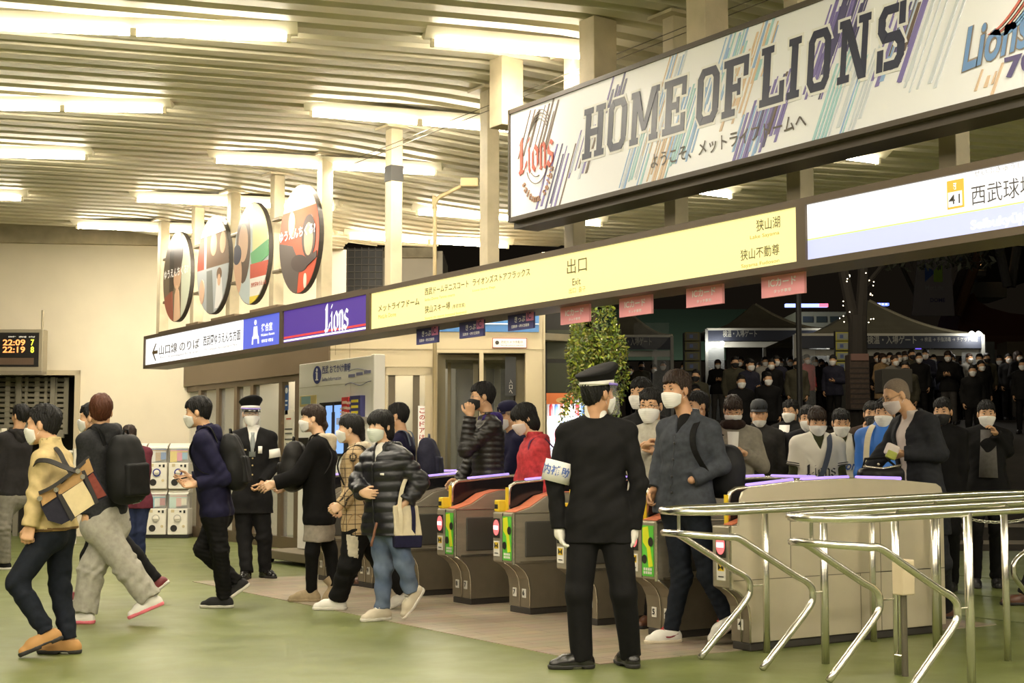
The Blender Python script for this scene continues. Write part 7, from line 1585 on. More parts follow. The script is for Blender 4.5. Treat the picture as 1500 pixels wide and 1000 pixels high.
def ptr(C, m=m):
    q = (C-m.hip[0]); d = m.K[0]-m.hip[0]; t = (q@d)/(d@d); lat = (q-t[:, None]*d)@m.hl; fr = (q-t[:, None]*d)@m.f; return np.where((t > .25) & (t < .80) & (lat > .01) & (fr < .09-.10*t) & (fr > -.02-.06*t), 1, 0)
body(m, .006, SK3); trousers(m, BLK, .030, wr=.008, mats=[BLK, cloth('pale patch', (.60,.54,.42))], fm=ptr, ankle=.0); face_bits(m, HB)
for i in (0, 1): shoe(m, i, SNW, SOLW, lace=SNW)
hair(m, 'tied', HB, .014, extra=[((0,-.10,-.02),(.0,-.115,-.09),.03,.02)]); mask(m, WHM); top(m, 'coat', PLD, e=.026, hem=-.09, low=.16, hang=True, wr=.004); hood(m, CRM, r=.026, drop=.04, back=.08, wide=.085)
strap('bag_strap', smooth_pts([m.n-m.ft*.17-m.u*.15+m.l*.10, m.n-m.ft*.06+m.u*.03+m.l*.10, m.n+m.ft*.07-m.u*.0+m.l*.11, m.n+m.ft*.145-m.u*.12+m.l*.125, m.n+m.ft*.09-m.u*.28+m.l*.16], 5), .05, BLK, m.ro, m.l)
b = MB().mat(mat('phone black', (.012,.012,.014), .2)).bbox((-.045,-.006,-.035), (.045,.006,.035), .004).mat(emis('phone green', (.10,.42,.08), .5)).box((-.03,-.008,-.022), (.03,-.006,.022)); o = b.build('card_case', None); o.location = tuple(P(488, 746, m.D-.08)); o.rotation_euler = (0,.1,-YAW); tag(o, 'dark card case with a green window held by the person in the checked coat', 'case')
# -- person in the black quilted coat
s = dict(id='down', H=1.61, phi=38, hphi=42, hpitch=4, head=(557,624), neck=(565,660), pel=(567,764), sh=.155, hs=.95, feet=[('up',602,866,.4,594,898,0),('flat',560,908,48)], arms=[((616,706,0),(594,736,-.5)),((523,706,0),(531,722,-1))], legs=[(592,824,-.4),(562,832,-.2)], hands=(dict(curl=.9, to=(588,752,0)), dict(to=(548,724,-.5), curl=.5, n=(-.3,-1,.2), t=(.2,0,1))))
m = person(s, 'person in a black quilted down jacket and blue jeans carrying a canvas tote'); m.hairm = HB; md = m
JN = cloth('washed blue jeans', (.075,.105,.17), col2=(.16,.20,.27), nscale=5)
body(m, .006, SK3); trousers(m, JN, .012, wr=.007); face_bits(m, HB)
for i in (0, 1): shoe(m, i, mat('cream sneaker', (.56,.49,.37), .6), SOLW, lace=SNW)
hair(m, 'bob', HB, .016); mask(m, mat('pale green mask', (.66,.70,.64), .8))
DWN = mat('black quilted nylon', (.009,.009,.012), .38, bump=.12, bscale=50)
def zipl(o, V, Q, m=m):
    k = MB().mat(mat('zip dark', (.006,.006,.007), .4)); k.tube(front_line(V, m, .0, -.06, .01, -.60, 16), .008, 6); add_part(m, 'zip', k)
    k = MB().mat(WSH).box((-.02,0,-.008), (.02,.003,.008)); k.xf(Matrix.Translation(surf(V, m, .10, -.17)+m.ft*.003) @ Matrix(m.R.T.tolist()).to_4x4()); add_part(m, 'chest_logo', k)
top(m, 'down_jacket', DWN, e=.034, hem=-.10, low=.1, hang=True, ring=.009, tring=.009, pitch=.078, wr=.003, h=.006, collar=(.05,.080,.0), cuts=[vcut(m, .035, .10, front=.03)], after=zipl, se=.026); hood(m, DWN, r=.036, drop=.05, back=.10)
job('shirt', m.ro, [Grp([Cone(m.n-m.u*.12+m.ft*.06, m.n+m.u*.01+m.ft*.03, .06, .058, .02)])], .007, [WSH])
k = MB().mat(mat('braided cord', (.20,.09,.05), .8)); pp = [P(552-1.2*i+.3*math.sin(i*2), 765+5*i, m.D-.17) for i in range(8)]; k.tube(pp, .010, 6); add_part(m, 'belt_cord', k)
# tote
c = P(594, 758, m.D-.12); t = thing('tote_bag', 'canvas tote bag with navy base and straps hanging from the arm of the quilted coat', 'bag', tuple(c)); CNV = cloth('natural canvas', (.62,.54,.38), noise=.1)
sc = m.D/FPX; M = EM(A(0,0,0), math.radians(20))
def totepart(nm, x0, x1, z0, z1, d0, d1, mt): k = MB().mat(mt); k.add([(x0[0],-d0,z0),(x0[1],-d0,z0),(x0[1],d0,z0),(x0[0],d0,z0),(x1[0],-d1,z1),(x1[1],-d1,z1),(x1[1],d1,z1),(x1[0],d1,z1)], [(0,3,2,1),(4,5,6,7),(0,1,5,4),(1,2,6,5),(2,3,7,6),(3,0,4,7)]); k.xf(M); o = k.build(nm, t); bv = o.modifiers.new('b', 'BEVEL'); bv.width = .012; bv.segments = 3; return o
totepart('canvas_body', (-.10,.115), (-.105,.09), -.135, .095, .075, .03, CNV); totepart('navy_base', (-.098,.112), (-.102,.117), -.225, -.13, .07, .078, NVC)
for nm, xa, mt in (('strap', -.055, CNV), ('strap', .045, NVC)):
    pts = smooth_pts([A(xa+.0,-.06,-.2), A(xa,-.07,.0), A(xa-.005,-.045,.10), A(xa*.6,-.02,.22), A(xa*.5+.03,.0,.30)], 4); o = strap(nm, [np.array(M @ Vector(q)) for q in pts], .03, mt, None, CR); o.parent = t
# -- man behind with the navy backpack
s = dict(id='glass', H=1.74, phi=100, hphi=105, head=(582,609), neck=(589,638), pel=(590,742), feet=[('flat',540,858,92),('up',620,840,0,606,858,0)], arms=[((592,690,0),(580,730,0)),((592,690,0),(580,730,0))], legs=[(562,798,0),(606,798,0)])
m = person(s, 'person in navy with glasses behind the quilted coat, square navy backpack'); m.hairm = HB
dress(m, BLK, .014, (BRL, SOLB)); hair(m, 'short', HB, .014); mask(m, WHM); glasses(m, SOLB); top(m, 'jacket', NVC, e=.022, hem=-.08, low=.05, hang=True)
backpack(m, 'square navy backpack on the person behind the quilted coat', cloth('navy nylon', (.028,.028,.05), rough=.7), (.15,.10,.22), .27, .24, stm=mat('strap blue grey', (.10,.12,.17), .7))
# -- person in the black puffer inside the gate
s = dict(id='puff', H=1.84, D=12.7, phi=74, hphi=80, hpitch=2, head=(706,581), neck=(715,614), pel=(716,733), feet=[('flat',716,850,75),('up',750,832,0,735,850,0)], arms=[((700,668,-.8),(690,610,-.6)),((682,680,.2),(672,706,-.6))], legs=[(708,790,0),(730,792,0)], hands=(dict(to=(688,590,-.3), curl=1.1), dict(to=(652,716,-.2), curl=.6)))
s['arms'] = [((682,660,-.6),(689,608,-.2)),((690,676,.5),(672,705,0))]
m = person(s, 'person in a black quilted puffer with purple hood and black mask'); m.hairm = HB
dress(m, BLK, .014, face=True); hair(m, 'short', HB, .020); mask(m, BKM); glasses(m, mat('wire frame', (.45,.40,.33), .3, metal=.8))
PUF = mat('black puffer nylon', (.012,.010,.009), .42, bump=.15, bscale=60); top(m, 'puffer_jacket', PUF, e=.026, hem=-.12, low=.1, hang=True, ring=.006, tring=.006, pitch=.05, wr=.003, h=.007, collar=(.03,.075,.0)); hood(m, cloth('purple hood', (.05,.03,.17)), r=.028, drop=.05, back=.09)
b = MB().mat(WSH).box((-.045,-.002,-.03), (.045,.002,.03)).mat(mat('ticket print', (.10,.09,.08), .6)).box((-.035,-.004,-.02), (.03,-.002,.018)); o = b.build('ticket', None); o.location = tuple(P(665, 713, m.D-.15)); o.rotation_euler = (.2,.5,-YAW); tag(o, 'small printed ticket in the hand of the person with the black mask', 'ticket')
# -- person with the navy cap
s = dict(id='cap2', H=1.72, D=13.4, phi=70, hphi=70, hpitch=10, head=(744,609), neck=(752,636), pel=(752,735), feet=[('none',),('none',)], arms=[((745,690,0),(738,725,0)),((745,690,0),(740,725,0))], legs=[(750,800,0),(754,800,0)])
m = person(s, 'person in a navy cap and navy jacket between the black puffer and the red jacket'); m.hairm = HGR
dress(m, BLK, noshoe=(0,1), face=False); hair(m, 'short', HGR, .008); mask(m, WHM); top(m, 'jacket', NVC, e=.02, hem=-.05)
def ballcap(m, mt):
    k = MB().mat(mt); st = 0; k.lathe([(.086,.0),(.092,.015),(.090,.05),(.070,.085),(.035,.102),(.001,.106)], n=26, sx=.93, sy=1.14); vs = []; n = 13
    for r in (0, 1):
        for i in range(n): a = math.radians(-60+120*i/(n-1)); ex = .075*r*max(0, math.cos(a*1.4))**.5; vs.append(((.088+ex*.5)*.93*math.sin(a), (.088*1.14+ex)*math.cos(a), .006-.018*r))
    vs += [(x, y, z-.005) for x, y, z in vs]; N = 2*n; k.add(vs, [(i, i+n, i+n+1, i+1) for i in range(n-1)]+[(N+i, N+i+1, N+i+n+1, N+i+n) for i in range(n-1)]+[(n+i, N+n+i, N+n+i+1, n+i+1) for i in range(n-1)])
    k.xf(Matrix.Translation(HP(m, 0,-.01,.045)) @ Matrix(m.hR.T.tolist()).to_4x4()); add_part(m, 'cap', k)
ballcap(m, NVC)
def chest_text(m, body_, x, z, w, h, mt, shear=0.0, bold=.02, off=.145):
    M = Matrix.Translation(-Vector(m.ro.location)) @ Matrix.Translation(m.n+m.l*x*-1+m.u*z+m.ft*off) @ Matrix(np.stack([m.l, m.u, np.cross(m.l, m.u)], 1).tolist()).to_4x4() @ Matrix.Translation((0,0,0)); o = fit('lettering', body_, M, w, h, mt, m.ro, bold, shear); return o
# -- person in the red jacket
s = dict(id='red', H=1.66, D=11.9, phi=72, hphi=78, hpitch=22, head=(768,613), neck=(783,646), pel=(783,752), sh=.155, hs=.95, feet=[('none',),('none',)], arms=[((803,700,-.3),(790,752,0)),((765,700,.4),(760,745,0))], legs=[(780,830,0),(785,830,0)])
m = person(s, 'person with a black bob in a red patterned jacket looking down at the gate'); m.hairm = HB
dress(m, BLK, noshoe=(0,1), skin_=SK3); hair(m, 'bob', HB, .018); mask(m, PKM); RDJ = mat('red patterned cloth', (.55,.035,.045), .75, col2=(.30,.015,.02), nscale=26, bump=.1); top(m, 'jacket', RDJ, e=.024, hem=-.1, low=.1, hang=True, collar=(.045,.074,.0)); hood(m, RDJ, r=.028, drop=.05, back=.09)
strap('bag_strap', smooth_pts([m.n+m.ft*.10-m.u*.12+m.l*.11, m.n+m.ft*.07+m.u*.0+m.l*.105, m.n-m.ft*.03+m.u*.035+m.l*.10, m.n-m.ft*.13-m.u*.05+m.l*.10], 5), .03, mat('strap violet', (.10,.02,.07), .7), m.ro, m.l)
# -- two people behind the officer
s = dict(id='bk1', H=1.80, D=11.4, phi=40, hphi=35, head=(939,577), neck=(944,612), pel=(946,735), feet=[('none',),('none',)], arms=[((965,690,0),(960,735,0)),((922,690,0),(925,735,0))], legs=[(950,830,0),(935,830,0)])
m = person(s, 'person with black hair and mask peeking out behind the glasses wearer in grey'); m.hairm = HB
dress(m, BLK, noshoe=(0,1)); hair(m, 'short', HB, .020); mask(m, WHM); top(m, 'jacket', BLK, e=.02, hem=-.05, collar=(.05,.07,.0))
s = dict(id='bk2', H=1.73, D=10.4, phi=20, hphi=22, hpitch=5, head=(953,594), neck=(957,630), pel=(955,752), feet=[('flat',953,918,30),('up',975,900,0,970,915,0)], arms=[((985,700,0),(958,662,-1)),((932,690,-.4),(945,655,-1))], legs=[(965,840,0),(950,838,0)], hands=(dict(curl=.8), dict(to=(962,640,-.5), curl=.9)))
m = person(s, 'person with glasses in a pale grey jacket walking through the gate'); m.hairm = HB
dress(m, BLK, .012, (BRL, SOLB)); hair(m, 'short', HB, .014); mask(m, WHM); glasses(m, SOLB); top(m, 'jacket', cloth('pale grey jacket', (.44,.41,.34)), e=.024, hem=-.08, low=.05, hang=True, collar=(.045,.072,.0))
# -- person in the charcoal jacket
s = dict(id='char', H=1.80, phi=44, hphi=50, hpitch=3, head=(991,571), neck=(1009,616), pel=(1003,738), sh=.175, feet=[('up',1064,902,.3,1050,926,0),('flat',983,941,66)], arms=[((1056,682,.2),(1013,703,-.8)),((968,683,-.2),(958,716,-.5))], legs=[(1038,842,.2),(999,842,-.2)], hands=(None, dict(to=(950,742,-.3), curl=.9)))
m = person(s, 'person in a charcoal buttoned jacket and dark jeans stepping out of the gate'); m.hairm = HBR; mc = m
dress(m, DKJ, .010, (SNW, mat('cream sole', (.62,.54,.40), .6)), lace=mat('red lace', (.5,.03,.04), .7), te=dict(wr=.006), skin_=SK2); hair(m, 'short', HBR, .020, vol=(0,.004,.006)); mask(m, WHM)
for i in (0, 1):     # dark red hooked flash on the outer side of each shoe
    f, u = m.ff[i], m.fu[i]; o_ = m.An[i]-u*.085
    for sg in (1, -1):
        l = nrm(np.cross(u, f))*sg; k = MB().mat(mat('shoe flash', (.18,.02,.03), .5)); k.tube(smooth_pts([o_-f*.03+l*.040+u*.062, o_+f*.02+l*.044+u*.045, o_+f*.06+l*.043+u*.045, o_+f*.10+l*.036+u*.060], 3), [.006]*9+[.002], 6); add_part(m, 'shoe_flash', k)
def cb(o, V, Q, m=m):
    buttons(m, V, (-.17,-.28,-.39,-.50), .0, mat('dark button', (.02,.018,.018), .4)); k = MB().mat(mat('placket', (.03,.032,.038), .8)); k.tube(front_line(V, m, -.012, -.10, -.012, -.56, 14, .0), .004, 5); add_part(m, 'placket_seam', k)
top(m, 'jacket', GRC, e=.024, hem=-.06, low=.05, hang=True, collar=(.050,.078,.012), cuts=[vcut(m, .045, .10, front=.03)], wr=.006, h=.006, after=cb)
job('tee', m.ro, [Grp([Cone(m.n-m.u*.12+m.ft*.06, m.n+m.u*.0+m.ft*.03, .06, .056, .02)])], .007, [BLK])
# messenger bag behind the charcoal jacket
c = m.p+m.u*.30-m.ft*.22+m.l*.12; t = thing('shoulder_bag', 'black shoulder bag on the back of the person in the charcoal jacket', 'bag', tuple(c)); job('bag_body', t, [Grp([RBox(c-m.u*.05, (.165,.10,.17), m.R, .095), Ell(c-m.u*.08, (.175,.115,.16), m.R, .06)])], .008, [cloth('bag nylon', (.016,.016,.018), rough=.6)], folds(.005, 20, 9), .01)
strap('strap', smooth_pts([c+m.u*.18, m.n-m.ft*.10+m.l*.10-m.u*.04, m.n+m.ft*.0+m.l*.115+m.u*.03, m.n+m.ft*.11+m.l*.125-m.u*.07, m.n+m.ft*.135+m.l*.16-m.u*.2, m.n+m.ft*.07+m.l*.22-m.u*.34], 5), .045, BLK, t, m.l)
# -- the queue beyond the gates
def queue(id_, label, D, head, hairk, topm, phi=0, hphi=None, hp=5, H=1.7, hm=HB, glass=False, mk=WHM, arms=None, coatkw={}, name='jacket', hands=({}, {}), sk=SK1, trou=BLK, th=.016, hooded=None, cap=None, hs=.98, low=0.0, collar=None, sh=None, bh=.007):
    hx, hy = head; s_ = FPX/D; a = math.radians(phi); k = H/1.7
    nx, ny = hx-.02*s_*-math.sin(a)*-1, hy+.155*s_*k; px_, py = nx, hy+.68*s_*k; w = .215*k*s_*max(.25, abs(math.cos(a)))
    if arms is None: arms = [((nx+w, ny+.36*s_, 0), (nx+w*.9, ny+.58*s_, -.3)), ((nx-w, ny+.36*s_, 0), (nx-w*.9, ny+.58*s_, -.3))]
    fy = 668+EYE*s_; sp = dict(id=id_, H=H, D=D, phi=phi, hphi=phi if hphi is None else hphi, hpitch=hp, head=head, neck=(nx,ny), pel=(px_,py), hs=hs, feet=[('flat',nx+.10*s_,fy,phi),('flat',nx-.10*s_,fy,phi)], arms=arms, legs=[(nx+.10*s_,py+.40*s_,-.2),(nx-.10*s_,py+.40*s_,-.2)], hands=hands)
    if sh: sp['sh'] = sh
    m = person(sp, label, None); m.hairm = hm; dress(m, trou, .014, face=True, bh=bh, skin_=sk); hair(m, hairk, hm, th)
    if mk: mask(m, mk, low=.045 if mk is LOWM else 0)
    if glass: glasses(m, SOLB)
    kw = dict(e=.024, hem=-.10, low=.08, hang=True, wr=.004, collar=collar); kw.update(coatkw); top(m, name, topm, **kw)
    if cap: ballcap(m, cap)
    return m
LOWM = mat('lowered mask', (.78,.76,.72), .8)
queue('q0', 'person with black hair half hidden behind the charcoal shoulder', 12.6, (1021,594), 'short', mat('pink collar', (.35,.03,.10), .8), phi=60, H=1.70)
GCH = cloth('grey check jacket', (.27,.245,.195), noise=.2)
s_ = FPX/12.6
m = queue('q1', 'person in a grey jacket with dark scarf and glasses reading a phone', 12.6, (1074,601), 'fringe', GCH, phi=8, hp=18, H=1.76, hm=HBR, glass=True, arms=[((1117,682,0),(1091,664,-1)),((1052,684,0),(1066,668,-1))], hands=(dict(to=(1076,654,-.5), curl=.7), dict(curl=.6)), coatkw=dict(cuts=[], collar=(.04,.08,.0)), th=.020)
job('scarf', m.ro, [Grp([Cone(m.n+m.l*.07*math.cos(a)+m.ft*(.02+.075*math.sin(a))+m.u*.035, m.n+m.l*.07*math.cos(b)+m.ft*(.02+.075*math.sin(b))+m.u*.035, .040, .040, .02) for a, b in [(2*PI*i/8, 2*PI*(i+1)/8) for i in range(8)]])], .007, [cloth('dark scarf', (.030,.018,.014), rough=.95, bump=.4)], folds(.004, 40, 3), .006)
k = MB().mat(WSH); k.add([m.n+m.l*x+m.ft*y-m.u*z for x, y, z in ((-.05,.15,.03),(.05,.15,.03),(.035,.168,.30),(-.035,.168,.30),(-.05,.13,.03),(.05,.13,.03),(.035,.14,.30),(-.035,.14,.30))], [(0,1,2,3),(7,6,5,4),(0,4,5,1),(1,5,6,2),(2,6,7,3),(3,7,4,0)]); add_part(m, 'shirt_front', k)
queue('q2', 'person in a dark cap with the mask pulled below the chin', 14.0, (1112,606), 'short', cloth('dark grey jacket', (.030,.028,.026)), phi=5, H=1.74, mk=LOWM, cap=mat('cap black', (.012,.014,.018), .7), collar=(.03,.07,.0))
m = queue('q3', 'person in a dark suit and white shirt looking left in the queue', 16.0, (1158,602), 'short', BLK, phi=40, H=1.74, glass=True, coatkw=dict(cuts=None) if False else {})
k = MB().mat(WSH); k.add([m.n+m.l*x+m.ft*y-m.u*z for x, y, z in ((-.06,.12,.0),(.06,.12,.0),(.07,.165,.40),(-.08,.165,.40),(-.06,.10,.0),(.06,.10,.0),(.07,.14,.40),(-.08,.14,.40))], [(0,1,2,3),(7,6,5,4),(0,4,5,1),(1,5,6,2),(2,6,7,3),(3,7,4,0)]); add_part(m, 'shirt_front', k)
queue('q4', 'person in a dark coat with white mask just behind the striped white jersey', 14.0, (1183,613), 'short', cloth('dark coat', (.018,.017,.020)), phi=10, H=1.68)
OLV = cloth('olive sleeve', (.045,.048,.020)); JRS = mat('white jersey', (.70,.66,.57), .75, bump=.05)
def jersey(m, txt, mt, script_=False):
    top(m, 'jersey', JRS, e=.030, hem=-.12, low=.1, hang=True, short=.62, wr=.005, b=1.05, cuts=[vcut(m, .045, .10, front=.03)])
    lo = m.p-UP*.0
    for i in (0, 1):
        S, E = m.S[i], m.E[i]; d = nrm(E-S)
        for a in (.54, .60):
            k = MB().mat(mt); q = S+(E-S)*a; u = nrm(np.cross(d, m.ft)); w = np.cross(d, u); k.tube([q+(u*math.cos(2*PI*j/18)+w*math.sin(2*PI*j/18))*.0865 for j in range(18)], .004, 5, closed=True); add_part(m, 'sleeve_stripe', k)
m = queue('q5', 'person in a white jersey with black gothic lettering and a navy sling strap', 12.7, (1197,617), 'fringe', OLV, phi=0, hp=16, H=1.66, hm=HBR, name='undershirt', coatkw=dict(e=.012, hem=.0, low=0, hang=False), collar=(.03,.070,.0)); JBK = mat('jersey black', (.015,.014,.018), .7); jersey(m, 'Lions', JBK)
def jtext(o, V, Q): pass
def chest_gothic(m, z, w, h, mt):
    """blackletter across the chest, bent to the jersey"""
    dummy = bpy.data.objects.new('tmp', None); o = gothic('Lions', 0.0, 700, 760, 400, 420, mt, None, Vector((0,0,0))); c = np.array([v.co[:] for v in o.data.vertices]); lo, hi = c.min(0), c.max(0)
    for v in o.data.vertices:
        x = (hi[1]-v.co.y)/(hi[1]-lo[1])-.5; y = (v.co.z-lo[2])/(hi[2]-lo[2])-.5; xx = x*w; dpt = .152+.030-(xx*xx)*1.6+(-v.co.x)*.5
        v.co = Vector(m.n+m.l*xx+m.u*(z+y*h)+m.ft*dpt-np.array(m.ro.location))
    o.parent = m.ro; o.name = 'lettering'
chest_gothic(m, -.28, .26, .10, JBK)
strap('sling_strap', smooth_pts([m.n+m.l*.10-m.ft*.10-m.u*.05, m.n+m.l*.095+m.ft*.02+m.u*.04, m.n+m.l*.08+m.ft*.14-m.u*.08, m.n+m.l*.02+m.ft*.195-m.u*.27, m.n-m.l*.05+m.ft*.20-m.u*.40], 5), .045, mat('strap navy', (.035,.045,.075), .7), m.ro, m.l)
c = m.n-m.l*.06+m.ft*.24-m.u*.46; t = thing('sling_bag', 'white and grey sling bag on the chest of the white jersey', 'bag', tuple(c)); RB = np.stack([nrm(m.l-m.u*.25), m.ft, nrm(m.u+m.l*.25)]); job('bag_body', t, [Grp([RBox(c, (.13,.045,.11), RB, .03)])], .007, [mat('bag white', (.62,.58,.52), .6)], folds(.002, 24, 2), .004)
k = MB().mat(mat('bag grey', (.20,.20,.21), .6)).box((.0,.046,-.10), (.12,.052,.04)).mat(mat('bag navy', (.03,.035,.07), .6)).box((.0,.046,.04), (.12,.052,.10)); k.xf(Matrix(RB.T.tolist()).to_4x4()); k.build('front_panel', t)
m = queue('q6', 'person in a white jersey with blue script beside the gothic lettered jersey', 13.4, (1232,619), 'short', OLV, phi=4, hp=14, H=1.66, name='undershirt', coatkw=dict(e=.012, hem=.0, low=0, hang=False)); BLS = mat('script blue cloth', (.03,.09,.30), .6); jersey(m, '', JBK)
o = chest_text(m, 'Lions', .06, -.29, .22, .085, BLS, .35, .02, off=.182)
strap('bag_strap', smooth_pts([m.n+m.l*.12-m.ft*.08-m.u*.03, m.n+m.l*.115+m.ft*.03+m.u*.04, m.n+m.l*.12+m.ft*.14-m.u*.08, m.n+m.l*.15+m.ft*.155-m.u*.26, m.n+m.l*.19+m.ft*.09-m.u*.42], 5), .04, BLK, m.ro, m.l)
m = queue('q7', 'person in dark clothes with black mask raising a camera in the queue', 14.6, (1277,606), 'short', cloth('brown dark coat', (.05,.032,.022)), phi=10, H=1.72, mk=BKM, arms=[((1300,672,0),(1284,632,-1)),((1250,672,0),(1264,630,-1))])
b = MB().mat(mat('camera black', (.012,.011,.011), .35)).bbox((-.07,-.04,-.045), (.07,.03,.045), .01).lathe([(.001,-.11),(.034,-.11),(.036,-.04),(.001,-.04)], n=14, ax='y'); o = b.build('camera_body', None); o.location = tuple(m.hc+m.ft*.28-UP*.10); o.rotation_euler = (0,0,-YAW); o.name = 'photo_camera'; tag(o, 'black camera held by the person with the black mask in the queue', 'camera')
m = queue('q8', 'person in a bright blue jacket with a cream bag strap', 12.3, (1296,605), 'short', mat('bright blue nylon', (.03,.17,.62), .45), phi=30, H=1.66, coatkw=dict(e=.036), collar=(.05,.078,.0))
strap('bag_strap', smooth_pts([m.n-m.l*.06-m.ft*.10-m.u*.05, m.n-m.l*.07+m.ft*.03+m.u*.05, m.n-m.l*.09+m.ft*.16-m.u*.06, m.n-m.l*.10+m.ft*.185-m.u*.3, m.n-m.l*.10+m.ft*.17-m.u*.55], 5), .05, mat('cream strap', (.66,.58,.40), .7), m.ro, m.l)
# -- bald person with the handbag
s = dict(id='bald', H=1.84, D=10.75, phi=72, hphi=80, hpitch=22, head=(1313,579), neck=(1338,610), pel=(1352,738), sh=.18, feet=[('flat',1384,906,85),('up',1352,890,.2,1336,908,0)], arms=[((1376,664,-.3),(1322,664,-.6)),((1296,662,-.2),(1274,688,0))], legs=[(1378,825,0),(1352,825,0)], hands=(dict(to=(1298,668,-.2), curl=.8), dict(curl=.8)))
m = person(s, 'bald person with glasses in a dark suit searching a handbag at the gate'); m.hairm = HGR
SUI = cloth('dark blue grey suit', (.020,.021,.025), noise=.3)
dress(m, SUI, .018, (BRL, SOLB), skin_=SK1, heel=True); hair(m, 'receding', mat('cropped grey hair', (.20,.15,.11), .85, noise=.3, nscale=120), .0035, rough=.15); mask(m, PKM); glasses(m, mat('gold rim', (.30,.22,.12), .3, metal=.7))
LPK = mat('pale pink shirt', (.62,.54,.50), .75)
top(m, 'suit_jacket', SUI, e=.026, hem=-.22, low=.20, hang=True, wr=.006, h=.007, cuts=[vcut(m, .085, .75, front=.0)], collar=(.02,.078,.0)); top(m, 'shirt', LPK, e=.008, hem=-.03, sl=(0,0), collar=(.015,.070,.01), wr=.003)
c = P(1290, 690, m.D-.32); t = thing('handbag', 'black handbag with a metal clasp held open by the bald person', 'bag', tuple(c)); RB = np.stack([CR, FH, UP]); job('bag_body', t, [Grp([RBox(c-UP*.10, (.165,.08,.13), RB, .05)])], .008, [cloth('bag leather', (.013,.012,.012), rough=.4)], folds(.004, 22, 12), .008)
k = MB().mat(EDG).tube([CR*(-.14)+UP*.035-FH*.05, CR*.0+UP*.02-FH*.075, CR*.14+UP*.045-FH*.05], .008, 8).lathe([(.001,-.012),(.012,0),(.001,.012)], tuple(CR*-.03+UP*.05-FH*.06), 8); k.build('clasp', t, smooth=True)
k = MB().mat(BLK); k.tube([CR*(-.13)+UP*.02, CR*-.10+UP*.09+FH*.05, CR*.05+UP*.10+FH*.06, CR*.13+UP*.02], .009, 8); k.build('handle', t, smooth=True)
b = MB().mat(mat('pouch pale', (.55,.48,.44), .6)).bbox((-.05,-.02,-.04), (.05,.02,.05), .015).mat(mat('pouch green', (.30,.33,.05), .6)).bbox((-.03,-.028,-.06), (.045,.012,.0), .01); o = b.build('pouch', None); o.location = tuple(P(1306, 660, m.D-.33)); o.rotation_euler = (0,.4,-YAW); tag(o, 'small pale and green pouch in the hand of the bald person', 'pouch')
queue('q9', 'person in dark clothes standing just behind the bald person', 13.2, (1381,603), 'short', BLK, phi=30, H=1.72, mk=BKM)
m = queue('q10', 'person in a black coat and grey knit with one arm across the chest', 13.6, (1445,606), 'short', BLK, phi=12, H=1.70, arms=[((1475,660,0),(1458,634,-1)),((1428,664,0),(1430,695,0))], coatkw=dict(cuts=[vcut(HM(), 0)] if False else []))
k = MB().mat(cloth('grey knit', (.13,.12,.11))); k.add([m.n+m.l*x+m.ft*y-m.u*z for x, y, z in ((-.06,.12,.0),(.07,.12,.0),(.09,.165,.45),(-.08,.165,.45),(-.06,.10,.0),(.07,.10,.0),(.09,.14,.45),(-.08,.14,.45))], [(0,1,2,3),(7,6,5,4),(0,4,5,1),(1,5,6,2),(2,6,7,3),(3,7,4,0)]); add_part(m, 'sweater_front', k)
s = dict(id='edge', H=1.70, phi=90, head=(1545,592), neck=(1552,625), pel=(1556,745), feet=[('flat',1500,886,90),('up',1590,862,0,1575,884,0)], arms=[((1560,690,0),(1550,735,0)),((1560,690,0),(1550,735,0))], legs=[(1525,815,0),(1570,815,0)])
m = person(s, 'person at the right edge of whom only the tip of a dark shoe shows'); m.hairm = HB; dress(m, BLK, .014, (BRL, SOLB)); hair(m, 'short', HB); top(m, 'jacket', BLK, hem=-.05)
# -- patchwork bag of the yellow jacket
m = my; c = P(101, 712, m.D-.30); t = thing('shoulder_bag', 'patchwork shoulder bag in tan, cream, navy and red on the yellow jacket', 'bag', tuple(c)); sx_ = m.D/FPX
def bp(x, y, d=0.0): return (P(x, y, m.D-.30+d)-c)
def patch(nm, pts, mt, d0, d1):
    n = len(pts); k = MB().mat(mt); vs = [bp(x, y, d0) for x, y in pts]+[bp(x, y, d1) for x, y in pts]; k.add(vs, [tuple(range(n)), tuple(range(2*n-1, n-1, -1))]+[(i, n+i, n+(i+1) % n, (i+1) % n) for i in range(n)]); return k.build(nm, t)
TANC = cloth('bag tan', (.40,.24,.10), noise=.1); NVB = cloth('bag dark navy', (.022,.021,.032)); CRB = cloth('bag cream', (.64,.52,.30), noise=.08); REB = cloth('bag red', (.20,.05,.035)); LEA = mat('bag leather black', (.02,.017,.015), .5)
patch('bag_body', [(57,722),(82,708),(107,688),(131,670),(144,700),(158,727),(140,738),(110,758),(90,768),(70,762),(60,742)], NVB, .0, .13)
patch('tan_panel', [(81,709),(106,688),(114,686),(122,703),(92,722),(87,726)], TANC, -.008, .0); patch('tan_side', [(56,722),(78,712),(83,727),(62,741)], TANC, -.008, .0); patch('top_panel', [(112,684),(130,671),(137,690),(121,701)], TANC, -.008, .0); patch('cream_panel', [(91,724),(121,704),(140,737),(110,757)], CRB, -.009, .0); patch('red_panel', [(128,699),(136,692),(156,725),(142,731)], REB, -.008, .0)
patch('leather_trim', [(119,690),(124,688),(145,735),(139,739)], LEA, -.014, -.006); patch('leather_trim', [(84,724),(90,723),(110,758),(104,764)], LEA, -.014, -.006); patch('leather_label', [(88,704),(96,698),(98,702),(90,709)], LEA, -.014, -.008)
for q in ((114,690),(121,698),(82,717),(58,730)):
    k = MB().mat(EDG); k.lathe([(.008,-.004),(.016,-.004),(.016,.004),(.008,.004)], tuple(bp(q[0], q[1], -.018)), 12, ax='y'); k.build('buckle', t)
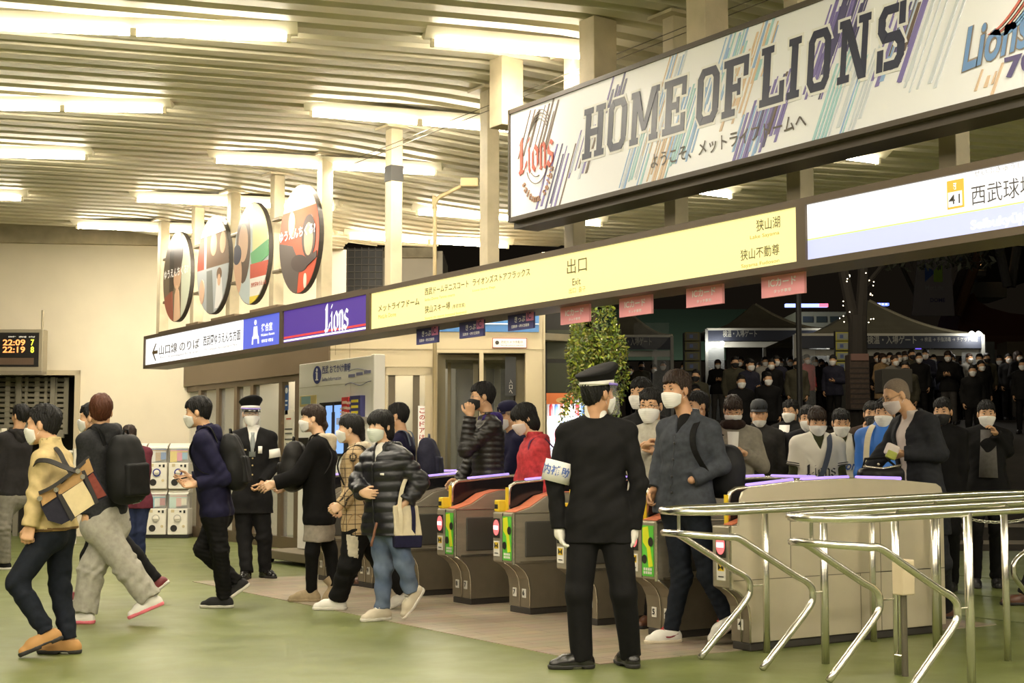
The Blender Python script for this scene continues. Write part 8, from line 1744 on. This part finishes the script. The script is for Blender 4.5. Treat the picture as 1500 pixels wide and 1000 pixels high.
strap('strap', smooth_pts([bp(57,722,-.02), bp(78,712,-.03), bp(108,690,-.02), bp(131,669,-.0)], 5), .022, LEA, None, UP).parent = t
strap('shoulder_strap', smooth_pts([bp(112,690,-.02), bp(95,684,-.02), bp(72,675,.0), bp(55,675,.03), bp(49,684,.12), bp(56,694,.30)], 5), .034, LEA, None, CF+UP).parent = t
strap('shoulder_strap', smooth_pts([bp(104,692,.03), bp(95,678,.07), bp(88,664,.14), bp(80,655,.22), bp(71,654,.36)], 5), .03, LEA, None, CR).parent = t
# ------------------------------------------------------------------ the crowd on the plaza, individual figures copied from a few builds
CR_ = [figure(0, BLK, BLK, HB, 'short'), figure(1, cloth('crowd navy', (.02,.02,.035)), BLK, HB, 'fringe', arms=1), figure(2, cloth('crowd grey', (.16,.15,.13)), BLK, HBR, 'short'), figure(3, cloth('crowd tan', (.30,.20,.10)), BLK, HBR, 'bob', long=.2),
  figure(4, cloth('crowd white', (.55,.52,.46)), cloth('crowd jeans', (.03,.04,.07)), HB, 'short', arms=1), figure(5, BLK, cloth('crowd grey trousers', (.06,.055,.05)), HBR, 'bob', arms=2), figure(6, cloth('crowd olive', (.06,.055,.035)), BLK, HB, 'short', maskm=BKM), figure(7, cloth('crowd red', (.45,.05,.05)), BLK, HB, 'fringe')]
run_jobs()
def crowd_depth(y, hgt):
    best = None
    for D in np.arange(20.0, 45, .1):
        e = EYE+(668-y)*D/FPX-zg(D)-hgt
        if best is None or abs(e) < best[0]: best = (abs(e), D)
    return best[1]
HEADS = [(1086,524,0),(1077,523,6),(1098,526,1),(1113,532,2),(1121,524,4),(1132,526,0),(1144,525,5),(1138,522,1),(1158,523,0),(1168,524,6),(1182,521,7),(1194,523,0),(1210,531,0),(1222,521,1),(1020,541,6),(1043,537,0),(1061,537,2),(1086,550,0),(1125,546,0),(1142,546,5),(1166,537,3),(1018,566,0),(1052,528,5),(1186,532,1),(1203,526,6),
 (1286,514,0),(1293,519,3),(1305,512,4),(1311,522,2),(1318,516,0),(1327,516,5),(1337,511,6),(1348,516,0),(1358,511,1),(1379,529,0),(1397,519,0),(1391,514,5),(1411,522,1),(1420,519,2),(1437,519,0),(1447,516,6),(1438,530,0),(1456,531,1),(1479,516,0),(1492,514,5),(1368,520,1),(1466,522,0),(1404,534,6),(1426,536,0),(1474,534,0),(1342,524,0),(1328,530,6),
 (925,536,0),(940,530,6),(958,534,1),(972,528,0),(986,538,5),(1003,532,0),(1488,532,1),(1500,526,0)]
SPECIAL = {3:'person in a long tan coat ',7:'person in a red top in the crowd inside the middle tent',4:'person in a white top ',2:'person in a pale grey top '}
used = set(); cnt = {}
WH = {(1166,537):'in front of the middle tent',(1293,519):'under the lettered banner of the large tent',(1121,524):'inside the middle tent',(1305,512):'under the large tent',(1113,532):'at the middle tent centre',(1061,537):'near the left post of the middle tent',(1311,522):'left inside the large tent',(1420,519):'by the right post of the large tent'}
for x, y, v in HEADS:
    hgt = 1.60+RNG.random()*.16; D = crowd_depth(y, hgt); D += RNG.uniform(-.3, .3) if D > 21 else 0; p = P(x, 600, D); p[2] = zg(D)+.008; src = CR_[v]; rz = -YAW+RNG.uniform(-.6, .6)
    if v == 7: lb, g = SPECIAL[7], None
    elif v in SPECIAL: lb, g = SPECIAL[v]+WH[(x, y)], None
    else: lb, g = 'person in dark clothes standing in the dim crowd around the tents', 'dark clothed crowd around the tents'
    if v in used: r_ = dup(src, tuple(p), rz, lb)
    else: used.add(v); r_ = src; r_.location = tuple(p); r_.rotation_euler = (0,0,rz); r_['label'] = lb
    if g: r_['group'] = g
    r_.scale = (hgt/1.68,)*3
